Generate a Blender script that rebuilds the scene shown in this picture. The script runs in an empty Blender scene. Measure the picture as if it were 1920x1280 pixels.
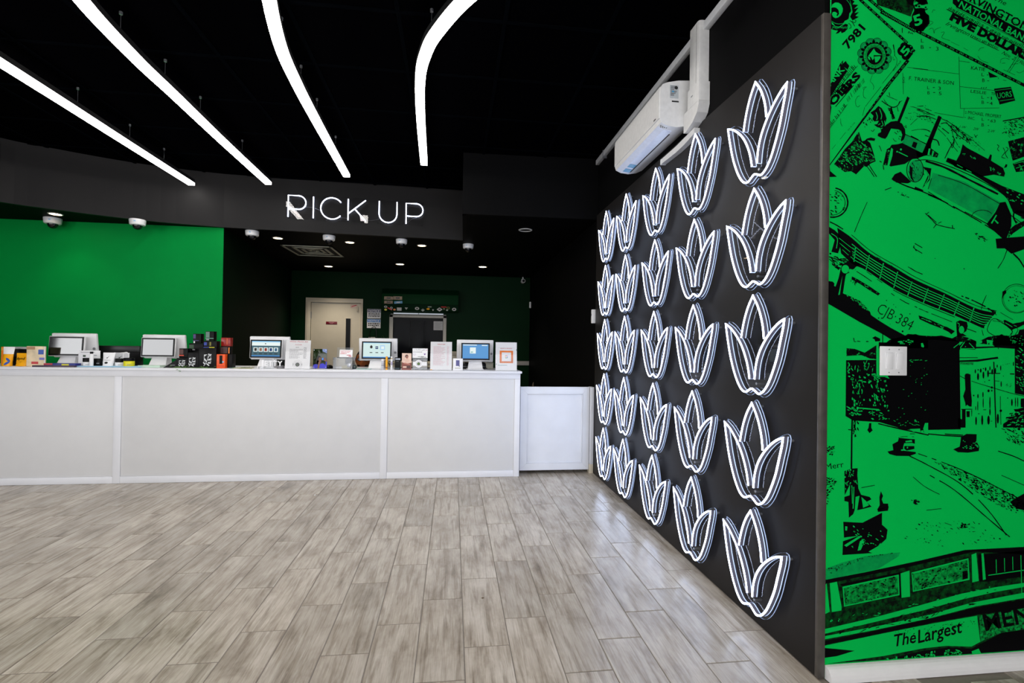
import bpy, bmesh, math, random
from mathutils import Vector, Matrix
from mathutils.geometry import tessellate_polygon

random.seed(7)
S = bpy.context.scene
COL = S.collection
PI = math.pi

# ------------------------------------------------------------------ camera
F_PX, YAW, PITCH, ROLL, CAM_H = 914.04, 0.120496, 0.0079774, 0.015132, 1.27
_cy, _sy = math.cos(YAW), math.sin(YAW)
_r = Vector((_cy, -_sy, 0)); _f = Vector((_sy, _cy, 0)); _u = Vector((0, 0, 1))
FWD = _f * math.cos(PITCH) + _u * math.sin(PITCH)
_u2 = _u * math.cos(PITCH) - _f * math.sin(PITCH)
RIGHT = _r * math.cos(ROLL) + _u2 * math.sin(ROLL)
UP = _u2 * math.cos(ROLL) - _r * math.sin(ROLL)
cam_d = bpy.data.cameras.new('camera')
cam = bpy.data.objects.new('camera', cam_d); COL.objects.link(cam)
m = Matrix((RIGHT, UP, -FWD)).transposed().to_4x4(); m.translation = (0, 0, CAM_H)
cam.matrix_world = m
cam_d.sensor_width = 36; cam_d.lens = F_PX / 1920 * 36; cam_d.clip_start = 0.05
S.camera = cam

def at(px, py, axis, val):
    """where the sight line through a photograph pixel meets the plane axis = val"""
    d = RIGHT * ((px - 960) / F_PX) - UP * ((py - 640) / F_PX) + FWD
    i = 'xyz'.index(axis); o = Vector((0, 0, CAM_H))
    return o + d * ((val - o[i]) / d[i])

# ------------------------------------------------------------------ world, daylight, exposure
W = bpy.data.worlds.new('world'); S.world = W; W.use_nodes = True
W.node_tree.nodes['Background'].inputs[0].default_value = (0.75, 0.87, 1, 1)
W.node_tree.nodes['Background'].inputs[1].default_value = 0.6
def area(name, loc, rot, sx, sy, power, color):
    l = bpy.data.lights.new(name, 'AREA'); l.shape = 'RECTANGLE'; l.size = sx; l.size_y = sy
    l.energy = power; l.color = color
    o = bpy.data.objects.new(name, l); o.location = loc; o.rotation_euler = rot; COL.objects.link(o)
    return o
# daylight of a window added unseen behind the camera to light the room
area('added_window_light', (-1.0, -4.12, 1.55), (PI / 2, 0, 0), 7.2, 2.5, 170, (0.98, 0.98, 1.0))
area('side_window_daylight', (-6.95, -1.9, 1.6), (PI / 2, 0, -PI / 2), 4.3, 2.2, 170, (0.97, 0.98, 1.0))
vs = S.view_settings
S.display_settings.display_device = 'sRGB'
vs.view_transform = 'Standard'; vs.look = 'None'; vs.gamma = 1; vs.use_curve_mapping = False
vs.exposure = 0.3
try:
    S.cycles.max_bounces = 8; S.cycles.transparent_max_bounces = 24
    S.cycles.sample_clamp_indirect = 6
except Exception: pass

# ------------------------------------------------------------------ materials
def lin(c):
    return tuple(((v / 255) / 12.92 if v / 255 <= 0.04045 else ((v / 255 + 0.055) / 1.055) ** 2.4) for v in c) + (1,)
MATS = {}
def mat(name, rgb, rough=0.5, metal=0.0, var=0.05, scale=40, bump=0.0, spec=0.5, emit=None, estr=0.0, coat=0.0):
    if name in MATS: return MATS[name]
    M = bpy.data.materials.new(name); M.use_nodes = True; MATS[name] = M
    N = M.node_tree.nodes; L = M.node_tree.links
    b = N['Principled BSDF']; b.inputs['Roughness'].default_value = rough; b.inputs['Metallic'].default_value = metal
    b.inputs['Specular IOR Level'].default_value = spec
    b.inputs['Coat Weight'].default_value = coat; b.inputs['Coat Roughness'].default_value = 0.05
    c = lin(rgb)
    b.inputs['Base Color'].default_value = c
    if var > 0 or bump > 0:
        tc = N.new('ShaderNodeTexCoord'); nz = N.new('ShaderNodeTexNoise'); nz.inputs['Scale'].default_value = scale
        nz.inputs['Detail'].default_value = 4; L.new(tc.outputs['Object'], nz.inputs['Vector'])
        if var > 0:
            cr = N.new('ShaderNodeValToRGB'); L.new(nz.outputs['Fac'], cr.inputs['Fac'])
            cr.color_ramp.elements[0].position = 0.3; cr.color_ramp.elements[1].position = 0.7
            cr.color_ramp.elements[0].color = tuple(v * (1 - var) for v in c[:3]) + (1,)
            cr.color_ramp.elements[1].color = tuple(min(1, v * (1 + var)) for v in c[:3]) + (1,)
            L.new(cr.outputs['Color'], b.inputs['Base Color'])
        if bump > 0:
            bp = N.new('ShaderNodeBump'); bp.inputs['Strength'].default_value = bump; bp.inputs['Distance'].default_value = 0.002
            L.new(nz.outputs['Fac'], bp.inputs['Height']); L.new(bp.outputs['Normal'], b.inputs['Normal'])
    if emit is not None:
        b.inputs['Emission Color'].default_value = lin(emit); b.inputs['Emission Strength'].default_value = estr
    return M
def glass(name, tint=(1, 1, 1), rough=0.02, mixf=0.08, alpha=0.0, ior=1.45):
    """clear sheet: mostly see-through with a glossy reflection"""
    if name in MATS: return MATS[name]
    M = bpy.data.materials.new(name); M.use_nodes = True; MATS[name] = M
    N = M.node_tree.nodes; L = M.node_tree.links
    for n in list(N):
        if n.type != 'OUTPUT_MATERIAL': N.remove(n)
    out = [n for n in N if n.type == 'OUTPUT_MATERIAL'][0]
    tr = N.new('ShaderNodeBsdfTransparent'); tr.inputs[0].default_value = tuple(tint) + (1,)
    gl = N.new('ShaderNodeBsdfGlossy'); gl.inputs['Roughness'].default_value = rough
    fr = N.new('ShaderNodeFresnel'); fr.inputs['IOR'].default_value = ior
    mx = N.new('ShaderNodeMixShader')
    ad = N.new('ShaderNodeMath'); ad.operation = 'ADD'; ad.inputs[1].default_value = mixf; ad.use_clamp = True
    L.new(fr.outputs[0], ad.inputs[0]); L.new(ad.outputs[0], mx.inputs[0])
    L.new(tr.outputs[0], mx.inputs[1]); L.new(gl.outputs[0], mx.inputs[2])
    last = mx
    if alpha > 0:
        df = N.new('ShaderNodeBsdfDiffuse'); df.inputs[0].default_value = (0.8, 0.82, 0.85, 1)
        m2 = N.new('ShaderNodeMixShader'); m2.inputs[0].default_value = alpha
        L.new(mx.outputs[0], m2.inputs[1]); L.new(df.outputs[0], m2.inputs[2]); last = m2
    L.new(last.outputs[0], out.inputs[0])
    return M
def emitter(name, rgb, strength):
    return mat(name, (6, 6, 6), 0.5, var=0, spec=0.2, emit=rgb, estr=strength)

def plank_mat():
    M = bpy.data.materials.new('wood_look_tile'); M.use_nodes = True
    N = M.node_tree.nodes; L = M.node_tree.links; b = N['Principled BSDF']
    tc = N.new('ShaderNodeTexCoord'); oi = N.new('ShaderNodeObjectInfo')
    cx = N.new('ShaderNodeCombineXYZ')
    m1 = N.new('ShaderNodeMath'); m1.operation = 'MULTIPLY'; m1.inputs[1].default_value = 37
    m2 = N.new('ShaderNodeMath'); m2.operation = 'MULTIPLY'; m2.inputs[1].default_value = 91
    L.new(oi.outputs['Random'], m1.inputs[0]); L.new(oi.outputs['Random'], m2.inputs[0])
    L.new(m1.outputs[0], cx.inputs[0]); L.new(m2.outputs[0], cx.inputs[1])
    ad = N.new('ShaderNodeVectorMath'); L.new(tc.outputs['Object'], ad.inputs[0]); L.new(cx.outputs[0], ad.inputs[1])
    def noise(sx, sy, scale, detail, dist=0.0):
        mp = N.new('ShaderNodeMapping'); mp.inputs['Scale'].default_value = (sx, sy, 1)
        L.new(ad.outputs[0], mp.inputs['Vector'])
        n = N.new('ShaderNodeTexNoise'); n.inputs['Scale'].default_value = scale; n.inputs['Detail'].default_value = detail
        n.inputs['Roughness'].default_value = 0.62; n.inputs['Distortion'].default_value = dist
        L.new(mp.outputs[0], n.inputs['Vector']); return n
    fine = noise(95, 4.0, 1.6, 7, 0.3); streak = noise(30, 2.1, 1.25, 5, 0.5); blot = noise(6, 2.6, 1.5, 4, 0.3)
    def ramp(n, stops):
        r = N.new('ShaderNodeValToRGB'); L.new(n.outputs['Fac'], r.inputs['Fac'])
        e = r.color_ramp.elements
        while len(e) < len(stops): e.new(0.5)
        for k, (p, c) in enumerate(stops): e[k].position = p; e[k].color = lin(c)
        return r
    base = ramp(blot, [(0.28, (158, 147, 134)), (0.46, (192, 182, 168)), (0.7, (214, 206, 194))])
    st = ramp(streak, [(0.27, (132, 124, 112)), (0.40, (208, 203, 196)), (0.52, (255, 255, 255))])
    fi = ramp(fine, [(0.3, (186, 180, 172)), (0.5, (236, 234, 231)), (0.68, (255, 255, 255))])
    def mul(a, bb, fac):
        x = N.new('ShaderNodeMix'); x.data_type = 'RGBA'; x.blend_type = 'MULTIPLY'; x.inputs['Factor'].default_value = fac
        L.new(a, x.inputs['A']); L.new(bb, x.inputs['B']); return x.outputs['Result']
    c = mul(mul(base.outputs[0], st.outputs[0], 0.62), fi.outputs[0], 0.5)
    hv = N.new('ShaderNodeHueSaturation')
    mr = N.new('ShaderNodeMapRange'); mr.inputs['To Min'].default_value = 0.83; mr.inputs['To Max'].default_value = 1.05
    L.new(oi.outputs['Random'], mr.inputs['Value']); L.new(mr.outputs[0], hv.inputs['Value']); L.new(c, hv.inputs['Color'])
    hv.inputs['Saturation'].default_value = 1.0
    L.new(hv.outputs[0], b.inputs['Base Color'])
    rr = N.new('ShaderNodeMapRange'); rr.inputs['To Min'].default_value = 0.14; rr.inputs['To Max'].default_value = 0.34
    L.new(fine.outputs['Fac'], rr.inputs['Value']); L.new(rr.outputs[0], b.inputs['Roughness'])
    bp = N.new('ShaderNodeBump'); bp.inputs['Strength'].default_value = 0.25; bp.inputs['Distance'].default_value = 0.001
    L.new(fine.outputs['Fac'], bp.inputs['Height']); L.new(bp.outputs[0], b.inputs['Normal'])
    b.inputs['Specular IOR Level'].default_value = 0.45
    return M

BLACK_CEIL = mat('black_ceiling_paint', (2, 2, 3), 0.9, var=0.1, spec=0.0)
CHARCOAL = mat('charcoal_wall_paint', (22, 21, 22), 0.55, var=0.08, scale=3, bump=0.05, spec=0.2)
BOARD = mat('charcoal_board', (26, 24, 24), 0.5, var=0.1, scale=6, bump=0.05, spec=0.3)
DARKWALL = mat('black_wall_paint', (8, 8, 9), 0.6, var=0.08, scale=3, spec=0.04)
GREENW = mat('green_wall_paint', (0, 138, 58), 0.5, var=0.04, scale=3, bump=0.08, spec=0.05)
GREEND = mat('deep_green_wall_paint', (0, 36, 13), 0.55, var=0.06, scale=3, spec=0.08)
WHITE = mat('white_laminate', (234, 235, 240), 0.4, var=0.015, scale=8, spec=0.4)
PANELW = mat('white_panel_board', (222, 222, 223), 0.5, var=0.015, scale=8, spec=0.4)
WTRIM = mat('white_gloss_trim', (232, 230, 230), 0.35, var=0.02, scale=20)
CREAM = mat('cream_door_paint', (214, 204, 184), 0.45, var=0.02, scale=10)
PLASW = mat('white_plastic', (228, 228, 230), 0.3, var=0.01, scale=30)
PLASG = mat('grey_plastic', (120, 122, 126), 0.4)
PLASB = mat('black_plastic', (5, 5, 6), 0.35, var=0.05, spec=0.25)
SCREENOFF = mat('dark_glossy_screen', (6, 7, 8), 0.06, var=0, spec=0.8, coat=0.6)
PAPER = mat('white_paper', (240, 240, 242), 0.6, var=0.01)
INKB = mat('black_print_ink', (14, 14, 15), 0.6, var=0.05)
INKG = mat('grey_print_ink', (140, 140, 146), 0.6, var=0)
INKR = mat('red_print_ink', (196, 40, 62), 0.6, var=0.05)
STEEL = mat('brushed_metal', (170, 172, 178), 0.3, 0.9, var=0.05)
DKMETAL = mat('dark_metal_strip', (86, 82, 78), 0.4, 0.4, var=0.15, scale=25)
GROUT = mat('grey_grout', (126, 118, 108), 0.8, var=0.06, scale=60, bump=0.3)
ACRYL = glass('clear_acrylic', (1, 1, 1), 0.02, 0.0, 0.0, 1.33)
ACRYL_B = glass('clear_acrylic_block', (0.95, 0.96, 0.97), 0.05, 0.01, 0.07, 1.3)
WINGLASS = glass('window_glass', (0.55, 0.57, 0.6), 0.02, 0.05)
LEDWHITE = emitter('led_diffuser_light', (255, 250, 244), 17.0)
NEONF = emitter('neon_tube_front_light', (206, 222, 255), 11.0)
NEONS = mat('neon_silicone_side', (78, 76, 88), 0.5, var=0, emit=(200, 198, 225), estr=0.06)
NEONR = emitter('neon_rim_light', (180, 202, 255), 1.7)
DOWN = emitter('downlight_warm_light', (255, 226, 180), 14.0)
PLANK = plank_mat()

# ------------------------------------------------------------------ mesh helpers
class MB:
    def __init__(s): s.v = []; s.f = []; s.mi = []
    def poly(s, pts, mi=0):
        k = len(s.v); s.v += [tuple(p) for p in pts]; s.f.append(tuple(range(k, k + len(pts)))); s.mi.append(mi)
    def mesh(s, vs, fs, mi=0):
        k = len(s.v); s.v += [tuple(p) for p in vs]
        for f in fs: s.f.append(tuple(i + k for i in f)); s.mi.append(mi)
    def box(s, x0, x1, y0, y1, z0, z1, b=0.0, mi=0, M=None):
        if b <= 0:
            vs = [(x, y, z) for x in (x0, x1) for y in (y0, y1) for z in (z0, z1)]
            fs = [(0, 1, 3, 2), (4, 6, 7, 5), (0, 4, 5, 1), (2, 3, 7, 6), (0, 2, 6, 4), (1, 5, 7, 3)]
        else:
            bm = bmesh.new(); bmesh.ops.create_cube(bm, size=1)
            for v in bm.verts:
                v.co = Vector(((x0 + x1) / 2 + v.co.x * (x1 - x0), (y0 + y1) / 2 + v.co.y * (y1 - y0), (z0 + z1) / 2 + v.co.z * (z1 - z0)))
            bmesh.ops.bevel(bm, geom=bm.edges[:], offset=min(b, 0.49 * min(abs(x1 - x0), abs(y1 - y0), abs(z1 - z0))), segments=2, affect='EDGES', profile=0.5)
            bm.verts.index_update()
            vs = [v.co.copy() for v in bm.verts]; fs = [tuple(v.index for v in f.verts) for f in bm.faces]; bm.free()
        if M is not None: vs = [M @ Vector(v) for v in vs]
        s.mesh(vs, fs, mi); return s
    def prism(s, pts, axis, a0, a1, mi=0, M=None):
        """extrude a 2D outline along an axis; outline coordinates are the two other axes in order"""
        def P(p, a):
            q = {'x': (a, p[0], p[1]), 'y': (p[0], a, p[1]), 'z': (p[0], p[1], a)}[axis]
            return M @ Vector(q) if M is not None else q
        n = len(pts); vs = [P(p, a0) for p in pts] + [P(p, a1) for p in pts]
        fs = [(i, (i + 1) % n, n + (i + 1) % n, n + i) for i in range(n)]
        tri = tessellate_polygon([[Vector((p[0], p[1], 0)) for p in pts]])
        fs += [tuple(t) for t in tri] + [tuple(n + i for i in reversed(t)) for t in tri]
        s.mesh(vs, fs, mi); return s
    def lathe(s, prof, c=(0, 0, 0), seg=20, axis='z', mi=0):
        vs = []; fs = []; n = len(prof)
        for k in range(seg):
            a = 2 * PI * k / seg
            for r, h in prof:
                x, y = r * math.cos(a), r * math.sin(a)
                q = {'z': (x, y, h), 'y': (x, h, y), 'x': (h, x, y)}[axis]
                vs.append((q[0] + c[0], q[1] + c[1], q[2] + c[2]))
        for k in range(seg):
            j = (k + 1) % seg
            for i in range(n - 1): fs.append((k * n + i, j * n + i, j * n + i + 1, k * n + i + 1))
        s.mesh(vs, fs, mi); return s
    def tube(s, path, r, seg=8, mi=0, closed=False):
        path = [Vector(p) for p in path]; n = len(path); vs = []; fs = []
        prev = None
        for i, p in enumerate(path):
            a = path[i - 1] if i > 0 else (path[-1] if closed else p)
            c = path[(i + 1) % n] if (i < n - 1 or closed) else p
            t = (c - a).normalized() if (c - a).length > 1e-9 else Vector((0, 0, 1))
            u = (prev - t * prev.dot(t)) if prev is not None else t.orthogonal()
            if u.length < 1e-6: u = t.orthogonal()
            u.normalize(); prev = u; w = t.cross(u)
            for k in range(seg):
                an = 2 * PI * k / seg; vs.append(p + (u * math.cos(an) + w * math.sin(an)) * r)
        for i in range(n if closed else n - 1):
            j = (i + 1) % n
            for k in range(seg): fs.append((i * seg + k, i * seg + (k + 1) % seg, j * seg + (k + 1) % seg, j * seg + k))
        if not closed:
            fs.append(tuple(range(seg - 1, -1, -1))); fs.append(tuple((n - 1) * seg + k for k in range(seg)))
        s.mesh(vs, fs, mi); return s
    def build(s, name, mats, parent=None, smooth=False):
        me = bpy.data.meshes.new(name); me.from_pydata(s.v, [], s.f)
        for mm in (mats if isinstance(mats, (list, tuple)) else [mats]): me.materials.append(mm)
        me.polygons.foreach_set('material_index', s.mi)
        if not smooth: pass
        bm = bmesh.new(); bm.from_mesh(me); bmesh.ops.recalc_face_normals(bm, faces=bm.faces); bm.to_mesh(me); bm.free()
        if smooth:
            me.polygons.foreach_set('use_smooth', [True] * len(me.polygons))
            try: me.set_sharp_from_angle(angle=math.radians(38))
            except Exception: pass
        me.update()
        o = bpy.data.objects.new(name, me); COL.objects.link(o)
        if parent is not None: adopt(o, parent)
        return o
def world_loc(p):
    M = Matrix.Identity(4); q = p
    while q is not None: M = q.matrix_basis.copy() if False else Matrix.Translation(q.location) @ q.rotation_euler.to_matrix().to_4x4() @ M; q = q.parent
    return M
def adopt(o, parent):
    """keep the part where it was built (world coordinates) under its thing"""
    o.parent = parent
    if parent.get('_local'): return
    M = Matrix.Translation(parent.location) if parent.type == 'EMPTY' else Matrix.Identity(4)
    if parent.type == 'EMPTY': o.matrix_parent_inverse = M.inverted()
def tag(o, label, cat, group=None, kind=None):
    o['label'] = label; o['category'] = cat
    if group: o['group'] = group
    if kind: o['kind'] = kind
    return o
def thing(name, label, cat, loc=(0, 0, 0), group=None):
    o = bpy.data.objects.new(name, None); COL.objects.link(o); o.location = loc; o.empty_display_size = 0.05
    return tag(o, label, cat, group)
def struct(o, label=None):
    o['kind'] = 'structure'
    if label: o['label'] = label
    return o
def box(name, mt, parent, x0, x1, y0, y1, z0, z1, b=0.0):
    return MB().box(x0, x1, y0, y1, z0, z1, b).build(name, mt, parent, smooth=b > 0)
def copy_tree(o, parent=None):
    c = o.copy(); COL.objects.link(c); c.parent = parent
    for ch in [k for k in bpy.data.objects if k.parent == o]: copy_tree(ch, c)
    return c
def spline(pts, n=6, closed=False):
    P_ = [Vector(p) for p in pts]; out = []; N_ = len(P_)
    rng = range(N_ if closed else N_ - 1)
    for i in rng:
        p1, p2 = P_[i], P_[(i + 1) % N_]
        p0 = P_[i - 1] if (i > 0 or closed) else p1 * 2 - p2
        p3 = P_[(i + 2) % N_] if (i + 2 < N_ or closed) else p2 * 2 - p1
        for k in range(n):
            t = k / n
            out.append(0.5 * ((2 * p1) + (p2 - p0) * t + (2 * p0 - 5 * p1 + 4 * p2 - p3) * t * t + (3 * p1 - p0 - 3 * p2 + p3) * t ** 3))
    if not closed: out.append(P_[-1])
    return out

# text as flat mesh: returns (verts2d, faces), 1 unit = cap height
_TXT = {}
def text2d(body, bold=0.0, shear=0.0, res=3):
    key = (body, bold, shear, res)
    if key in _TXT: return _TXT[key]
    cu = bpy.data.curves.new('lettering', 'FONT'); cu.body = body; cu.size = 1.0; cu.offset = bold; cu.shear = shear
    cu.resolution_u = res; cu.fill_mode = 'FRONT'
    ob = bpy.data.objects.new('lettering', cu); COL.objects.link(ob)
    dg = bpy.context.evaluated_depsgraph_get(); dg.update()
    me = bpy.data.meshes.new_from_object(ob.evaluated_get(dg))
    k = 1 / 0.73
    vs = [(v.co.x * k, v.co.y * k) for v in me.vertices]; fs = [tuple(p.vertices) for p in me.polygons]
    bpy.data.objects.remove(ob); bpy.data.curves.remove(cu); bpy.data.meshes.remove(me)
    _TXT[key] = (vs, fs); return _TXT[key]
def text_on(mb, body, org, ux, uz, h, width=None, center=False, bold=0.0, shear=0.0, mi=0):
    """lay flat lettering from org along unit vector ux, upwards along uz, cap height h (fit to width when given)"""
    vs, fs = text2d(body, bold, shear)
    if not vs: return
    xs = [v[0] for v in vs]; w = max(xs) - min(xs); x0 = min(xs); kx = (width / w) if width else h
    off = -w / 2 * kx if center else 0
    org = Vector(org); ux = Vector(ux); uz = Vector(uz)
    mb.mesh([org + ux * ((v[0] - x0) * kx + off) + uz * (v[1] * h) for v in vs], fs, mi)

# ================================================================== SETTING
ZC, ZL = 3.15, 2.55                      # main ceiling, low ceiling over the counter
XR = 1.43                                # face of the dark right-hand wall
YM = 1.735                               # face of the mural wall
YB = 9.10                                # back wall
floor = struct(box('floor', GROUT, None, -7.0, 6.0, -4.3, 9.4, -0.06, -0.0022))
PW, PL, PG = 0.1935, 0.5975, 0.0040      # plank pitch, length, half joint
def plank_mesh():
    mb = MB().box(-PW / 2 + PG / 2, PW / 2 - PG / 2, -PL / 2 + PG / 2, PL / 2 - PG / 2, -0.004, 0.0, 0)
    bm = bmesh.new()
    me = bpy.data.meshes.new('plank'); me.from_pydata(mb.v, [], mb.f); bm.from_mesh(me)
    top = [e for e in bm.edges if all(v.co.z > -0.001 for v in e.verts)]
    bmesh.ops.bevel(bm, geom=top, offset=0.0012, segments=1, affect='EDGES'); bmesh.ops.recalc_face_normals(bm, faces=bm.faces)
    bm.to_mesh(me); bm.free(); me.materials.append(PLANK); return me
PM = plank_mesh()
cells = []
for k in range(-20, 25):
    xc = -0.514 + PW * (k + 0.5)
    ph = 2.065 + 0.2 * (k % 3)
    for n in range(-8, 8):
        yc = ph + PL * 1.003 * n + PL / 2
        if yc < -1.4 or yc > 5.3: continue
        if xc > XR - 0.05 and yc > YM - 0.02: continue
        if xc < -4.3 or xc > 3.0: continue
        # in view or just beside it
        d = Vector((xc, yc, -CAM_H)); zc = d.dot(FWD)
        u = d.dot(RIGHT) / zc * F_PX if zc > 0.2 else 9e9; v = -d.dot(UP) / zc * F_PX if zc > 0.2 else 9e9
        cells.append((xc, yc, max(abs(u) / 960, abs(v) / 640)))
cells.sort(key=lambda c: c[2])
for i, (xc, yc, _) in enumerate(cells[:296]):
    o = bpy.data.objects.new('plank', PM); COL.objects.link(o); o.parent = floor
    o.location = (xc, yc, random.uniform(-0.0004, 0.0003)); o.rotation_euler = (random.uniform(-.0006, .0006), random.uniform(-.0015, .0015), 0)
rest = MB()
for xc, yc, _ in cells[296:]:
    rest.box(xc - PW / 2 + PG / 2, xc + PW / 2 - PG / 2, yc - PL / 2 + PG / 2, yc + PL / 2 - PG / 2, -0.004, 0)
if rest.v:
    o = rest.build('outer_planks', PLANK, floor); o['kind'] = 'stuff'

# right-hand dark wall, its charcoal display board and corner strip
wr = struct(box('wall_right', DARKWALL, None, XR, XR + 0.03, YM + 0.012, YB, 0, ZC + 0.3))
box('display_board', BOARD, wr, XR - 0.012, XR - 0.0005, YM + 0.012, 4.765, 0.004, 2.59, 0.002)
box('corner_strip', DKMETAL, wr, XR - 0.016, XR + 0.016, YM - 0.004, YM + 0.0115, 0.004, 2.585, 0.002)
# mural wall to the right, facing the camera
struct(box('wall_front', GREENW, None, XR + 0.03, 5.6, YM + 0.004, YM + 0.12, 0, ZC + 0.3))
# green wall behind the counter's left part, then the passage wall and the far back wall
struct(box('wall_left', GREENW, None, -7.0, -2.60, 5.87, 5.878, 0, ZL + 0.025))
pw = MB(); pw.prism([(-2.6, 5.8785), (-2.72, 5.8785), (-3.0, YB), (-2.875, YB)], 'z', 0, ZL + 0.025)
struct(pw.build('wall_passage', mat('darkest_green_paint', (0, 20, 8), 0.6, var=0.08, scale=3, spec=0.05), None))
# back wall with openings for the door and the service window
wb = MB()
DX0, DX1, DZ1 = -2.535, -1.672, 1.99
WX0, WX1, WZ0, WZ1 = -1.09, -0.185, 0.95, 1.75
for a in ((-3.0, DX0, 0, ZL), (DX0, DX1, DZ1, ZL), (DX1, WX0, 0, ZL), (WX0, WX1, 0, WZ0), (WX0, WX1, WZ1, ZL), (WX1, XR + 0.1, 0, ZL)):
    wb.box(a[0], a[1], YB, YB + 0.12, a[2], a[3] + (0.025 if a[3] == ZL else 0))
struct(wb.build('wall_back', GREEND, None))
# shell of the shop behind and beside the camera
sw_ = MB()
for a in ((-4.3, -4.1, 0, ZC + .3), (0.3, 6.0, 0, ZC + .3), (-4.1, 0.3, 0, .5), (-4.1, 0.3, 2.7, ZC + .3)): sw_.box(-7.1, -7.0, a[0], a[1], a[2], a[3])
struct(sw_.build('wall_side', CHARCOAL, None))
wg = MB()
for y in (-4.1, -2.65, -1.2, .24): wg.box(-7.06, -6.98, y, y + .06, .5, 2.7)
wg.box(-7.06, -6.98, -4.1, .3, .5, .56); wg.box(-7.06, -6.98, -4.1, .3, 2.64, 2.7)
w3 = struct(wg.build('window_3', PLASB, None)); box('window_pane', WINGLASS, w3, -7.04, -7.034, -4.1, .3, .5, 2.7)
struct(box('wall_far_right', CHARCOAL, None, 5.6, 5.7, -4.3, YM + 0.12, 0, ZC + 0.3))
rw = MB()
for a in ((-7.0, -4.6, 0, ZC + .3), (2.6, 5.6, 0, ZC + .3), (-4.6, 2.6, 0, 0.3), (-4.6, 2.6, 2.8, ZC + .3)):
    rw.box(a[0], a[1], -4.35, -4.2, a[2], a[3])
struct(rw.build('wall_rear', CHARCOAL, None))
wf = MB()
for x in (-4.6, -2.84, -1.04, 0.76, 2.52): wf.box(x, x + 0.08, -4.3, -4.22, 0.3, 2.8)
wf.box(-4.6, 2.6, -4.3, -4.22, 0.3, 0.36); wf.box(-4.6, 2.6, -4.3, -4.22, 2.74, 2.8)
w1 = struct(wf.build('window_1', PLASB, None))  # frame of the added rear window, out of view
box('window_pane', WINGLASS, w1, -4.6, 2.6, -4.27, -4.262, 0.3, 2.8)

# ceilings and the dropped dark soffit above the counter
cl = struct(box('ceiling', BLACK_CEIL, None, -7.0, 5.6, -4.3, 6.4, ZC + 0.012, ZC + 0.1))
tm = bpy.data.meshes.new('ceiling_tile')
_b = MB().box(-0.296, 0.296, -0.296, 0.296, 0.002, 0.012); tm.from_pydata(_b.v, [], _b.f); tm.materials.append(BLACK_CEIL)
gridm = mat('black_grid_metal', (3, 4, 6), 0.7, spec=0.0)
for i in range(-8, 4):
    for j in range(1, 10):
        x, y = -0.95 + 0.61 * i + 0.305, 5.86 - 0.61 * j + 0.305
        if x < -4.6 or x > XR - 0.3: continue
        o = bpy.data.objects.new('ceiling_tile', tm); COL.objects.link(o); o.parent = cl; o.location = (x, y, ZC)
for i in range(-6, 5):
    x = -0.95 + 0.61 * i
    if x < XR - .02: box('grid_bar', gridm, cl, x - 0.012, x + 0.012, 0.2, 5.95, ZC - 0.006, ZC + 0.004)
for j in range(0, 10):
    y = 5.86 - 0.61 * j
    box('grid_bar', gridm, cl, -4.7, XR - 0.01, y - 0.012, y + 0.012, ZC - 0.005, ZC + 0.004)
curve = [tuple(at(px, py, 'z', ZL)[:2]) for px, py in ((-260, 322), (-120, 352), (0, 378), (100, 392), (200, 405), (300, 416), (419, 426))]
curve = [(-7.0, curve[0][1] - 1.2)] + [tuple(p[:2]) for p in spline([(c[0], c[1], 0) for c in curve], 4)]
BAND0, BAND1 = (-2.586, 5.834), (0.10, 5.996)
front = curve[:-1] + [BAND0, BAND1, (0.072, 4.79), (XR, 4.765)]
def ribbon(name, pts, z0, z1, mt, th=0.04):
    mb = MB()
    for (x0, y0), (x1, y1) in zip(pts, pts[1:]):
        n = Vector((-(y1 - y0), x1 - x0)).normalized() * th
        q = [(x0, y0), (x1, y1), (x1 + n.x, y1 + n.y), (x0 + n.x, y0 + n.y)]
        mb.prism(q, 'z', z0, z1)
    return struct(mb.build(name, mt, None))
ribbon('trim_1', curve[:-1] + [BAND0], ZL, ZC + 0.01, CHARCOAL)          # curved soffit face on the left
ribbon('trim_2', [BAND0, BAND1], ZL, ZC + 0.01, CHARCOAL)                 # soffit face carrying the sign
ribbon('trim_3', [(0.10, 5.99), (0.072, 4.79), (XR - 0.002, 4.765)], ZL, ZC + 0.01, DARKWALL)
lowc = MB(); lowc.prism([(p[0], p[1] + 0.001) for p in front] + [(XR, YB + .1), (-7.0, YB + .1)], 'z', ZL + 0.001, ZL + 0.03)
struct(lowc.build('ceiling_low', mat('black_soffit_paint', (5, 5, 6), 0.6, var=0.08, spec=0.03), None))
# white cover strip along the top of the right wall
ts = struct(box('trim_4', mat('dusty_white_trim', (188, 190, 194), 0.5), None, XR - 0.035, XR - 0.0005, 1.76, 4.75, 3.092, 3.14, 0.004))
box('strip_bracket', STEEL, ts, XR - 0.04, XR - 0.0003, 4.50, 4.512, 3.07, 3.146)
# quarter-round white moulding under the mural
qr = [(YM - 0.0005, 0.001)] + [(YM - 0.001 - 0.036 * math.cos(t), 0.001 + 0.052 * math.sin(t)) for t in [i * PI / 12 for i in range(7)]]
bb = MB(); bb.prism([(p[0], p[1]) for p in qr], 'x', XR + 0.018, 5.6)
struct(bb.build('baseboard_right', WTRIM, None))

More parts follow.
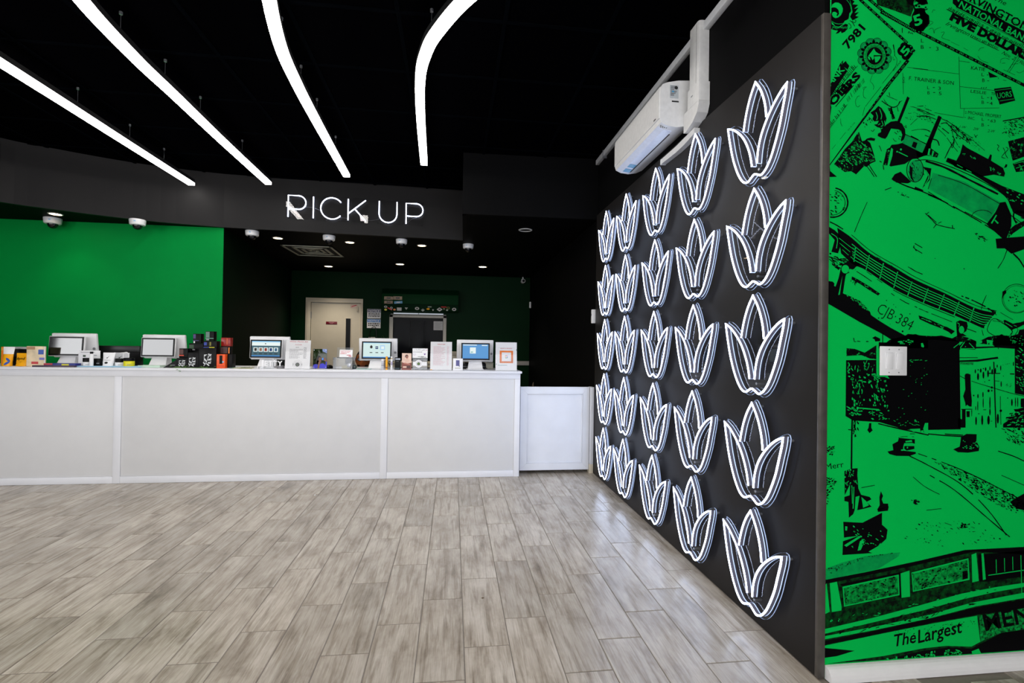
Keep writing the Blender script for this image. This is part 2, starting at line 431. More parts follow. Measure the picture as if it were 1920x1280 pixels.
# ---- door in the back wall
d1 = MB()
FX0, FX1, FZ1 = -2.622, -1.628, 2.07
d1.box(FX0, DX0, YB - 0.025, YB - 0.0005, 0, FZ1, 0.006); d1.box(DX1, FX1, YB - 0.025, YB - 0.0005, 0, FZ1, 0.006)
d1.box(FX0, FX1, YB - 0.026, YB - 0.0005, DZ1, FZ1, 0.006)
for x0, x1, z0, z1 in ((FX0 + .028, FX0 + .036, 0, FZ1 - .03), (FX1 - .036, FX1 - .028, 0, FZ1 - .03), (FX0 + .028, FX1 - .028, FZ1 - .036, FZ1 - .028)):
    d1.box(x0, x1, YB - 0.032, YB - 0.024, z0, z1, 0.002)
door = struct(d1.build('door_1', CREAM, None, smooth=True))
leaf = MB(); a, b_, c_, d_ = DX0 + .004, DX1 - .004, 0.008, DZ1 - .006
VX0, VX1, VZ0, VZ1 = -1.925, -1.842, 0.88, 1.71
for q in ((a, VX0, c_, d_), (VX1, b_, c_, d_), (VX0, VX1, c_, VZ0), (VX0, VX1, VZ1, d_)):
    leaf.box(q[0], q[1], YB + 0.004, YB + 0.048, q[2], q[3])
lf = leaf.build('door_leaf', CREAM, door)
vf = MB()
for q in ((VX0 - .014, VX0, VZ0, VZ1), (VX1, VX1 + .014, VZ0, VZ1), (VX0 - .014, VX1 + .014, VZ1, VZ1 + .014), (VX0 - .014, VX1 + .014, VZ0 - .014, VZ0)):
    vf.box(q[0], q[1], YB - 0.004, YB + 0.006, q[2], q[3], 0.002)
vf.build('vision_frame', CREAM, lf); box('vision_pane', PLASB, lf, VX0, VX1, YB + 0.02, YB + 0.026, VZ0, VZ1)
for z in (1.70, 0.95, 0.25):
    h = MB().lathe([(0, 0), (0.012, 0), (0.012, 0.12), (0, 0.12)], (DX0 + 0.002, YB - 0.006, z), 10).build('hinge', PLASG, door, smooth=True)
box('door_closer_plate', mat('door_closer_plate', (196, 186, 166), 0.4), door, -1.74, -1.712, YB - 0.018, YB + 0.003, 1.84, 1.93, 0.003)
lev = MB(); lev.lathe([(0, -0.03), (0.026, -0.03), (0.026, 0.0), (0, 0.0)], (-1.73, YB + 0.003, 1.0), 14, 'y'); lev.box(-1.85, -1.725, YB - 0.055, YB - 0.04, 0.99, 1.012, 0.004); lev.box(-1.738, -1.722, YB - 0.05, YB - 0.02, 0.992, 1.008)
lev.build('door_lever', STEEL, door, smooth=True)
# ---- service window in the back wall
FRW = mat('grey_white_window_frame', (182, 180, 174), 0.45)
s1 = MB()
for q in ((WX0 - .066, WX0, WZ0 - .05, WZ1 + .045), (WX1, WX1 + .06, WZ0 - .05, WZ1 + .045), (WX0 - .066, WX1 + .06, WZ1, WZ1 + .045), (WX0 - .066, WX1 + .06, WZ0 - .05, WZ0)):
    s1.box(q[0], q[1], YB - 0.03, YB + 0.03, q[2], q[3], 0.004)
w2 = struct(s1.build('window_2', FRW, None, smooth=True))
box('window_pane', glass('dull_window_glass', (0.75, 0.76, 0.78), 0.1, 0.0, 0.0, 1.1), w2, WX0, WX1, YB + 0.01, YB + 0.016, WZ0, WZ1)
DARKROOM = mat('grey_room_wall', (96, 96, 100), 0.7, spec=0.1)
struct(box('wall_back_room', DARKROOM, None, -2.0, 0.9, 11.0, 11.05, 0, 2.6))
struct(box('wall_back_room_left', DARKROOM, None, -2.05, -2.0, 9.25, 11.05, 0, 2.6))
struct(box('wall_back_room_right', DARKROOM, None, 0.9, 0.95, 9.25, 11.05, 0, 2.6))
struct(box('ceiling_back_room', DARKROOM, None, -2.0, 0.9, 9.25, 11.05, 2.55, 2.6))
struct(box('floor_back_room', DARKROOM, None, -2.0, 0.9, 9.405, 11.0, -0.05, 0.0))
cab = thing('tall_cabinet', 'tall black cabinet standing in the dark room behind the service window', 'cabinet', (-0.72, 10.6, 0))
box('body', PLASB, cab, -0.90, -0.60, 10.4, 10.9, 0.0, 1.76, 0.01); box('cabinet_door', PLASB, cab, -0.895, -0.605, 10.385, 10.40, 0.03, 1.73, 0.004)
low = thing('office_desk', 'dark low desk in the room behind the service window', 'desk', (-0.55, 10.0, 0))
box('desk_top', PLASB, low, -1.35, 0.1, 9.75, 10.25, 1.10, 1.14, 0.006)
for x in (-1.32, 0.03): box('leg', PLASB, low, x, x + 0.04, 9.8, 10.2, 0.0, 1.10)

# ================================================================== LIGHT FIXTURES
def led_strip(label, pts, wires):
    zl = 2.95
    path = spline([(p[0], p[1], 0) for p in pts], 8)
    c = path[len(path) // 2]
    t = thing('led_strip_light', label, 'light', (c.x, c.y, zl), 'curved pendant LED strips under the black ceiling')
    def sweep(w, z0, z1):
        mb = MB(); n = len(path); vs = []
        for i, p in enumerate(path):
            d = (path[min(i + 1, n - 1)] - path[max(i - 1, 0)]).normalized(); nn = Vector((-d.y, d.x, 0))
            for sgn in (-1, 1):
                q = p + nn * sgn * w / 2; vs += [(q.x, q.y, z0), (q.x, q.y, z1)]
        fs = []
        for i in range(n - 1):
            a, b = i * 4, i * 4 + 4
            fs += [(a, a + 1, b + 1, b), (a + 2, b + 2, b + 3, a + 3), (a, b, b + 2, a + 2), (a + 1, a + 3, b + 3, b + 1)]
        fs += [(0, 2, 3, 1), (4 * n - 4, 4 * n - 3, 4 * n - 1, 4 * n - 2)]
        mb.mesh(vs, fs); return mb
    sweep(0.066, zl + 0.028, zl + 0.065).build('housing', mat('black_aluminium_channel', (14, 14, 15), 0.4), t)
    sweep(0.062, zl, zl + 0.0279).build('diffuser', LEDWHITE, t)
    for k in wires:
        p = path[int(k * (len(path) - 1))]
        MB().tube([(p.x, p.y, zl + 0.065), (p.x, p.y, ZC - 0.007)], 0.0012, 5).build('suspension_wire', STEEL, t)
        MB().lathe([(0, 0), (0.009, 0), (0.009, 0.016), (0, 0.016)], (p.x, p.y, ZC - 0.023), 10).build('cable_gripper', STEEL, t, smooth=True)
led_strip('straight glowing LED strip, shortest and leftmost, ending at the curved soffit', [(-2.78, 1.2), (-2.79, 2.4), (-2.80, 3.6), (-2.82, 4.6), (-2.838, 5.65)], (0.2, 0.42, 0.6, 0.76, 0.9))
led_strip('long glowing LED strip bending at its near end, second from the left', [(-0.85, 0.7), (-1.35, 1.45), (-1.70, 2.1), (-1.862, 2.611), (-1.925, 3.158), (-1.94, 3.638), (-1.967, 4.416), (-1.989, 5.483)], (0.4, 0.55, 0.68, 0.8, 0.92))
led_strip('glowing LED strip curving sideways at the top, ending just above the neon lettering', [(-0.2, 0.9), (-0.55, 1.6), (-0.80, 2.1), (-0.922, 2.495), (-1.012, 2.944), (-1.045, 3.35), (-1.06, 3.7), (-1.077, 4.275), (-1.097, 5.1)], (0.36, 0.5, 0.66, 0.8, 0.93))
led_strip('rightmost glowing LED strip hooking towards the air conditioner', [(1.05, 0.9), (0.72, 1.5), (0.36, 2.0), (0.062, 2.355), (-0.111, 2.666), (-0.185, 2.875), (-0.233, 3.142), (-0.265, 3.66), (-0.297, 4.643)], (0.3, 0.55, 0.75, 0.93))

led_strip('glowing LED strip continuing behind the view, on the left', [(-3.4, -3.6), (-3.5, -2.0), (-3.2, -0.8)], (0.2, 0.8))  # extra strips out of view, added for more light from the front
led_strip('glowing LED strip continuing behind the view, near the middle', [(-1.9, -3.6), (-1.6, -2.2), (-1.1, -1.2), (-0.9, -0.4)], (0.2, 0.8))
led_strip('glowing LED strip continuing behind the view, right of the middle', [(0.2, -3.6), (0.1, -2.4), (0.6, -1.2), (1.2, -0.3)], (0.2, 0.8))
led_strip('glowing LED strip continuing behind the view, facing the mural', [(2.2, -3.6), (2.3, -2.4), (2.9, -1.2), (3.2, 0.0)], (0.2, 0.8))

DRING = mat('white_trim_ring', (206, 204, 198), 0.4)
def downlight(px, py, label, lit=True, r=0.062):
    p = at(px, py, 'z', ZL)
    t = thing('downlight', label, 'light', (p.x, p.y, ZL), 'recessed round lights in the low black ceiling')
    MB().lathe([(r * 0.80, 0.0), (r * 0.84, -0.006), (r, -0.004), (r * 1.02, 0.0)], (p.x, p.y, ZL), 28).build('trim_ring', DRING, t, smooth=True)
    MB().lathe([(0, -0.0008), (r * 0.8, -0.001)], (p.x, p.y, ZL), 28).build('lens', DOWN if lit else mat('dark_speaker_mesh', (30, 30, 31), 0.6, var=0.3, scale=300), t)
    if lit:
        l = bpy.data.lights.new('downlight_bulb', 'SPOT'); l.energy = LIT_W; l.color = (1, 0.86, 0.64); l.spot_size = 1.9; l.spot_blend = 0.7; l.shadow_soft_size = r * 0.7
        o = bpy.data.objects.new('downlight_bulb', l); COL.objects.link(o); o.location = (p.x, p.y, ZL - 0.02)
        if p.y > 7.4: l.energy = 40; l.color = (1, 0.9, 0.74)
LIT_W = 5
downlight(104, 401, 'lit round downlight above the leftmost dome camera')
downlight(521, 446, 'lit round downlight in the front row, beside the ceiling vent')
downlight(656, 454, 'lit round downlight, middle of the front row under the neon lettering')
downlight(791, 460, 'lit round downlight, right end of the front row under the neon lettering')
downlight(616, 499, 'lit round downlight in the back row, above the cream door', r=0.075)
downlight(750, 495, 'lit round downlight in the back row, above the stickered green unit', r=0.075)
downlight(905, 500, 'lit round downlight in the back row, nearest the dark right wall', r=0.075)
downlight(985, 431, 'unlit round ceiling speaker with grey ring, behind the black bulkhead', lit=False, r=0.075)

DOME = mat('smoked_dome_plastic', (10, 10, 16), 0.08, var=0, spec=0.7)
def dome_camera(px, py, label, k=1.0, yaw=0.0):
    p = at(px, py, 'z', ZL); k *= .95
    t = thing('dome_camera', label, 'camera', (p.x, p.y, ZL), 'dome cameras along the front edge of the low ceiling')
    q = (p.x, p.y, ZL)
    MB().lathe([(0, 0), (0.070 * k, 0), (0.071 * k, -0.012), (0.067 * k, -0.050 * k), (0.060 * k, -0.057 * k), (0.045 * k, -0.058 * k), (0, -0.058 * k)], q, 28).build('housing', PLASW, t, smooth=True)
    MB().lathe([(0.043 * k, -0.056 * k), (0.042 * k, -0.066 * k), (0.036 * k, -0.082 * k), (0.024 * k, -0.094 * k), (0.010 * k, -0.1 * k), (0, -0.101 * k)], q, 24).build('dome', DOME, t, smooth=True)
    d = Vector((0 - p.x, 0 - p.y, 0)).normalized(); a = math.atan2(d.y, d.x) - 0.35
    lb = MB()
    for i in range(4):
        a0, a1 = a + i * 0.06 - 0.12, a + i * 0.06 - 0.06; r = 0.0712 * k
        lb.poly([(p.x + r * math.cos(a0), p.y + r * math.sin(a0), ZL - 0.020 * k), (p.x + r * math.cos(a1), p.y + r * math.sin(a1), ZL - 0.020 * k), (p.x + r * math.cos(a1), p.y + r * math.sin(a1), ZL - 0.030 * k), (p.x + r * math.cos(a0), p.y + r * math.sin(a0), ZL - 0.030 * k)])
    lb.build('blue_badge', mat('pale_blue_badge', (140, 190, 225), 0.4), t)
dome_camera(99, 409, 'white dome camera under the leftmost lit downlight, against the green wall', 1.15)
dome_camera(258, 412, 'white dome camera second from left, alone on the green wall', 1.12)
dome_camera(473, 433, 'white dome camera just right of the green wall corner, left of the vent', 1.08)
dome_camera(617, 442, 'white dome camera between two downlights under the letters of the neon sign', 1.06)
dome_camera(753, 449, 'white dome camera under the last letter of the neon sign', 1.02)
dome_camera(878, 458, 'white dome camera at the step in the soffit, rightmost of the row', 1.02)

# ceiling vent
va, vb, vc, vd = (at(*q, 'z', ZL) for q in ((523, 458), (630, 461), (635, 480), (552, 477)))
vx0, vx1, vy0, vy1 = -2.27, -1.62, 6.70, 7.45
vt = thing('ceiling_vent', 'square white louvred air vent in the low ceiling behind the neon sign', 'vent', ((vx0 + vx1) / 2, (vy0 + vy1) / 2, ZL))
box('backing', mat('vent_dark_inside', (6, 6, 6), 0.8), vt, vx0 + .02, vx1 - .02, vy0 + .02, vy1 - .02, ZL - 0.003, ZL - 0.0005)
VW = mat('dusty_vent_white', (178, 178, 160), 0.5)
for i in range(4):
    f = 0.03 + i * 0.075; w = 0.038 if i else 0.03; z = ZL - 0.016 + i * 0.003
    mb = MB(); X0, X1, Y0, Y1 = vx0 + f, vx1 - f, vy0 + f * 1.15, vy1 - f * 1.15
    if i == 0: X0, X1, Y0, Y1 = vx0, vx1, vy0, vy1
    for q in ((X0, X1, Y0, Y0 + w), (X0, X1, Y1 - w, Y1), (X0, X0 + w, Y0, Y1), (X1 - w, X1, Y0, Y1)): mb.box(q[0], q[1], q[2], q[3], z, z + 0.008, 0.002)
    mb.build('frame' if i == 0 else 'louvre', VW, vt)
# small bullet camera in the far corner, door sensor, card reader
p = at(981, 519, 'y', 9.0)
bc = thing('bullet_camera', 'tiny white wall camera high in the far back corner', 'camera', (p.x, p.y, 2.47))
MB().lathe([(0, 0), (0.03, 0), (0.03, 0.012), (0.012, 0.02), (0.012, 0.05)], (p.x, 9.04, 2.5), 14).build('bracket', PLASW, bc, smooth=True)
MB().lathe([(0, -0.09), (0.034, -0.09), (0.038, -0.07), (0.036, 0.04), (0, 0.045)], (p.x, 9.03, 2.47), 16, 'y').build('body', PLASW, bc, smooth=True)
MB().lathe([(0, -0.0925), (0.026, -0.0925), (0.026, -0.0885)], (p.x, 9.03, 2.47), 16, 'y').build('lens', PLASB, bc, smooth=True)
ds = thing('door_sensor', 'small white box on the dark far wall at head height', 'sensor', (XR, 9.0, 2.02))
box('body', PLASW, ds, XR - 0.03, XR - 0.0005, 8.95, 9.0, 1.97, 2.085, 0.004); box('seam', PLASG, ds, XR - 0.0312, XR - 0.0298, 8.952, 8.998, 2.02, 2.024)
cr = thing('card_reader', 'small white upright device where the tulip wall ends above the gate', 'sensor', (XR, 4.79, 1.575))
box('body', PLASW, cr, XR - 0.045, XR - 0.0005, 4.772, 4.81, 1.505, 1.645, 0.006); box('button', PLASG, cr, XR - 0.0465, XR - 0.0445, 4.783, 4.80, 1.58, 1.60, 0.001)

# ================================================================== NEON TULIPS
OUTER_L = [(-.019, -.164), (-.024, -.14), (-.034, -.105), (-.051, -.065), (-.08, -.016), (-.12, .030), (-.173, .073), (-.222, .098)]
BASE = [(-.222, .098), (-.203, .023), (-.178, -.06), (-.142, -.14), (-.105, -.195), (-.074, -.221), (-.046, -.226), (-.022, -.215), (-.001, -.207), (.022, -.215), (.046, -.226), (.066, -.222), (.09, -.206), (.118, -.172), (.146, -.12), (.172, -.06), (.192, .007), (.209, .065), (.215, .100)]
OUTER_R = [(.215, .100), (.178, .084), (.133, .053), (.087, .008), (.05, -.044), (.028, -.10), (.019, -.163)]
CENTER_L = [(-.088, .026), (-.078, .067), (-.061, .118), (-.034, .172), (0, .218)]
CENTER_R = [(0, .218), (.034, .172), (.059, .122), (.075, .072), (.083, .020)]
def flat(pts, n=4): return [(p.x, p.y) for p in spline([(a, b, 0) for a, b in pts], n)]
out_path = flat(OUTER_L)[:-1] + flat(BASE) + flat(OUTER_R)[1:]
cen_path = flat(CENTER_L)[:-1] + flat(CENTER_R)
def neon(path, w, x0, x1):
    """rectangular silicone neon along (u, v) on the wall: glowing front at x0, dim sides, thin bright rim at x1"""
    n = len(path); mb = MB(); L_, R_ = [], []
    for i, (u, v) in enumerate(path):
        a = Vector(path[max(i - 1, 0)]); c = Vector(path[min(i + 1, n - 1)]); b = Vector((u, v))
        t1 = (b - a).normalized() if i else (c - b).normalized(); t2 = (c - b).normalized() if i < n - 1 else t1
        t = (t1 + t2)
        t = t.normalized() if t.length > 1e-6 else t1
        nn = Vector((-t.y, t.x)); k = min(1.7, 1 / max(0.3, nn.dot(Vector((-t1.y, t1.x)))))
        L_.append(b + nn * w / 2 * k); R_.append(b - nn * w / 2 * k)
    W3 = lambda p, x: (x, -p.x, p.y)
    xr = x1 - 0.0035
    for i in range(n - 1):
        l0, l1, r0, r1 = L_[i], L_[i + 1], R_[i], R_[i + 1]
        mb.poly([W3(l0, x0), W3(l1, x0), W3(r1, x0), W3(r0, x0)], 0)
        xf = x0 + 0.0035
        for p, q in ((l0, l1), (r1, r0)):
            mb.poly([W3(p, x0), W3(p, xf), W3(q, xf), W3(q, x0)], 0)
            mb.poly([W3(p, xf), W3(p, xr), W3(q, xr), W3(q, xf)], 1)
            mb.poly([W3(p, xr), W3(p, x1), W3(q, x1), W3(q, xr)], 2)
        mb.poly([W3(l0, x1), W3(r0, x1), W3(r1, x1), W3(l1, x1)], 2)
    for i in (0, n - 1): mb.poly([W3(L_[i], x0), W3(R_[i], x0), W3(R_[i], x1), W3(L_[i], x1)], 2)
    return mb
XT0, XT1 = -0.058, -0.034               # tube front and back, relative to the board face
def offset_outline():
    """clear plate: the flower's silhouette grown by about 15 mm"""
    sil = flat(BASE) + flat([(.215, .100), (.178, .084), (.133, .053), (.098, .020)])[1:] + flat(list(reversed(CENTER_R)))[1:] + flat(list(reversed(CENTER_L)))[1:] + flat([(-.110, .022), (-.12, .030), (-.173, .073), (-.222, .098)])[:-1]
    pts = []; n = len(sil)
    for i in range(n):
        a, b, c = Vector(sil[i - 1]), Vector(sil[i]), Vector(sil[(i + 1) % n])
        if (b - a).length < 1e-5 or (c - b).length < 1e-5: continue
        t1, t2 = (b - a).normalized(), (c - b).normalized()
        n1, n2 = Vector((t1.y, -t1.x)), Vector((t2.y, -t2.x)); nn = (n1 + n2)
        if nn.length < 0.2: nn = (t1 - t2)
        nn.normalize()
        if n1.cross(n2) > 0.8:
            for k in (0.0, 0.5, 1.0):
                q = n1.lerp(n2, k); q = nn if q.length < .2 else q.normalized(); pts.append(b + q * 0.016)
        else: pts.append(b + nn * 0.016)
    def far(p):
        best = 9
        for i in range(n):
            a, b = Vector(sil[i]), Vector(sil[(i + 1) % n]); d = b - a
            t = 0 if d.length_squared < 1e-12 else max(0, min(1, (p - a).dot(d) / d.length_squared))
            best = min(best, (p - a - d * t).length)
        return best > 0.0152
    return [(p.x, p.y) for p in pts if far(p)]
PLATE = offset_outline()
RIMMAT = mat('acrylic_edge_light', (190, 205, 235), 0.15, var=0, emit=(150, 180, 230), estr=0.35)
def make_tulip():
    t = thing('neon_tulip', 'white neon tulip', 'neon sign', (0, 0, 0), 'neon tulips in five rows on the charcoal board')
    pl = MB(); n = len(PLATE); x0, x1 = XT1 + 0.0005, XT1 + 0.005
    tri = tessellate_polygon([[Vector((a, b, 0)) for a, b in PLATE]])
    for x in (x0, x1): pl.mesh([(x, -a, b) for a, b in PLATE], [tuple(q) for q in tri], 0)
    for i in range(n):
        a, b = PLATE[i], PLATE[(i + 1) % n]
        pl.poly([(x0, -a[0], a[1]), (x1, -a[0], a[1]), (x1, -b[0], b[1]), (x0, -b[0], b[1])], 1)
    pl.build('acrylic_plate', [ACRYL, RIMMAT], t)
    neon(out_path, 0.0078, XT0, XT1).build('outer_petal_tube', [NEONF, NEONS, NEONR], t)
    neon(cen_path, 0.0078, XT0, XT1).build('centre_petal_tube', [NEONF, NEONS, NEONR], t)
    for u, v in ((0.0, 0.203), (.203, .085), (0.005, -.184), (-.203, .078)):
        MB().lathe([(0, XT1 - 0.004), (0.006, XT1 - 0.004), (0.0065, XT1 + 0.0), (0.0065, -0.0005), (0, -0.0005)], (0, -u, v), 10, 'x').build('standoff', STEEL, t, smooth=True)
    return t
rows = ('top', 'second', 'middle', 'fourth', 'bottom'); colw = ('nearest the green mural', 'second from the green mural', 'in the middle column', 'second from the counter gate', 'nearest the counter gate')
XB = XR - 0.0122
proto = None
for i in range(5):
    for j in range(5):
        t = make_tulip() if proto is None else copy_tree(proto)
        if proto is None: proto = t
        t.location = (XB, (2.085, 2.645, 3.196, 3.770, 4.285)[j], 2.279 - i * 0.4915)
        t['label'] = 'glowing white neon tulip in the %s row, %s' % (rows[i], colw[j] if j != 2 else 'middle column')
# power lead plugs between rows (thin clear leads)

# ================================================================== NEON LETTERING
bd = Vector((BAND1[0] - BAND0[0], BAND1[1] - BAND0[1], 0)).normalized(); bn = Vector((bd.y, -bd.x, 0))
def BP(s_, z, off): q = Vector((BAND0[0], BAND0[1], 0)) + bd * s_ + bn * off; return (q.x, q.y, z)
NTUBE = emitter('neon_letter_light', (222, 230, 255), 6.0)
sg = thing('neon_sign', 'white neon lettering reading PICK UP on the charcoal soffit', 'neon sign', BP(1.45, 2.83, 0.03))
def arc(c, r, a0, a1, n=18): return [(c[0] + r * math.cos(math.radians(a0 + (a1 - a0) * i / n)), c[1] + r * math.sin(math.radians(a0 + (a1 - a0) * i / n))) for i in range(n + 1)]
Zt, Zb = 2.952, 2.705
LET = {
 'letter_p': [[(.687, Zb), (.687, Zt), (.795, Zt)] + arc((.800, 2.874), .078, 90, -90) + [(.70, 2.796)]],
 'letter_i': [[(.960, Zt), (.960, Zb)]],
 'letter_c': [arc((1.165, 2.8295), .124, 38, 320, 28)],
 'letter_k': [[(1.345, Zt), (1.345, Zb)], [(1.541, 2.948), (1.347, 2.782)], [(1.417, 2.842), (1.546, 2.703)]],
 'letter_u': [[(1.696, 2.952), (1.696, 2.806)] + arc((1.7985, 2.806), .1025, 180, 360) + [(1.901, 2.952)]],
 'letter_p.001': [[(2.008, Zb - .003), (2.008, 2.948), (2.125, 2.948)] + arc((2.128, 2.872), .077, 90, -90) + [(2.02, 2.795)]],
}
for nm, strokes in LET.items():
    mb = MB()
    for st in strokes: mb.tube([BP(a, z, 0.035) for a, z in st], 0.0058, 8)
    mb.build(nm.split('.')[0], NTUBE, sg, smooth=True)
for s0, s1 in ((.66, 1.57), (1.67, 2.22)):
    pb = MB(); qs = [BP(s0, 2.685, 0.026), BP(s1, 2.685, 0.026), BP(s1, 2.972, 0.026), BP(s0, 2.972, 0.026)]; q2 = [BP(s0, 2.685, 0.022), BP(s1, 2.685, 0.022), BP(s1, 2.972, 0.022), BP(s0, 2.972, 0.022)]
    pb.mesh(qs + q2, [(0, 1, 2, 3), (7, 6, 5, 4), (0, 4, 5, 1), (1, 5, 6, 2), (2, 6, 7, 3), (3, 7, 4, 0)])
    pb.build('acrylic_plate', ACRYL, sg)
    for s_ in (s0 + .03, s1 - .03):
        for z in (2.70, 2.957): MB().tube([BP(s_, z, 0.001), BP(s_, z, 0.0255)], 0.004, 8).build('standoff', PLASB, sg)
TAPE = mat('white_tape_added_glow', (215, 208, 204), 0.6, emit=(255, 240, 235), estr=0.15)  # no lamp: a faint glow is put into the tape's material
for pts in ([(.683, 2.829), (.718, 2.826), (.832, 2.706), (.802, 2.703)], [(1.476, 2.772), (1.505, 2.770), (1.529, 2.706), (1.486, 2.704)]):
    tp = MB(); a_ = [BP(s_, z, 0.031) for s_, z in pts]; b2 = [BP(s_, z, 0.027) for s_, z in pts]
    tp.mesh(a_ + b2, [(0, 1, 2, 3), (7, 6, 5, 4), (0, 4, 5, 1), (1, 5, 6, 2), (2, 6, 7, 3), (3, 7, 4, 0)]); o = tp.build('loose_backing_strip', TAPE, sg); o['label'] = 'unlit white strip with a faint added glow'
for pts in ([(.86, 2.83), (.95, 2.825), (1.04, 2.80)], [(1.25, 2.73), (1.34, 2.725)], [(1.52, 2.725), (1.60, 2.715), (1.70, 2.74)], [(2.03, 2.72), (2.08, 2.765), (2.13, 2.775)]):
    MB().tube(spline([BP(s_, z, 0.03) for s_, z in pts], 5), 0.0014, 5).build('lead', STEEL, sg)

# ================================================================== AIR CONDITIONER AND DUCT ON THE RIGHT WALL
AY0, AY1 = 2.795, 3.615
ac = thing('wall_air_conditioner', 'white wall air conditioner above the neon tulips', 'air conditioner', (XR, 3.2, 2.7))
xw = XR - 0.001
ACW = mat('warm_white_ac_plastic', (205, 205, 205), 0.35)
prof = [(xw, 2.893), (xw - 0.10, 2.885), (xw - 0.17, 2.870), (xw - 0.20, 2.857), (xw - 0.212, 2.838), (xw - 0.214, 2.80), (xw - 0.214, 2.645), (xw - 0.208, 2.625), (xw - 0.17, 2.608), (xw - 0.11, 2.602), (xw - 0.05, 2.612), (xw, 2.635)]
MB().prism([(p[0], p[1]) for p in prof], 'y', AY0, AY1).build('body', ACW, ac, smooth=True)
fp = [(xw - 0.2125, 2.845), (xw - 0.2185, 2.83), (xw - 0.221, 2.79), (xw - 0.2205, 2.650), (xw - 0.2143, 2.650)]
MB().prism(fp, 'y', AY0 + 0.006, AY1 - 0.006).build('front_panel', ACW, ac)
lv = [(xw - 0.2075, 2.623), (xw - 0.17, 2.604), (xw - 0.118, 2.5975), (xw - 0.118, 2.603), (xw - 0.17, 2.6095), (xw - 0.206, 2.627)]
o = MB().prism(lv, 'y', AY0 + 0.05, AY1 - 0.03).build('louvre', mat('blue_white_louvre', (206, 212, 226), 0.3), ac)
sl = [(xw - 0.114, 2.5985), (xw - 0.106, 2.5995), (xw - 0.106, 2.606), (xw - 0.114, 2.606)]
MB().prism(sl, 'y', AY0 + 0.10, AY1 - 0.05).build('air_slot', PLASB, ac)
for i in range(4):
    box('indicator', PLASG, ac, xw - 0.200 + i * .012, xw - 0.195 + i * .012, AY0 + 0.025, AY0 + 0.031, 2.606 - i * .0007, 2.622)
# end label, badge and blue protective tape
lb = MB(); text_end = [(xw - 0.155, 2.855), (xw - 0.100, 2.855), (xw - 0.100, 2.775), (xw - 0.155, 2.775)]
lb.poly([(x, AY0 - 0.0006, z) for x, z in text_end]); lb.build('rating_label', mat('rating_label_paper', (170, 176, 180), 0.5), ac)
lk = MB()
for i in range(9):
    w = random.uniform(0.02, 0.05); lk.poly([(xw - 0.150, AY0 - 0.001, 2.79 + i * .007), (xw - 0.150 + w, AY0 - 0.001, 2.79 + i * .007), (xw - 0.150 + w, AY0 - 0.001, 2.793 + i * .007), (xw - 0.150, AY0 - 0.001, 2.793 + i * .007)])
lk.lathe([(0, -0.0012), (0.011, -0.0012)], (xw - 0.115, AY0, 2.84), 12, 'y')
lk.poly([(xw - 0.142, AY0 - 0.001, 2.752), (xw - 0.098, AY0 - 0.001, 2.752), (xw - 0.098, AY0 - 0.001, 2.761), (xw - 0.142, AY0 - 0.001, 2.761)])
lk.build('label_print', INKB, ac)
bt = MB(); bt.poly([(xw - 0.128, AY0 - 0.0011, 2.812), (xw - 0.142, AY0 - 0.0011, 2.812), (xw - 0.142, AY0 - 0.0011, 2.822), (xw - 0.128, AY0 - 0.0011, 2.822)])
for y in (3.41, 3.50):
    bt.mesh([(xw - 0.17, y, 2.6035), (xw - 0.119, y, 2.597), (xw - 0.119, y + .065, 2.597), (xw - 0.17, y + .065, 2.6035)], [(0, 1, 2, 3)])
o = bt.build('blue_tape', mat('blue_protective_tape', (60, 140, 180), 0.4), ac); o.location.z = -0.001
box('badge', PLASB, ac, xw - 0.2215, xw - 0.2190, AY0 + 0.05, AY0 + 0.08, 2.662, 2.670)

dc = thing('pipe_duct', 'white vertical pipe cover with elbow rising beside the air conditioner', 'duct', (XR, 2.68, 2.6))
DUCT = mat('white_duct_plastic', (200, 200, 200), 0.35)
def duct_prof(y0, y1, d=0.062, r=0.016):
    return [(xw, y0), (xw, y1)] + [(xw - d + r + r * math.cos(t), y1 - r + r * math.sin(t)) for t in (PI / 2, 3 * PI / 4, PI)] + [(xw - d + r + r * math.cos(t), y0 + r + r * math.sin(t)) for t in (PI, 5 * PI / 4, 3 * PI / 2)]
MB().prism(duct_prof(2.625, 2.745), 'z', 2.78, 3.147).build('straight_cover', DUCT, dc, smooth=True)
box('seam', PLASG, dc, xw - 0.0632, xw - 0.0615, 2.652, 2.654, 2.79, 3.14)
MB().prism(duct_prof(2.612, 2.757, 0.068), 'z', 2.68, 2.79).build('elbow', DUCT, dc, smooth=True)
el = [(2.612, 2.681), (2.612, 2.662), (2.63, 2.62), (2.68, 2.585), (2.765, 2.56), (2.793, 2.565), (2.793, 2.68)]
mb = MB(); mb.prism(el, 'x', xw - 0.066, xw); mb.build('elbow_bend', DUCT, dc)
box('clip', PLASG, dc, xw - 0.0695, xw - 0.0675, 2.68, 2.70, 2.735, 2.741)
dn = thing('drain_cover', 'small white drain pipe cover under the air conditioner', 'duct', (XR, 2.95, 2.58))
mb = MB(); mb.prism([(2.70, 2.562), (2.93, 2.548), (3.16, 2.548), (3.16, 2.515), (2.93, 2.508), (2.83, 2.512), (2.70, 2.528)], 'x', xw - 0.045, xw - 0.0002)
mb.build('cover', DUCT, dn); box('end_cap', DUCT, dn, xw - 0.047, xw - 0.0002, 3.155, 3.17, 2.512, 2.55, 0.003)

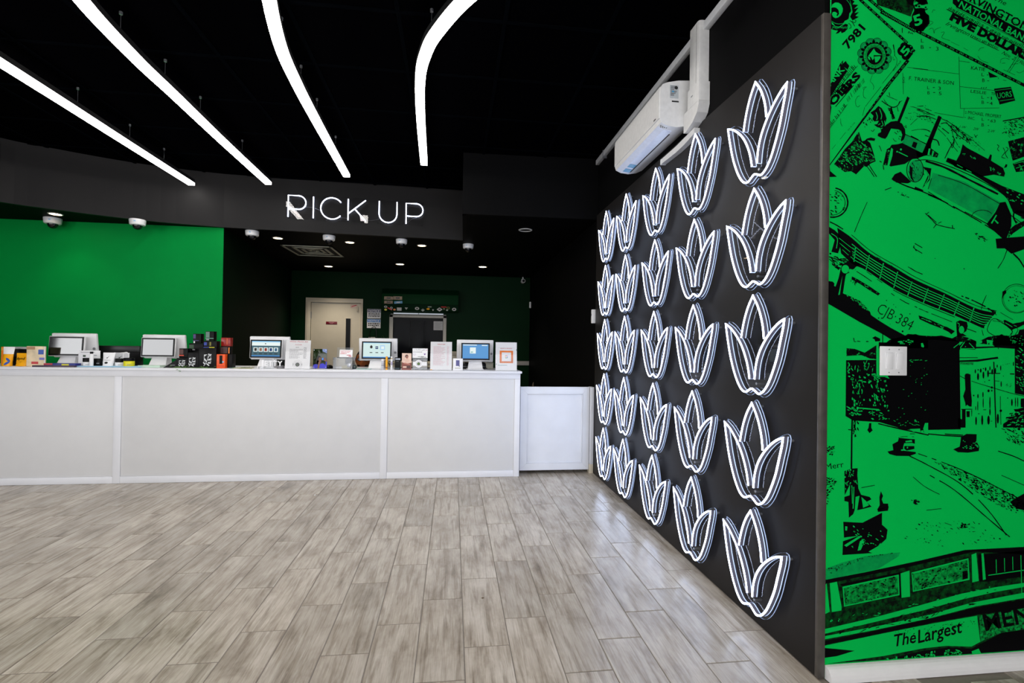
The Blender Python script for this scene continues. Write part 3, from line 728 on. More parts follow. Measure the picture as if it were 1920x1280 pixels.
# ================================================================== COUNTER AND GATE
CZ = 1.02                                # counter top height
CF = 4.69                                # counter front face
CX0, CX1 = -5.6, 0.655
ct = thing('service_counter', 'long white service counter with framed panels across the room', 'counter', (-1.8, 4.95, 0))
box('countertop', WHITE, ct, CX0, CX1 + 0.012, CF - 0.032, CF + 0.62, CZ - 0.021, CZ, 0.003)
box('body', WHITE, ct, CX0 + 0.01, CX1 - 0.001, CF + 0.0125, CF + 0.58, 0.0, CZ - 0.0215)
RZ0, RZ1 = 0.062, 0.945
box('top_rail', WHITE, ct, CX0, CX1, CF, CF + 0.012, RZ1, CZ - 0.022, 0.0015)
bats = [(-5.23, -5.17), (-2.958, -2.898), (-0.662, -0.600), (CX1 - 0.055, CX1)]
for x0, x1 in bats: box('batten', WHITE, ct, x0, x1, CF - 0.001, CF + 0.012, 0.001, RZ1 - 0.0008, 0.0015)
for (a0, a1), (b0, b1) in zip(bats, bats[1:]):
    box('front_panel', PANELW, ct, a1 + 0.001, b0 - 0.001, CF + 0.0065, CF + 0.012, RZ0 + 0.001, RZ1 - 0.001, 0.001)
    box('base_rail', WHITE, ct, a1 + 0.0008, b0 - 0.0008, CF, CF + 0.012, 0.001, RZ0, 0.0015)

GY = 4.78
gt = thing('swing_gate', 'low white panelled gate between the counter and the tulip wall', 'gate', (1.03, GY, 0.036))
GX0, GX1, GZ0, GZ1 = 0.672, 1.372, 0.036, 0.862
def mitre(name, pts2, y0, y1, mt, par):
    MB().prism(pts2, 'y', y0, y1).build(name, mt, par)
w = 0.068
BW = mat('gate_white_paint', (224, 226, 232), 0.35, var=0.03, scale=6)
mitre('frame_rail', [(GX0, GZ1), (GX1, GZ1), (GX1 - w, GZ1 - w), (GX0 + w, GZ1 - w)], GY, GY + 0.036, BW, gt)
mitre('frame_rail', [(GX0, GZ0), (GX1, GZ0), (GX1 - w, GZ0 + w), (GX0 + w, GZ0 + w)], GY, GY + 0.036, BW, gt)
mitre('frame_stile', [(GX0, GZ0 + .0008), (GX0, GZ1 - .0008), (GX0 + w - .0008, GZ1 - w), (GX0 + w - .0008, GZ0 + w)], GY, GY + 0.036, BW, gt)
mitre('frame_stile', [(GX1, GZ0 + .0008), (GX1, GZ1 - .0008), (GX1 - w + .0008, GZ1 - w), (GX1 - w + .0008, GZ0 + w)], GY, GY + 0.036, BW, gt)
box('panel', BW, gt, GX0 + w - .01, GX1 - w + .01, GY + 0.018, GY + 0.026, GZ0 + w - .01, GZ1 - w + .01)
for q in ((GX0 + w, GX1 - w, GZ1 - w - .010, GZ1 - w), (GX0 + w, GX1 - w, GZ0 + w, GZ0 + w + .010), (GX0 + w, GX0 + w + .010, GZ0 + w + .01, GZ1 - w - .01), (GX1 - w - .010, GX1 - w, GZ0 + w + .01, GZ1 - w - .01)):
    box('bead', BW, gt, q[0], q[1], GY + 0.008, GY + 0.018, q[2], q[3], 0.003)
pst = thing('gate_post', 'narrow white post fixed to the dark wall beside the gate', 'post', (1.40, GY - 0.01, 0))
box('shaft', BW, pst, 1.379, XR - 0.0135, GY - 0.014, GY + 0.07, 0.09, 0.863, 0.003); box('plinth', CREAM, pst, 1.377, XR - 0.0134, GY - 0.014, GY + 0.07, 0.0, 0.0895, 0.003)
for z in (0.2, 0.7): MB().lathe([(0, 0), (0.0045, 0), (0.0045, 0.07), (0, 0.07)], (1.3735, GY + 0.043, z), 8).build('hinge', STEEL, gt, smooth=True)

# ================================================================== THINGS ON THE COUNTER
def X(px, Y, py=660): return at(px, py, 'y', Y).x
def Z(py, Y, px): return at(px, py, 'y', Y).z
def span(px0, px1, pyt, Y):
    """left, right and top of something seen on the counter whose front stands at depth Y"""
    c = (px0 + px1) / 2
    return at(px0, pyt, 'y', Y).x, at(px1, pyt, 'y', Y).x, at(c, pyt, 'y', Y).z
C0 = CZ + 0.0006
def PR(o_or_name): return o_or_name
def plain_box(name, label, cat, px0, px1, pyt, Y, depth, mt, z0=None, lid=None, lidmat=None, group=None, yaw=0, prints=(), bev=0.002):
    x0, x1, z1 = span(px0, px1, pyt, Y); z0 = C0 if z0 is None else z0
    cx = (x0 + x1) / 2; t = thing(name, label, cat, (cx, Y + depth / 2, z0), group)
    if lid:
        zl = z1 - lid * (z1 - z0)
        box('box_base', mt, t, x0, x1, Y, Y + depth, z0, zl - 0.0006, bev); box('lid', lidmat or mt, t, x0 - .001, x1 + .001, Y - .001, Y + depth + .001, zl, z1, bev)
    else: box('body', mt, t, x0, x1, Y, Y + depth, z0, z1, bev)
    for nm, pm, u0, u1, v0, v1 in prints:
        mb = MB(); mb.box(x0 + u0 * (x1 - x0), x0 + u1 * (x1 - x0), Y - 0.0022, Y - 0.0004 - (0.001 if lid else 0), z0 + v0 * (z1 - z0), z0 + v1 * (z1 - z0))
        mb.build(nm, pm, t)
    if yaw: t.rotation_euler.z = yaw
    return t, (x0, x1, z0, z1)
def cm(name, rgb, rough=0.4, **k): return mat(name, rgb, rough, **k)
YEL = cm('yellow_pouch_foil', (246, 172, 18), 0.35); ORG = cm('orange_card', (228, 120, 20)); BLU = cm('blue_print', (30, 78, 170)); REDP = cm('red_print', (190, 30, 36))
BLK = cm('black_card', (5, 5, 6), 0.4, var=.05, spec=.18); PURP = cm('purple_print', (112, 62, 150)); LIME = cm('yellow_label', (222, 214, 22)); TEAL = cm('teal_print', (30, 120, 120))

def pouch(name, label, px0, px1, pyt, Y, mt, top_mat=None, split=0.0, lean=0.02, text=None, art=None, z0=None):
    x0, x1, z1 = span(px0, px1, pyt, Y); z0 = C0 if z0 is None else z0
    t = thing(name, label, 'pouch', ((x0 + x1) / 2, Y + 0.03, z0))
    def skin(v0, v1, mtl, nm, e=0.0):
        n, mrows = 10, 10; vs = []; fs = []
        for side in (-1, 1):
            for j in range(mrows + 1):
                v = v0 + (v1 - v0) * j / mrows
                for i in range(n + 1):
                    u = i / n; bulge = 0.030 * (1 - v) ** 0.8 * math.sin(PI * u) ** 0.5 + 0.0015
                    inset = 0.05 * math.sin(PI * min(1, v * 1.1)) + (0.06 * (1 - v) if v < .3 else 0)
                    x = x0 + (x1 - x0) * (inset + (1 - 2 * inset) * u)
                    y = Y + 0.034 + lean * v + side * (bulge + e); vs.append((x, y, z0 + (z1 - z0) * v))
        N1 = (n + 1) * (mrows + 1)
        for s_ in (0, 1):
            for j in range(mrows):
                for i in range(n):
                    a = s_ * N1 + j * (n + 1) + i; fs.append((a, a + 1, a + n + 2, a + n + 1))
        for j in range(mrows):
            for i in (0, n):
                a = j * (n + 1) + i; fs.append((a, a + n + 1, N1 + a + n + 1, N1 + a))
        for i in range(n):
            for j in (0, mrows): a = j * (n + 1) + i; fs.append((a, a + 1, N1 + a + 1, N1 + a))
        MB().mesh(vs, fs) if False else None
        mb = MB(); mb.mesh(vs, fs); return mb.build(nm, mtl, t, smooth=True)
    if split: skin(0, split, mt, 'pouch_body'); skin(split + .004, 1, top_mat, 'pouch_top', 0.0006)
    else: skin(0, 1, mt, 'pouch_body')
    w_, h_ = x1 - x0, z1 - z0
    MB().box(x0 + .08 * w_, x1 - .08 * w_, Y + .030 + lean, Y + .038 + lean, z1 - 0.012, z1 - 0.009).build('zip_seal', PAPER, t)
    yf = Y - 0.0005
    def P2(u, v): return (x0 + u * w_, Y + 0.034 + lean * v - (0.030 * (1 - v) ** .8 * math.sin(PI * min(max(u, .02), .98)) ** .5 + 0.0015) - 0.0016, z0 + v * h_)
    if text:
        mb = MB(); vs, fs = text2d(text[0], 0.02); ws = max(v[0] for v in vs); k = text[3] / ws
        mb.mesh([P2(text[1] + v[0] * k, text[2] + v[1] * k * w_ / h_) for v in vs], fs); mb.build('lettering', BLK, t)
    for nm, pm, pts in art or ():
        mb = MB(); c = (sum(p[0] for p in pts) / len(pts), sum(p[1] for p in pts) / len(pts))
        for (p, q) in zip(pts, pts[1:] + pts[:1]): mb.poly([P2(*c), P2(*p), P2(*q)])
        mb.build(nm, pm, t)
    return t
def ell(cu, cv, a, b, rot=0, n=12): return [(cu + a * math.cos(t) * math.cos(rot) - b * math.sin(t) * math.sin(rot), cv + a * math.cos(t) * math.sin(rot) + b * math.sin(t) * math.cos(rot)) for t in [2 * PI * i / n for i in range(n)]]

def jar(name, label, px0, px1, pyt, Y, body, lidm, labelm, lidfrac=0.42, cat='jar'):
    x0, x1, z1 = span(px0, px1, pyt, Y); r = (x1 - x0) / 2; cx = (x0 + x1) / 2; h = z1 - C0; c = (cx, Y + r, C0)
    t = thing(name, label, cat, c)
    MB().lathe([(0, 0), (r * .92, 0), (r * .97, 0.002), (r * .97, h * (1 - lidfrac) - .002), (r * .8, h * (1 - lidfrac)), (0, h * (1 - lidfrac))], c, 24).build('glass_body', body, t, smooth=True)
    MB().lathe([(0, h * (1 - lidfrac) + .0005), (r, h * (1 - lidfrac) + .0005), (r, h - .003), (r * .95, h), (0, h)], c, 24).build('lid', lidm, t, smooth=True)
    MB().lathe([(r * .975, h * .06), (r * .985, h * .07), (r * .985, h * (1 - lidfrac) * .94), (r * .975, h * (1 - lidfrac) * .95)], c, 24).build('label_wrap', labelm, t, smooth=True)
    mb = MB(); a0 = math.atan2(-Y, -cx)
    for k, v in enumerate((.30, .22)):
        n = 5
        for i in range(n):
            b0, b1 = a0 - .45 + (.9 - .3 * k) * i / n, a0 - .45 + (.9 - .3 * k) * (i + 1) / n; R_ = r * .99
            mb.poly([(cx + R_ * math.cos(b0), c[1] + R_ * math.sin(b0), C0 + h * v), (cx + R_ * math.cos(b1), c[1] + R_ * math.sin(b1), C0 + h * v), (cx + R_ * math.cos(b1), c[1] + R_ * math.sin(b1), C0 + h * (v + .035)), (cx + R_ * math.cos(b0), c[1] + R_ * math.sin(b0), C0 + h * (v + .035))])
    mb.build('label_print', INKG, t); return t
def stick(name, label, px0, px1, pyt, Y, profile, mats, cat):
    """upright round tube from (radius fraction, height fraction, part name, material) pieces"""
    x0, x1, z1 = span(px0, px1, pyt, Y); r = (x1 - x0) / 2; cx = (x0 + x1) / 2; h = z1 - C0; c = (cx, Y + r, C0)
    t = thing(name, label, cat, c)
    for nm, mt, h0, h1, rf in profile:
        MB().lathe([(0, h * h0 + .0003), (r * rf * .96, h * h0 + .0003), (r * rf, h * h0 + .0015), (r * rf, h * h1 - .0015), (r * rf * .94, h * h1 - .0002), (0, h * h1 - .0002)], c, 20).build(nm, mt, t, smooth=True)
    return t
def lines(mb, x0, x1, y, zt, zb, n, h, frac=0.7, jitter=0.3, gap=0.0):
    for i in range(n):
        z = zt - (zt - zb) * i / max(1, n - 1); L_ = (x1 - x0) * (frac + random.uniform(-jitter, jitter) * .5); x = x0
        while x < x0 + L_ - .002:
            wl = min(random.uniform(.006, .02), x0 + L_ - x); mb.box(x, x + wl, y - .0002, y, z, z + h); x += wl + .003

# ---- point-of-sale terminals
def terminal(label, xc, yaw, Yf=4.85, screen='off', group='white point-of-sale terminals on the counter'):
    t = thing('sales_terminal', label, 'terminal', (xc, Yf + 0.09, C0), group)
    ox, oy = xc, Yf
    def B(x0, x1, y0, y1, z0, z1, b, tilt=0.0, piv=(0, 0)):
        M = Matrix.Translation((ox, oy, C0)) @ Matrix.Translation((0, piv[0], piv[1])) @ Matrix.Rotation(tilt, 4, 'X') @ Matrix.Translation((0, -piv[0], -piv[1]))
        return MB().box(x0, x1, y0, y1, z0, z1, b, 0, M), M
    # base foot and tapered stand
    B(-0.085, 0.085, 0.0, 0.20, 0.0, 0.010, 0.004)[0].build('base_plate', PLASW, t, smooth=True)
    st = MB(); st.mesh([(ox + x, oy + y, C0 + z) for x, y, z in ((-.074, .008, .0105), (.074, .008, .0105), (.074, .11, .0105), (-.074, .11, .0105), (-.058, .065, .125), (.058, .065, .125), (.058, .125, .125), (-.058, .125, .125))], [(0, 1, 2, 3), (4, 5, 6, 7), (0, 1, 5, 4), (1, 2, 6, 5), (2, 3, 7, 6), (3, 0, 4, 7)])
    st.build('stand', PLASW, t)
    # staff-side monitor leaning the other way, customer tablet in front
    B(-0.186, 0.186, 0.118, 0.150, 0.075, 0.30, 0.008, math.radians(8), (0.13, 0.19))[0].build('staff_monitor', PLASW, t, smooth=True)
    bm_, M1 = B(-0.176, 0.176, 0.150, 0.154, 0.085, 0.292, 0.001, math.radians(8), (0.13, 0.19)); bm_.build('staff_screen', SCREENOFF, t)
    T = math.radians(-4); pv = (0.03, 0.19)
    cs, M = B(-0.148, 0.148, 0.022, 0.046, 0.090, 0.272, 0.006, T, pv); cs.build('customer_display', PLASW, t, smooth=True)
    bz, _ = B(-0.142, 0.142, 0.0185, 0.0218, 0.096, 0.267, 0.0012, T, pv); bz.build('bezel', PLASB, t)
    hub, _ = B(-0.05, 0.05, 0.046, 0.12, 0.15, 0.21, 0.006, 0, pv); hub.build('hinge_block', PLASW, t)
    def Q(mb, u0, u1, v0, v1, lift=0.0):     # patch on the customer screen, u,v in 0..1
        X0, X1, Z0, Z1 = -0.128, 0.128, 0.110, 0.254
        ps = [(X0 + (X1 - X0) * a, 0.0181 - lift, Z0 + (Z1 - Z0) * b_) for a, b_ in ((u0, v0), (u1, v0), (u1, v1), (u0, v1))]
        mb.poly([M @ Vector(p) for p in ps])
    scr = MB(); Q(scr, 0, 1, 0, 1)
    if screen == 'off': scr.build('screen', SCREENOFF, t)
    else:
        bg = {'icons': emitter('screen_pale_light', (205, 228, 226), 0.85), 'shop': emitter('screen_teal_light', (66, 98, 110), 0.85), 'desk': emitter('screen_blue_light', (90, 150, 206), 0.85)}[screen]
        scr.build('screen', bg, t)
        bar = MB(); Q(bar, 0, 1, 0, .055, .0003); bar.build('task_bar', emitter('screen_taskbar_light', (70, 140, 210), 0.9), t)
        dk = emitter('screen_dark_light', (52, 46, 44), 0.6); wt = emitter('screen_white_light', (226, 238, 236), 0.85); nv = emitter('screen_navy_light', (36, 62, 110), 0.8); rd = emitter('screen_red_light', (140, 50, 40), 0.8)
        if screen == 'icons':
            a = MB(); Q(a, .26, .33, .62, .80, .0004); Q(a, .285, .31, .80, .84, .0004); Q(a, .25, .345, .66, .76, .0004); a.build('screen_icon', dk, t)
            a = MB(); Q(a, .45, .55, .58, .76, .0004); a.build('screen_icon', nv, t); a = MB(); Q(a, .465, .535, .66, .69, .0006); a.build('screen_icon', wt, t)
            a = MB(); Q(a, .62, .80, .52, .84, .0003); a.build('screen_icon', emitter('screen_select_light', (170, 206, 236), 0.85), t); a = MB(); Q(a, .66, .77, .58, .76, .0005); a.build('screen_icon', wt, t)
            a = MB()
            for u in (.24, .455, .66): Q(a, u, u + .10, .31, .36, .0004)
            a.build('screen_caption', dk, t)
            a = MB(); Q(a, 0, 1, .965, 1, .0004); a.build('screen_caption', emitter('screen_header_light', (130, 190, 230), 0.9), t)
        if screen == 'shop':
            a = MB(); Q(a, 0, 1, .70, .93, .0003); a.build('screen_header', wt, t)
            a = MB(); Q(a, 0, 1, .93, 1, .0004); a.build('screen_header', emitter('screen_header_light', (130, 190, 230), 0.9), t)
            a = MB(); Q(a, .46, .50, .80, .86, .0006); a.build('screen_icon', dk, t)
            for k, mm in enumerate((dk, emitter('screen_brown_light', (150, 110, 90), .7), rd, nv, emitter('screen_steel_light', (60, 100, 130), .8))):
                u = .06 + k * .18; a = MB(); Q(a, u, u + .15, .30, .58, .0004); a.build('screen_tile', wt, t)
                a = MB(); Q(a, u + .03, u + .12, .34, .54, .0007); a.build('screen_icon', mm, t); a = MB(); Q(a, u + .02, u + .13, .14, .19, .0004); a.build('screen_caption', dk, t)
        if screen == 'desk':
            a = MB(); Q(a, .28, .51, .36, .78, .0004); a.build('screen_window', wt, t)
            a = MB(); Q(a, .32, .40, .42, .50, .0007); Q(a, .31, .34, .38, .41, .0007); a.build('screen_icon', emitter('screen_mint_light', (130, 180, 180), .9), t)
            a = MB(); Q(a, .02, .55, .915, .97, .0004); Q(a, .74, .96, .90, .96, .0004); a.build('screen_caption', wt, t)
            a = MB(); Q(a, 0, 1, 0, .022, .0006); a.build('task_bar', nv, t)
    mb = MB()
    mb.lathe([(0, -.0022), (.012, -.0022), (.012, -0.0005)], (ox + .165, oy + .118, C0 + .16), 14, 'y'); mb.build('badge', PLASG, t)
    mb = MB(); mb.tube(spline([(ox + .05, oy + .13, C0 + .10), (ox + .10, oy + .16, C0 + .05), (ox + .11, oy + .17, C0 + .02), (ox + .13, oy + .18, C0 + .004)], 5), .003, 6); mb.build('cable', PLASB, t, smooth=True)
    t.rotation_euler.z = yaw
    return t
terminal('white terminal with a dark blank screen, leftmost on the counter, behind small jars', -3.476, 0.0)
terminal('white terminal with a pale blank screen left of the stacked black boxes', -2.706, 0.0)
terminal('white terminal showing five shop icons on its screen, behind the small white letter sign', -1.757, -0.02, screen='shop')
terminal('white terminal showing three icons on a pale screen, in front of the seated person', -0.735, 0.0, screen='icons')
terminal('white terminal with a blue desktop screen, rightmost on the counter', 0.225, 0.0, screen='desk')

# ---- left end: pouches, cards, jars
pouch('snack_pouch', 'orange and white pouch cut by the left edge of the view', -3, 18, 650, 4.78, YEL, PAPER, 0.62, art=[('leaf_print', BLU, ell(.70, .33, .2, .06, -.4)), ('leaf_print', BLU, ell(.66, .15, .22, .07, .35))])
plain_box('display_box', 'flat black box with pale top edge behind the yellow pouch', 'box', 20, 50, 650, 4.92, 0.10, BLK, lid=0.12, lidmat=cm('grey_card', (170, 170, 172)))
plain_box('carton', 'orange carton behind the white-topped pouch at the left end', 'box', 2, 21, 650, 4.95, 0.06, ORG, prints=[('top_band', cm('gold_print', (214, 150, 40)), .05, .95, .8, .95)])
plain_box('small_box', 'small black carton between the orange and the yellow pouch', 'box', 13, 24, 668, 4.86, 0.04, BLK, prints=[('front_label', cm('grey_label', (60, 62, 62)), .1, .9, .1, .5)])
pouch('snack_pouch', 'yellow pouch with black lettering', 22, 50, 662, 4.78, YEL, text=('kynd', .17, .50, .52), art=[('leaf_print', cm('olive_print', (120, 120, 20)), ell(.14, .55, .06, .05)), ('smile_print', BLK, [(.32, .36), (.45, .33), (.6, .36), (.45, .31)])])
t, q = plain_box('picture_card', 'beige picture card with red and blue objects, left of the first terminal', 'sign', 50, 85, 649, 4.78, 0.012, cm('beige_card', (226, 206, 172), 0.5, var=.2, scale=14), prints=[('red_print', REDP, .28, .64, .12, .24), ('blue_print', BLU, .64, .92, .60, .84), ('violet_print', cm('violet_print', (110, 110, 190)), .70, .98, .33, .44), ('brown_band', cm('brown_print', (168, 126, 86)), .0, .45, .84, .98), ('edge_strip', PAPER, .96, 1.0, 0, 1)])
plain_box('flat_tray', 'flat red, blue and yellow packets lying before the leftmost terminal', 'packet', 82, 141, 681, 4.74, 0.07, cm('navy_card', (38, 44, 130)), prints=[('red_end', REDP, .0, .28, .55, 1), ('yellow_patch', LIME, .57, .8, .2, .85), ('black_edge', BLK, .0, 1, 0, .16)])
plain_box('brochure', 'thin dark leaflet lying at the front edge by the picture card', 'leaflet', 60, 139, 685, 4.70, 0.03, cm('plum_leaflet', (60, 40, 60)), bev=0.0005)
t, q = plain_box('logo_card', 'white card with round emblem above the black jar', 'sign', 147, 188, 657, 4.86, 0.004, PAPER, z0=C0, prints=[('caption', INKG, .12, .75, .88, .91), ('emblem', cm('dark_green_print', (30, 60, 40)), .22, .34, .60, .72), ('caption', INKG, .60, .85, .70, .73)])
jar('cosmetic_jar', 'black jar with white label under the white emblem card', 151, 167, 671, 4.76, BLK, BLK, PAPER)
stick('lip_balm', 'slim white tube with black cap among the jars', 166, 173, 659, 4.74, [('tube', PAPER, 0, .86, 1), ('cap', BLK, .86, 1, .8)], None, 'tube')
plain_box('small_box', 'small black box between white tube and white pouch', 'box', 174, 188, 672, 4.78, 0.05, BLK, prints=[('front_label', INKG, .5, .9, .4, .48)])
CHK = [('tick_print', BLK, [(.40, .66), (.46, .58), (.62, .80), (.47, .66)]), ('print_patch', INKB, ell(.48, .30, .14, .07)), ('print_patch', INKG, ell(.5, .48, .3, .015))]
pouch('white_pouch', 'upright white pouch with black tick mark, front of the jars', 186, 209, 661, 4.75, PAPER, art=CHK)
pouch('white_pouch', 'wide white pouch behind the white-lidded jar, left of the black panel', 206, 236, 661, 4.86, cm('pale_pouch', (214, 216, 220)), art=CHK)
cb = thing('hook', 'white carabiner hook hanging out of the wide white pouch', 'hook', (X(238, 4.84), 4.84, C0 + .12))
hx = X(237, 4.85); hz = Z(667, 4.85, 237)
MB().tube([(hx + .024 * math.cos(a) - .002, 4.85, hz + .032 * math.sin(a)) for a in [2 * PI * i / 20 for i in range(20)]], .0045, 8, closed=True).build('ring', PAPER, cb, smooth=True)
MB().tube([(hx - .05, 4.852, hz + .026), (hx + .002, 4.852, hz + .031)], .004, 6).build('strap', PAPER, cb, smooth=True)
jar('cosmetic_jar', 'black jar with white label beside the yellow jar', 212, 228, 672, 4.78, BLK, BLK, PAPER)
jar('cosmetic_jar', 'jar with yellow label and purple edge, black lid', 227, 246, 671, 4.74, BLK, BLK, LIME, 0.30)
plain_box('purple_carton', 'narrow purple carton right behind the yellow jar', 'box', 240, 248, 674, 4.84, 0.03, PURP, prints=[('dark_patch', BLK, .3, .7, .2, .6)])
plain_box('black_case', 'large flat black case standing behind the small jars', 'case', 168, 262, 648, 5.07, 0.06, BLK, lid=0.3, lidmat=cm('soft_black', (20, 20, 21)))
mat_, q = plain_box('counter_mat', 'pale blue mat lying under the jars and pouches', 'mat', 140, 262, 686.2, 4.735, 0.14, cm('pale_blue_mat', (150, 190, 214), 0.6), bev=0.0003)
plain_box('counter_mat', 'thin white slab with green edge under the second terminal', 'mat', 258, 300, 685.0, 4.76, 0.10, cm('pale_green_slab', (190, 214, 196)), bev=0.0005)

# ---- black display boxes with leaf emblems
def leaf_logo(t, x0, x1, Y, z0, z1):
    mb = MB(); w_, h_ = x1 - x0, z1 - z0
    def P3(u, v): return (x0 + u * w_, Y - 0.0012, z0 + v * h_)
    sq = [(.24, .30), (.24, .74), (.70, .74), (.70, .30)]
    for a, b in (((.24, .34), (.24, .74)), ((.24, .74), (.45, .74)), ((.74, .66), (.74, .26)), ((.74, .26), (.55, .26))):
        d = Vector((b[0] - a[0], b[1] - a[1])).normalized() ; n = Vector((-d.y, d.x)) * .014
        mb.poly([P3(a[0] + n.x, a[1] + n.y), P3(b[0] + n.x, b[1] + n.y), P3(b[0] - n.x, b[1] - n.y), P3(a[0] - n.x, a[1] - n.y)])
    stem = spline([(.22, .12, 0), (.40, .32, 0), (.50, .52, 0), (.56, .80, 0)], 5)
    for a, b in zip(stem, stem[1:]): mb.poly([P3(a.x - .022, a.y), P3(b.x - .022, b.y), P3(b.x + .022, b.y), P3(a.x + .022, a.y)])
    for cu, cv, a, b, r in ((.56, .66, .16, .055, 1.15), (.68, .72, .12, .05, .35), (.66, .48, .15, .05, .25), (.64, .30, .13, .045, -.1), (.34, .44, .13, .045, 2.3), (.26, .26, .12, .04, 2.6), (.52, .20, .14, .04, -.5), (.30, .70, .07, .035, .2)):
        mb.poly([P3(*p) for p in ell(cu, cv, a, b, r, 10)])
    mb.build('leaf_emblem', mat('silver_print', (215, 218, 220), 0.5), t)
GRP = 'stacked black product boxes'
wd = thing('sloped_sign', 'black wedge-shaped holder left of the stacked black boxes', 'holder', (X(318, 4.76), 4.80, C0), None)
x0, x1, z1 = span(306, 331, 674, 4.76)
MB().prism([(x0, C0), (x1, C0), (x1, z1)], 'y', 4.76, 4.86).build('wedge', BLK, wd); o = box('caption', INKG, wd, x0 + .06, x0 + .10, 4.7585, 4.7597, C0 + .022, C0 + .026)
t, q = plain_box('product_box', 'small black box with leaf emblem, leftmost of the stack', 'box', 331, 352, 671, 4.76, 0.07, BLK, group=GRP); leaf_logo(t, q[0], q[1], 4.76, q[2], q[3])
topz = q[3] + .0006
plain_box('product_box', 'black box with orange-red band, on top of the leftmost small box', 'box', 336, 352, 653, 4.77, 0.06, BLK, z0=topz, group=GRP, prints=[('red_band', cm('orange_red_print', (214, 62, 22)), .0, .56, .22, .32), ('brown_patch', cm('brown_dark_print', (74, 26, 16)), .05, .5, .4, .9)])
t, q = plain_box('product_box', 'black box with leaf emblem, second from the left in the stack', 'box', 352.3, 372.6, 660.5, 4.755, 0.08, BLK, group=GRP); leaf_logo(t, q[0] - .01, q[1] - .005, 4.755, q[2], q[3] - .02)
t, q2 = plain_box('product_box', 'tall plain black box behind the emblem boxes, carrying two others', 'box', 353, 381.5, 657, 4.845, 0.075, BLK, group=GRP)
t, q3 = plain_box('product_box', 'black box with dark green print halfway up the stack', 'box', 354.5, 381, 643.5, 4.85, 0.07, BLK, z0=q2[3] + .0006, group=GRP, prints=[('green_print', cm('dark_green_card', (16, 62, 20)), .02, .35, .2, .8), ('silver_print', INKG, .25, .42, .04, .2)])
plain_box('product_box', 'black and violet box on top of the left column', 'box', 362, 377, 625.5, 4.855, 0.06, BLK, z0=q3[3] + .0006, group=GRP, prints=[('violet_print', cm('dark_violet_print', (60, 46, 110)), .05, .35, .5, .95), ('violet_band', cm('dark_violet_print', (60, 46, 110)), .0, .75, .26, .32), ('bright_patch', PAPER, .1, .26, .02, .22)])
t, q4 = plain_box('product_box', 'largest black box with leaf emblem, middle of the stack', 'box', 372.9, 405.5, 652, 4.75, 0.085, BLK, group=GRP); leaf_logo(t, q4[0] + .02, q4[1] - .015, 4.75, q4[2], q4[3] - .02)
t, q5 = plain_box('product_box', 'black box with blue and yellow band above the large emblem box', 'box', 382, 406.5, 639, 4.76, 0.07, BLK, z0=q4[3] + .0006, group=GRP, prints=[('blue_band', cm('royal_blue_print', (24, 52, 150)), .0, .42, .02, .12), ('yellow_band', LIME, .42, .84, .02, .12), ('blue_print', cm('royal_blue_print', (24, 52, 150)), .03, .25, .35, .8), ('olive_print', cm('olive_gold_print', (110, 104, 22)), .45, .58, .3, .85)])
plain_box('product_box', 'black box with grey-green front, topmost of the whole stack', 'box', 385.5, 401, 621, 4.77, 0.06, BLK, z0=q5[3] + .0006, group=GRP, prints=[('grey_green_print', cm('grey_green_print', (92, 122, 112)), .05, .50, .35, .95), ('mint_band', cm('mint_print', (120, 190, 160)), .0, 1, .24, .29), ('grey_print', INKG, .1, .45, .05, .2)])
t, q6 = plain_box('product_box', 'wide low black box at the right end of the stack', 'box', 405.8, 435, 664, 4.80, 0.08, BLK, group=GRP)
plain_box('product_box', 'bright orange box with black window, front right of the stack', 'box', 406.2, 422, 664, 4.74, 0.05, cm('bright_orange_card', (240, 84, 14)), group=GRP, prints=[('window_print', BLK, .35, .70, .32, .92), ('dot_print', cm('pale_blue_dot', (140, 190, 220)), .70, .86, .40, .52), ('dark_orange_band', cm('dark_orange_print', (214, 64, 10)), .1, .9, .1, .22)])
t, q7 = plain_box('product_box', 'black and dark red box at the upper right of the stack', 'box', 413, 431, 649, 4.81, 0.06, BLK, z0=q6[3] + .0006, group=GRP, prints=[('dark_red_print', cm('maroon_print', (56, 16, 12)), .05, .75, .1, .9), ('orange_strip', ORG, .86, .98, .1, .85)])
plain_box('product_box', 'red box on the top right of the stack', 'box', 414.5, 432, 633, 4.815, 0.055, cm('deep_red_card', (146, 22, 16), 0.3), z0=q7[3] + .0006, group=GRP, prints=[('gold_strip', cm('copper_print', (196, 84, 40)), .60, .72, .2, .9)])
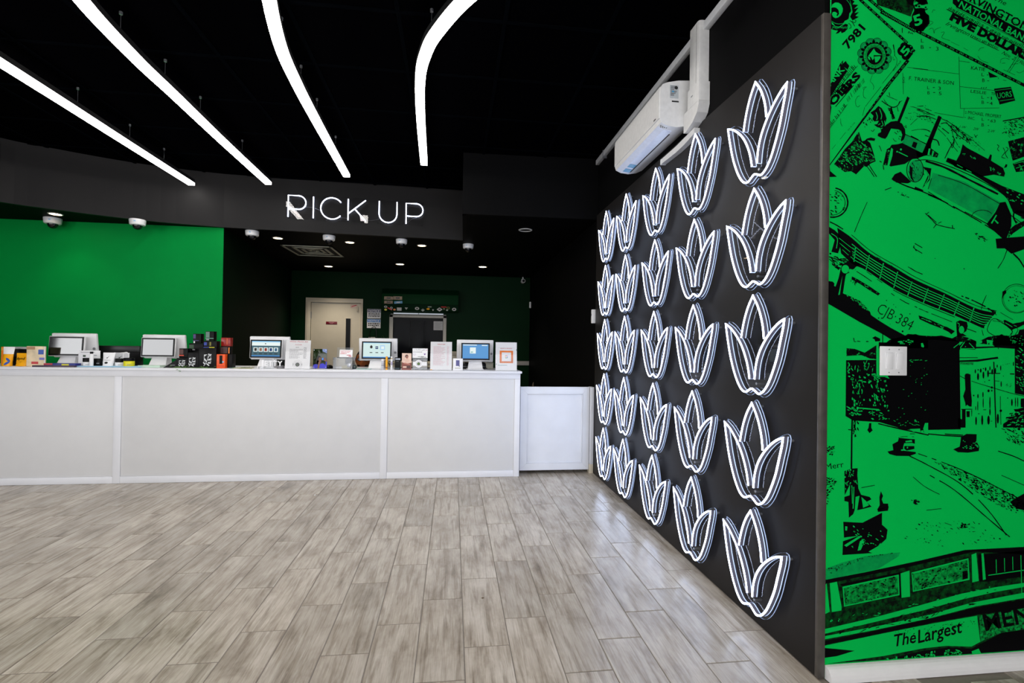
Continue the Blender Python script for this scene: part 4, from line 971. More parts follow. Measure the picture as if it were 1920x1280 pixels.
# trailing green leaves along the counter edge
gl = thing('leaf_garland', 'sprigs of small green leaves lying in front of the black boxes', 'garland', (X(365, 4.72), 4.72, C0))
LEAF = cm('fresh_green_leaf', (78, 128, 34), 0.5, var=.3)
MB().tube(spline([(X(325, 4.725), 4.725, C0 + .004), (X(345, 4.70), 4.70, C0 + .006), (X(370, 4.728), 4.728, C0 + .004), (X(402, 4.722), 4.722, C0 + .004)], 6), .0015, 5).build('stem', LEAF, gl)
for px, n in ((322, 2), (336, 4), (340, 5), (350, 2), (378, 3), (384, 2), (391, 3), (399, 2)):
    for k in range(n):
        mb = MB(); cx, cy, cz = X(px + random.uniform(-4, 4), 4.70), random.uniform(4.675, 4.735), C0 + random.uniform(.004, .02)
        if px in (340,) and k < 3: cy, cz = 4.652, C0 - .012 - .008 * k
        a = random.uniform(0, 2 * PI); L_ = random.uniform(.010, .018); dx, dy = math.cos(a) * L_, math.sin(a) * L_ * .5; nx, ny = -dy * .5, dx * .5
        mb.mesh([(cx - dx, cy - dy, cz - .003), (cx + nx, cy + ny, cz + .004), (cx + dx, cy + dy, cz), (cx - nx, cy - ny, cz + .003), (cx, cy, cz - .001)], [(0, 1, 4), (1, 2, 4), (2, 3, 4), (3, 0, 4)])
        mb.build('leaf', LEAF, gl)
# papers between boxes and third terminal
mb = MB(); pf = thing('paper_sheet', 'loose papers fanned on the counter right of the black boxes', 'paper', (X(458, 4.85), 4.85, C0))
for k, (mt, rz, px) in enumerate(((cm('yellow_paper', (196, 190, 90)), .1, 460), (cm('teal_paper', (60, 120, 100)), -.1, 452), (cm('cream_paper', (226, 216, 196)), .2, 462))):
    M = Matrix.Translation((X(px - 3, 4.775), 4.775, C0 + .001 + .005 * k)) @ Matrix.Rotation(rz, 4, 'Z') @ Matrix.Rotation(-.05 * k, 4, 'Y')
    MB().box(-.08, .08, -.035, .04, 0, .003, 0, 0, M).build('sheet', mt, pf)

# ---- letter sign: white cut letters on a clear block
js = thing('letter_sign', 'small white cut-out lettering sign reading JETTY before the third terminal', 'sign', (X(504, 4.74), 4.75, C0))
x0, x1, z1 = span(485, 525, 673.5, 4.74)
box('base_block', ACRYL_B, js, x0 - .005, x0 + .125, 4.742, 4.772, C0, C0 + .018, .002)
box('clear_plate', ACRYL_B, js, x0 + .02, x1 - .05, 4.762, 4.767, C0 + .0185, z1 - .004)
lx = x0 + .004
for ch, w_, h_, dz in (('J', .038, .066, -.010), ('E', .032, .048, 0), ('T', .036, .048, 0), ('T', .036, .048, 0), ('Y', .042, .048, 0)):
    vs, fs = text2d(ch, 0.03); xs = [v[0] for v in vs]; ww = max(xs) - min(xs); mb = MB()
    k = w_ / ww; zb = C0 + .026 + dz
    for y in (4.750, 4.758): mb.mesh([(lx + (v[0] - min(xs)) * k, y, zb + v[1] * h_) for v in vs], fs)
    n_ = len(vs); ed = {}
    for f in fs:
        for a, b in zip(f, f[1:] + f[:1]): ed[(min(a, b), max(a, b))] = ed.get((min(a, b), max(a, b)), 0) + 1
    for (a, b), c_ in ed.items():
        if c_ == 1:
            A_ = vs[a]; B_ = vs[b]; mb.poly([(lx + (A_[0] - min(xs)) * k, 4.750, zb + A_[1] * h_), (lx + (B_[0] - min(xs)) * k, 4.750, zb + B_[1] * h_), (lx + (B_[0] - min(xs)) * k, 4.758, zb + B_[1] * h_), (lx + (A_[0] - min(xs)) * k, 4.758, zb + A_[1] * h_)])
    mb.build('letter', PAPER, js); lx += w_ + .004
bird = [(0, 0), (.012, .006), (.022, .001), (.032, .006), (.046, .001), (.034, .000), (.024, -.008), (.012, .000)]
MB().prism([(x1 - .075 + a, z1 - .006 + b) for a, b in bird], 'y', 4.752, 4.757).build('bird_emblem', PAPER, js)
# grey puck with cables behind it
gp = thing('dish_stand', 'low grey dish-shaped base beside the letter sign', 'stand', (X(527, 4.81), 4.81, C0))
r = .034; c = (X(527, 4.81), 4.81, C0)
MB().lathe([(0, 0), (r, 0), (r, .012), (r * .8, .026), (r * .5, .03), (0, .03)], c, 24).build('base', cm('mid_grey_plastic', (128, 128, 132)), gp, smooth=True)
for k in range(3): MB().tube(spline([(c[0] + .004 * k, 4.81, C0 + .03), (c[0] + .012 + .008 * k, 4.815, C0 + .075), (c[0] + .03 + .006 * k, 4.82, C0 + .05), (c[0] + .044, 4.83, C0 + .006)], 5), .0028, 6).build('cable', PLASB, gp, smooth=True)

# ---- cards in clear stands
def card_stand(name, label, px0, px1, pyt, Y, draw, lean=0.10, th=0.003, border=True):
    x0, x1, z1 = span(px0, px1, pyt, Y); w_, h_ = x1 - x0, z1 - C0
    t = thing(name, label, 'sign', ((x0 + x1) / 2, Y + .03, C0))
    M = Matrix.Translation((x0, Y, C0)) @ Matrix.Rotation(-math.atan(lean), 4, 'X')
    MB().box(0.0, w_, 0.0004, th, 0, h_, 0, 0, M).build('back_sheet', ACRYL_B, t)
    MB().box(0.002, w_ - .002, -0.0006, 0.0002, 0.003, h_ - .002, 0, 0, M).build('paper_sheet', PAPER, t)
    MB().box(0.0, w_, -0.0034, -0.0016, 0, h_, 0, 0, M).build('front_sheet', ACRYL, t)
    MB().box(0.0, w_, 0.0, 0.07, 0.0, .003).build('foot', ACRYL_B, t) if False else MB().box(x0, x1, Y + .003, Y + .075, C0, C0 + .003).build('foot', ACRYL_B, t)
    def R(mb, u0, u1, v0, v1): mb.poly([M @ Vector((u * w_, -0.0009, v * h_)) for u, v in ((u0, v0), (u1, v0), (u1, v1), (u0, v1))])
    def Tx(mb, s_, u, v, uw, hh, bold=0.0, shear=0.0, center=True):
        vs, fs = text2d(s_, bold, shear); xs = [a[0] for a in vs]; ww = max(xs) - min(xs); k = uw * w_ / ww
        mb.mesh([M @ Vector((u * w_ + (a[0] - min(xs)) * k - (uw * w_ / 2 if center else 0), -0.001, v * h_ + a[1] * hh * h_)) for a in vs], fs)
    def El(mb, u, v, r, r2=0.0, n=24):
        for i in range(n):
            a0, a1 = 2 * PI * i / n, 2 * PI * (i + 1) / n; asp = w_ / h_
            P_ = lambda a, q: M @ Vector(((u + q * math.cos(a)) * w_, -0.0011, (v + q * asp * math.sin(a)) * h_))
            if r2: mb.poly([P_(a0, r), P_(a1, r), P_(a1, r2), P_(a0, r2)])
            else: mb.poly([M @ Vector((u * w_, -0.0011, v * h_)), P_(a0, r), P_(a1, r)])
    draw(t, R, Tx, El); return t
def fake_rows(R, mb, u0, u1, v0, v1, n, hh, frac=(.5, .95)):
    for i in range(n):
        v = v1 - (v1 - v0) * i / (n - 1); u = u0; e = u0 + (u1 - u0) * random.uniform(*frac)
        while u < e - .01:
            k = min(random.uniform(.03, .10), e - u); R(mb, u, u + k, v, v + hh); u += k + .012
def draw_menu(t, R, Tx, El):
    a = MB(); fake_rows(R, a, .16, .78, .37, .68, 11, .010); fake_rows(R, a, .72, .84, .37, .74, 13, .012, (.9, 1)); fake_rows(R, a, .40, .55, .735, .75, 2, .008); a.build('print', INKG, t)
    a = MB(); Tx(a, 'White Plume Set', .52, .925, .72, .05, .0, .3); Tx(a, 'FLOWER', .51, .825, .26, .022, .02); a.build('red_lettering', INKR, t)
    a = MB(); El(a, .50, .155, .085); a.build('emblem_disc', cm('dark_emblem_print', (34, 38, 34)), t)
    a = MB(); El(a, .50, .155, .13, .122); El(a, .50, .155, .185, .180)
    for s_ in (-1, 1): R(a, .5 + s_ * .17 - .01, .5 + s_ * .17 + .01, .12, .20)
    a.build('emblem_ring', INKG, t)
    a = MB(); El(a, .50, .135, .03); El(a, .47, .165, .02); El(a, .53, .165, .02); a.build('emblem_leaf', cm('leaf_green_print', (110, 160, 60)), t)
card_stand('menu_card', 'white price list with red handwriting on top and a green emblem below', 534.5, 582, 637, 4.715, draw_menu)
def draw_rates(t, R, Tx, El):
    a = MB(); fake_rows(R, a, .14, .70, .18, .82, 20, .008, (.6, 1.0)); fake_rows(R, a, .76, .86, .18, .82, 20, .008, (.9, 1)); a.build('red_print', cm('pink_red_print', (214, 130, 150)), t)
    a = MB(); Tx(a, 'Indoor Roll', .50, .895, .34, .03, .03); a.build('red_lettering', INKR, t)
    a = MB(); R(a, .02, .10, .005, .03); a.build('corner_mark', YEL, t)
card_stand('menu_card', 'white price list printed in fine red type, left of the rightmost terminal', 807, 848, 640, 4.74, draw_rates)
def draw_review(t, R, Tx, El):
    a = MB(); Tx(a, 'LEAVE A REVIEW', .50, .765, .56, .030, .01); a.build('red_lettering', INKR, t)
    a = MB(); R(a, .20, .82, .27, .70); a.build('orange_frame', cm('orange_gradient_print', (226, 116, 24), .5, var=.35, scale=9), t)
    a = MB()
    for q in ((.29, .73, .33, .64),): 
        vs_ = (q[0], q[1], q[2], q[3]); R(a, *vs_)
    a.build('white_square', PAPER, t)
    for o_ in t.children:
        if o_.name.startswith('white_square'): o_.location = (0, -0.0006, 0)
    for r0, r1, v0, v1, c_ in ((.46, .56, .52, .535, (220, 60, 50)), (.455, .47, .45, .53, (240, 180, 20)), (.46, .56, .44, .455, (40, 160, 80)), (.52, .565, .478, .492, (50, 110, 220)), (.552, .566, .45, .49, (50, 110, 220))):
        a = MB(); R(a, r0, r1, v0, v1); o_ = a.build('round_emblem', cm('emblem_%d' % c_[0], c_), t); o_.location = (0, -0.0012, 0)
    a = MB(); R(a, .965, .985, .70, .76); R(a, .03, .05, .20, .25); R(a, .12, .55, .185, .195); a.build('teal_mark', TEAL, t)
    a = MB(); 
    for q in ((.12, .88, .80, .803), (.12, .123, .20, .80), (.877, .88, .20, .80)): R(a, *q)
    a.build('thin_border', INKG, t)
card_stand('review_card', 'white card with orange framed square, rightmost object on the counter', 929.5, 970, 641, 4.74, draw_review)

# ---- small mirror with standing woman's photo (flat print on an acrylic sheet)
def draw_photo(t, R, Tx, El): pass
x0, x1, z1 = span(587, 613, 654, 4.76); w_, h_ = x1 - x0, z1 - C0 - .006
ph = thing('photo_plaque', 'upright photo plaque of a woman in blue raising a phone', 'photo', ((x0 + x1) / 2, 4.78, C0))
box('foot', ACRYL_B, ph, x0 + .02, x1 - .02, 4.745, 4.80, C0, C0 + .006); 
YP = 4.766
def flatp(pts, nm, mt, lift):
    mb = MB(); tri = tessellate_polygon([[Vector((a, b, 0)) for a, b in pts]])
    mb.mesh([(x0 + a * w_, YP - .0004 - lift, C0 + .006 + b * h_) for a, b in pts], [tuple(q) for q in tri]); return mb.build(nm, mt, ph)
box('plate', cm('dark_foliage_print', (30, 44, 20), .12, var=.6, scale=70), ph, x0, x1, YP, YP + .006, C0 + .0062, z1, .002)
SK = cm('photo_skin', (120, 78, 60)); HAIR = cm('photo_dark_hair', (12, 9, 9)); BL = cm('photo_blue_cloth', (44, 42, 190))
flatp([(0, .0), (1, 0), (1, .35), (.92, .36), (.90, .18), (.72, .27), (.5, .23), (.3, .23), (.08, .20), (0, .14)], 'blue_dress_print', BL, 0)
flatp(ell(.42, .42, .20, .24, 0, 16), 'hair_print', HAIR, .0003)
flatp([(.25, .2), (.5, .2), (.45, .4), (.3, .42)], 'hair_print', HAIR, .0003)
flatp([(.32, .0), (.45, .0), (.50, .22), (.55, .34), (.40, .34), (.36, .22)], 'neck_print', SK, .0005)
flatp(ell(.50, .45, .10, .125, 0, 14), 'face_print', SK, .0007)
for u, v in ((.47, .48), (.55, .48)): flatp(ell(u, v, .022, .008, 0, 8), 'eye_print', HAIR, .0009)
flatp(ell(.515, .395, .035, .008, 0, 8), 'mouth_print', cm('photo_lip', (120, 40, 44)), .0009); flatp([(.515, .47), (.535, .43), (.505, .43)], 'nose_print', cm('photo_skin_dark', (92, 58, 46)), .0009)
flatp([(.64, .43), (.76, .43), (.76, .54), (.64, .54)], 'phone_print', cm('photo_phone_blue', (60, 130, 220)), .0006)
flatp([(.77, .40), (.98, .34), (1, .42), (.88, .56), (.80, .57), (.78, .50)], 'hand_print', SK, .0005)
flatp([(.68, .88), (1, .78), (1, 1), (.66, 1)], 'pale_sky_print', cm('photo_pale_blue', (120, 140, 190)), .0002)
for u, v in ((.07, .94), (.93, .94), (.07, .06), (.93, .06)): MB().lathe([(0, YP - .003), (.004, YP - .003), (.004, YP)], (x0 + u * w_, 0, C0 + .006 + v * h_), 10, 'y').build('standoff', STEEL, ph, smooth=True)
# black mouse
ms = thing('computer_mouse', 'black domed mouse right of the photo plaque', 'mouse', (X(618, 4.88), 4.88, C0))
mb = MB(); mb.lathe([(0, .0), (.036, 0), (.036, .008), (.032, .020), (.022, .030), (.010, .035), (0, .036)], (0, 0, 0), 20)
mb.v = [(X(618, 4.88) + v[0], 4.88 + v[1] * 1.5, C0 + v[2]) for v in mb.v]; mb.build('shell', BLK, ms, smooth=True)
box('wheel', PLASG, ms, X(618, 4.88) - .003, X(618, 4.88) + .003, 4.838, 4.85, C0 + .02, C0 + .03, .002)
# clear box with a red handwritten note on top
def clear_box(name, label, px0, px1, pyt, Y, depth):
    x0, x1, z1 = span(px0, px1, pyt, Y); t = thing(name, label, 'box', ((x0 + x1) / 2, Y + depth / 2, C0)); h = .0025
    for nm, q in (('side', (x0, x0 + h, Y, Y + depth, C0, z1)), ('side', (x1 - h, x1, Y, Y + depth, C0, z1)), ('front', (x0 + h, x1 - h, Y, Y + h, C0, z1)), ('back', (x0 + h, x1 - h, Y + depth - h, Y + depth, C0, z1)), ('base', (x0 + h, x1 - h, Y + h, Y + depth - h, C0, C0 + h)), ('lid', (x0 - .003, x1 + .003, Y - .003, Y + depth + .003, z1 + .0003, z1 + .005))): box(nm, ACRYL_B, t, *q)
    return t, (x0, x1, C0, z1)
cb1, qb = clear_box('donation_box', 'clear acrylic box under a note written in red', 624.5, 661, 671, 4.75, 0.13)
lk = MB(); lk.box(qb[1] - .045, qb[1] - .012, 4.742, 4.7495, C0 + .02, C0 + .06, .003); lk.build('lock', STEEL, cb1, smooth=True); box('coin_tray', PLASG, cb1, qb[1] - .06, qb[1] - .02, 4.76, 4.80, C0 + .07, C0 + .10)
bn_ = MB(); bn_.box(qb[0] + .07, qb[1] - .03, 4.80, 4.86, C0 + .004, C0 + .03); bn_.build('banknote', cm('pale_note_paper', (196, 186, 150)), cb1)
x0, x1, z1 = span(632, 662, 651, 4.77); zb = qb[3] + .0056
nt = thing('note_holder', 'clear slanted holder with a note in red handwriting', 'sign', ((x0 + x1) / 2, 4.79, zb)); w_, h_ = x1 - x0, z1 - zb
M = Matrix.Translation((x0, 4.76, zb)) @ Matrix.Rotation(math.radians(-14), 4, 'X')
MB().box(0, w_, .002, .005, 0, h_, 0, 0, M).build('back_sheet', ACRYL_B, nt); MB().box(.0, w_, 0, .05, 0, .002, 0, 0, M).build('foot', ACRYL_B, nt)
MB().box(.16 * w_, .97 * w_, .0005, .0018, .02 * h_, .78 * h_, 0, 0, M).build('note_paper', PAPER, nt)
a = MB()
for k, (u0, u1) in enumerate(((.20, .84), (.20, .78), (.20, .60), (.62, .86), (.74, .92))):
    v = .64 - .13 * k; pts = [(u0 + (u1 - u0) * i / 24, v + .035 * math.sin(i * 1.9 + k) + random.uniform(-.02, .02)) for i in range(25)]
    for p, q in zip(pts, pts[1:]):
        if random.random() < .14: continue
        n_ = Vector((-(q[1] - p[1]) * h_, (q[0] - p[0]) * w_)).normalized() * .0016
        a.poly([M @ Vector((p[0] * w_ + n_.x, .0, p[1] * h_ + n_.y)), M @ Vector((q[0] * w_ + n_.x, .0, q[1] * h_ + n_.y)), M @ Vector((q[0] * w_ - n_.x, .0, q[1] * h_ - n_.y)), M @ Vector((p[0] * w_ - n_.x, .0, p[1] * h_ - n_.y))])
a.build('red_handwriting', INKR, nt)
gb = thing('glass_jar', 'small round dark glass jar beside the clear box', 'jar', (X(665, 4.82), 4.82, C0))
MB().lathe([(0, 0), (.014, 0), (.021, .008), (.023, .020), (.019, .032), (.012, .038), (0, .038)], (X(665, 4.82), 4.82, C0), 20).build('body', cm('smoky_green_glass', (58, 70, 66), .08), gb, smooth=True)
MB().lathe([(0, .0383), (.011, .0383), (.010, .044), (0, .044)], (X(665, 4.82), 4.82, C0), 16).build('lid', PLASG, gb, smooth=True)
# things around the fourth terminal
plain_box('paper_stack', 'thin teal and white leaflets lying left of the icon-screen terminal', 'leaflet', 668, 694, 691.4, 4.76, 0.10, cm('pale_teal_paper', (150, 190, 180)), bev=0.0004)
stick('lip_balm', 'short silver tube with black marks beside the terminal stand', 714.5, 720.5, 673, 4.74, [('tube', cm('silver_tube', (188, 190, 200)), 0, .84, 1), ('print_band', BLK, .40, .46, 1.02), ('print_band', BLK, .58, .62, 1.02), ('cap', PAPER, .84, 1, .94)], None, 'tube')
stick('vape_pen', 'bright orange upright tube between silver and white ones', 722.8, 727, 668, 4.73, [('tube', YEL, 0, .97, 1), ('dark_band', cm('amber_print', (150, 84, 14)), .10, .22, 1.02), ('cap', ORG, .97, 1, .8)], None, 'tube')
stick('vape_pen', 'white upright tube with fine pattern right of the orange one', 732.3, 736.2, 668, 4.73, [('tube', PAPER, 0, .80, 1), ('pattern_band', cm('lilac_print', (180, 172, 200)), .35, .62, 1.02), ('ring', cm('brass_ring', (190, 170, 110)), .80, .87, .96), ('mouthpiece', PAPER, .87, 1, .85)], None, 'tube')
plain_box('small_box', 'black packet with silver strip near the top', 'box', 740.3, 750.8, 670, 4.76, 0.03, BLK, prints=[('silver_strip', cm('silver_foil', (168, 176, 190)), .12, 1.0, .82, .93), ('grey_line', INKG, .25, .7, .68, .70), ('teal_strip', cm('dark_teal_print', (18, 46, 56)), .1, .9, .05, .16)])
x0, x1, z1 = span(753.8, 771.5, 662, 4.75)
pc = thing('postcard', 'sepia postcard of a seated person in a white top', 'photo', ((x0 + x1) / 2, 4.76, C0)); w_, h_ = x1 - x0, z1 - C0; YP = 4.754
box('card', cm('pale_sepia_print', (232, 200, 182), .5, var=.15, scale=40), pc, x0, x1, YP, YP + .003, C0, z1)
def fl2(pts, nm, mt, lift):
    mb = MB(); tri = tessellate_polygon([[Vector((a, b, 0)) for a, b in pts]]); mb.mesh([(x0 + a * w_, YP - .0004 - lift, C0 + b * h_) for a, b in pts], [tuple(q) for q in tri]); mb.build(nm, mt, pc)
SEP = cm('sepia_brown_print', (128, 62, 50)); SEPD = cm('sepia_dark_print', (70, 32, 28)); PAL = cm('sepia_pale_print', (226, 190, 170))
fl2([(0, 0), (1, 0), (1, .44), (.72, .40), (.3, .40), (0, .46)], 'lower_print', SEP, 0); fl2(ell(.5, .82, .17, .10), 'hair_print', SEPD, .0003); fl2(ell(.53, .76, .11, .10), 'face_print', cm('sepia_skin_print', (186, 120, 100)), .0005)
fl2([(.34, .42), (.74, .42), (.80, .62), (.62, .68), (.42, .66), (.28, .58)], 'top_print', PAL, .0003); fl2([(.2, .36), (.85, .30), (.85, .36), (.25, .44)], 'arm_print', cm('sepia_skin_print', (186, 120, 100)), .0006)
fl2([(.1, .10), (.9, .08), (.9, .26), (.1, .22)], 'dark_print', SEPD, .0002); fl2([(.42, .78), (.66, .79), (.66, .76), (.42, .75)], 'glasses_print', SEPD, .0007); fl2([(.12, .12), (.5, .12), (.5, .22), (.12, .22)], 'white_print', PAL, .0004)
cb2, qc = clear_box('display_case', 'clear acrylic box holding a round white badge with green emblem', 773.5, 801.5, 672.5, 4.75, 0.10)
mb = MB(); cx = (qc[0] + qc[1]) / 2 - .012; cz = (qc[2] + qc[3]) / 2 + .006
mb.lathe([(0, 4.7445), (.037, 4.7445), (.037, 4.7485), (0, 4.7485)], (cx, 0, cz), 28, 'y'); mb.build('round_badge', PAPER, cb2, smooth=True)
MB().lathe([(.022, 4.7438), (.024, 4.7438), (.024, 4.7446), (.022, 4.7446)], (cx, 0, cz), 24, 'y').build('badge_ring', INKG, cb2)
MB().lathe([(0, 4.7438), (.015, 4.7438), (.015, 4.7446)], (cx, 0, cz), 20, 'y').build('badge_emblem', cm('dark_emblem_print', (34, 38, 34)), cb2)
for dx, dz in ((0, -.006), (-.006, .004), (.006, .004)): MB().lathe([(0, 4.7433), (.0045, 4.7433)], (cx + dx, 0, cz + dz), 8, 'y').build('badge_leaf', cm('leaf_green_print', (110, 160, 60)), cb2)
box('strap', PAPER, cb2, qc[0] + .005, qc[1] - .005, 4.7487, 4.7497, cz - .018, cz + .018)
x0, x1, z1 = span(773, 802.5, 652.5, 4.77); zb = qc[3] + .0056; w_, h_ = x1 - x0, z1 - zb
hn = thing('note_holder', 'white handwritten card with small hearts on the clear badge box', 'sign', ((x0 + x1) / 2, 4.79, zb))
M = Matrix.Translation((x0, 4.765, zb)) @ Matrix.Rotation(math.radians(-8), 4, 'X')
MB().box(0, w_, .002, .004, 0, h_, 0, 0, M).build('back_sheet', ACRYL_B, hn); MB().box(.02 * w_, .98 * w_, .0005, .0018, .02 * h_, .98 * h_, 0, 0, M).build('card', PAPER, hn); MB().box(0, w_, 0, .04, 0, .002, 0, 0, M).build('foot', ACRYL_B, hn)
a = MB()
for k, (u0, u1, v) in enumerate(((.06, .86, .84), (.06, .62, .62), (.36, .80, .16), (.5, .9, .10))):
    pts = [(u0 + (u1 - u0) * i / 28, v + .035 * math.sin(i * 2.1 + k) + random.uniform(-.02, .02)) for i in range(29)]
    for p, q in zip(pts, pts[1:]):
        if random.random() < .15: continue
        n_ = Vector((-(q[1] - p[1]) * h_, (q[0] - p[0]) * w_)).normalized() * .0012
        a.poly([M @ Vector((p[0] * w_ + n_.x, .0, p[1] * h_ + n_.y)), M @ Vector((q[0] * w_ + n_.x, .0, q[1] * h_ + n_.y)), M @ Vector((q[0] * w_ - n_.x, .0, q[1] * h_ - n_.y)), M @ Vector((p[0] * w_ - n_.x, .0, p[1] * h_ - n_.y))])
a.build('handwriting', INKB, hn)
HEART = [(0, -.6), (.55, .05), (.5, .4), (.25, .5), (0, .25), (-.25, .5), (-.5, .4), (-.55, .05)]
for nm, u, v, s_, mt in (('purple_heart', .80, .40, .16, PURP), ('pink_heart', .92, .80, .10, cm('pink_print', (220, 140, 180)))):
    a = MB(); tri = tessellate_polygon([[Vector((p[0], p[1], 0)) for p in HEART]]); a.mesh([M @ Vector((u * w_ + p[0] * s_ * h_, -.0004, v * h_ + p[1] * s_ * h_)) for p in HEART], [tuple(q) for q in tri]); a.build(nm, mt, hn)
a = MB()
for p, q in zip(HEART, HEART[1:] + HEART[:1]):
    P_ = lambda p_, k: M @ Vector((.16 * w_ + p_[0] * .2 * k * h_, -.0004, .36 * h_ + p_[1] * .2 * k * h_)); a.poly([P_(p, 1), P_(q, 1), P_(q, .86), P_(p, .86)])
a.build('heart_outline', PURP, hn)
t, q = plain_box('device_box', 'white carton picturing a small violet device, left of the blue-screen terminal', 'box', 849.5, 868, 672, 4.74, 0.05, PAPER, prints=[('device_picture', cm('violet_device_print', (86, 84, 140)), .30, .66, .38, .86), ('device_shadow', cm('violet_dark_print', (54, 52, 100)), .60, .68, .32, .40), ('caption', cm('olive_caption_print', (150, 150, 110)), .2, .75, .17, .21)])
for k, px in ((0, 873.5), (1, 905)):
    sp = thing('speaker', 'black rounded speaker %s the rightmost terminal stand' % ('left of' if k == 0 else 'hidden right of'), 'speaker', (X(px, 5.10), 5.10, C0))
    c = (X(px, 5.10), 5.10, C0); MB().lathe([(0, 0), (.030, 0), (.038, .012), (.038, .045), (.03, .062), (.015, .068), (0, .068)], c, 24).build('body', cm('soft_black_plastic', (14, 14, 20)), sp, smooth=True); MB().lathe([(.0385, .02), (.0392, .021), (.0392, .026), (.0385, .027)], c, 24).build('light_ring', PLASG, sp, smooth=True)
plain_box('tissue_box', 'beige box with darker lid behind the blue-screen terminal', 'box', 911, 925, 679.5, 5.09, 0.10, cm('beige_plastic', (190, 184, 164)), lid=0.22, lidmat=cm('beige_plastic_dark', (170, 164, 146)))
cmt = thing('counter_mat', 'dark thin mat along the right part of the counter', 'mat', (X(860, 4.9), 4.9, C0)); box('sheet', cm('dark_grey_mat', (40, 42, 46)), cmt, X(745, 5.2), X(838, 5.2), 5.06, 5.25, C0, C0 + .003)

# ================================================================== BACK AREA
def at_b(px, py, Y=YB): p = at(px, py, 'y', Y); return p.x, p.z
bpv = lambda X_, Y_: at_b(540 + X_ / 4, 500 + Y_ / 4)
x0, z1 = bpv(285, 410); x1, z0 = bpv(368, 432)
t = thing('door_sign', 'small dark red nameplate on the cream door', 'sign', ((x0 + x1) / 2, YB, z0)); box('plate', cm('dark_red_plate', (112, 8, 30)), t, x0, x1, YB - .003, YB + .0036, z0, z1, .001)
a = MB(); fakes = [(x0 + .05, x0 + .14, z0 + .03), (x0 + .065, x0 + .115, z0 + .012)]
for u0, u1, z in fakes:
    u = u0
    while u < u1: a.box(u, u + .008, YB - .0036, YB - .0029, z, z + .009); u += .012
a.build('print', cm('pinkish_print', (206, 150, 160)), t)
x0, z1 = bpv(470, 284); x1, z0 = bpv(519, 310)
t = thing('door_sticker', 'small white sticker with slanted red print at the top right of the door', 'sticker', ((x0 + x1) / 2, YB, z0)); box('paper', cm('cream_sticker', (214, 200, 186)), t, x0, x1, YB + .001, YB + .0036, z0, z1)
a = MB(); w_ = x1 - x0
a.poly([(x0 + .015, YB + .0005, z0 + .018), (x1 - .015, YB + .0005, z0 + .042), (x1 - .015, YB + .0005, z0 + .058), (x0 + .015, YB + .0005, z0 + .034)])
for q in ((x0 + .003, x1 - .003, z0 + .003, z0 + .006), (x0 + .003, x1 - .003, z1 - .006, z1 - .003), (x0 + .003, x0 + .006, z0, z1), (x1 - .006, x1 - .003, z0, z1)): a.poly([(q[0], YB + .0006, q[2]), (q[1], YB + .0006, q[2]), (q[1], YB + .0006, q[3]), (q[0], YB + .0006, q[3])])
a.build('red_print', INKR, t)
def notice(label, X0, Y0, X1, Y1, headm, bluetxt, rows_):
    x0, z1 = bpv(X0, Y0); x1, z0 = bpv(X1, Y1); h = z1 - z0; y = YB - .006
    t = thing('notice_sign', label, 'sign', ((x0 + x1) / 2, YB, z0)); box('plate', PAPER, t, x0, x1, y, YB - .0006, z0, z1, .002)
    box('header', headm, t, x0 + .006, x1 - .006, y - .0012, y - .0002, z1 - .36 * h, z1 - .03 * h)
    a = MB(); text_on(a, 'NOTICE', ((x0 + x1) / 2, y - .0016, z1 - .29 * h), (1, 0, 0), (0, 0, 1), .19 * h, (x1 - x0) * .82, True, .02, .12); a.build('header_lettering', PAPER, t)
    a = MB()
    for k, (v, hh, mtx) in enumerate(rows_):
        u = x0 + .02
        while u < x1 - .03:
            wl = random.uniform(.012, .04); a.box(u, min(u + wl, x1 - .02), y - .0012, y - .0002, z0 + v * h, z0 + (v + hh) * h); u += wl + .008
    a.build('print', INKB, t)
    return t
notice('white notice sign with navy header on the dark green wall', 595, 316, 696, 388, cm('navy_sign_print', (22, 28, 82)), None, [(.46, .09, 0), (.31, .09, 0), (.16, .09, 0)])
notice('white notice sign with bright blue header below the navy one', 593, 391, 694, 461, cm('sky_blue_sign_print', (20, 122, 200)), None, [(.42, .14, 0), (.24, .11, 0)])
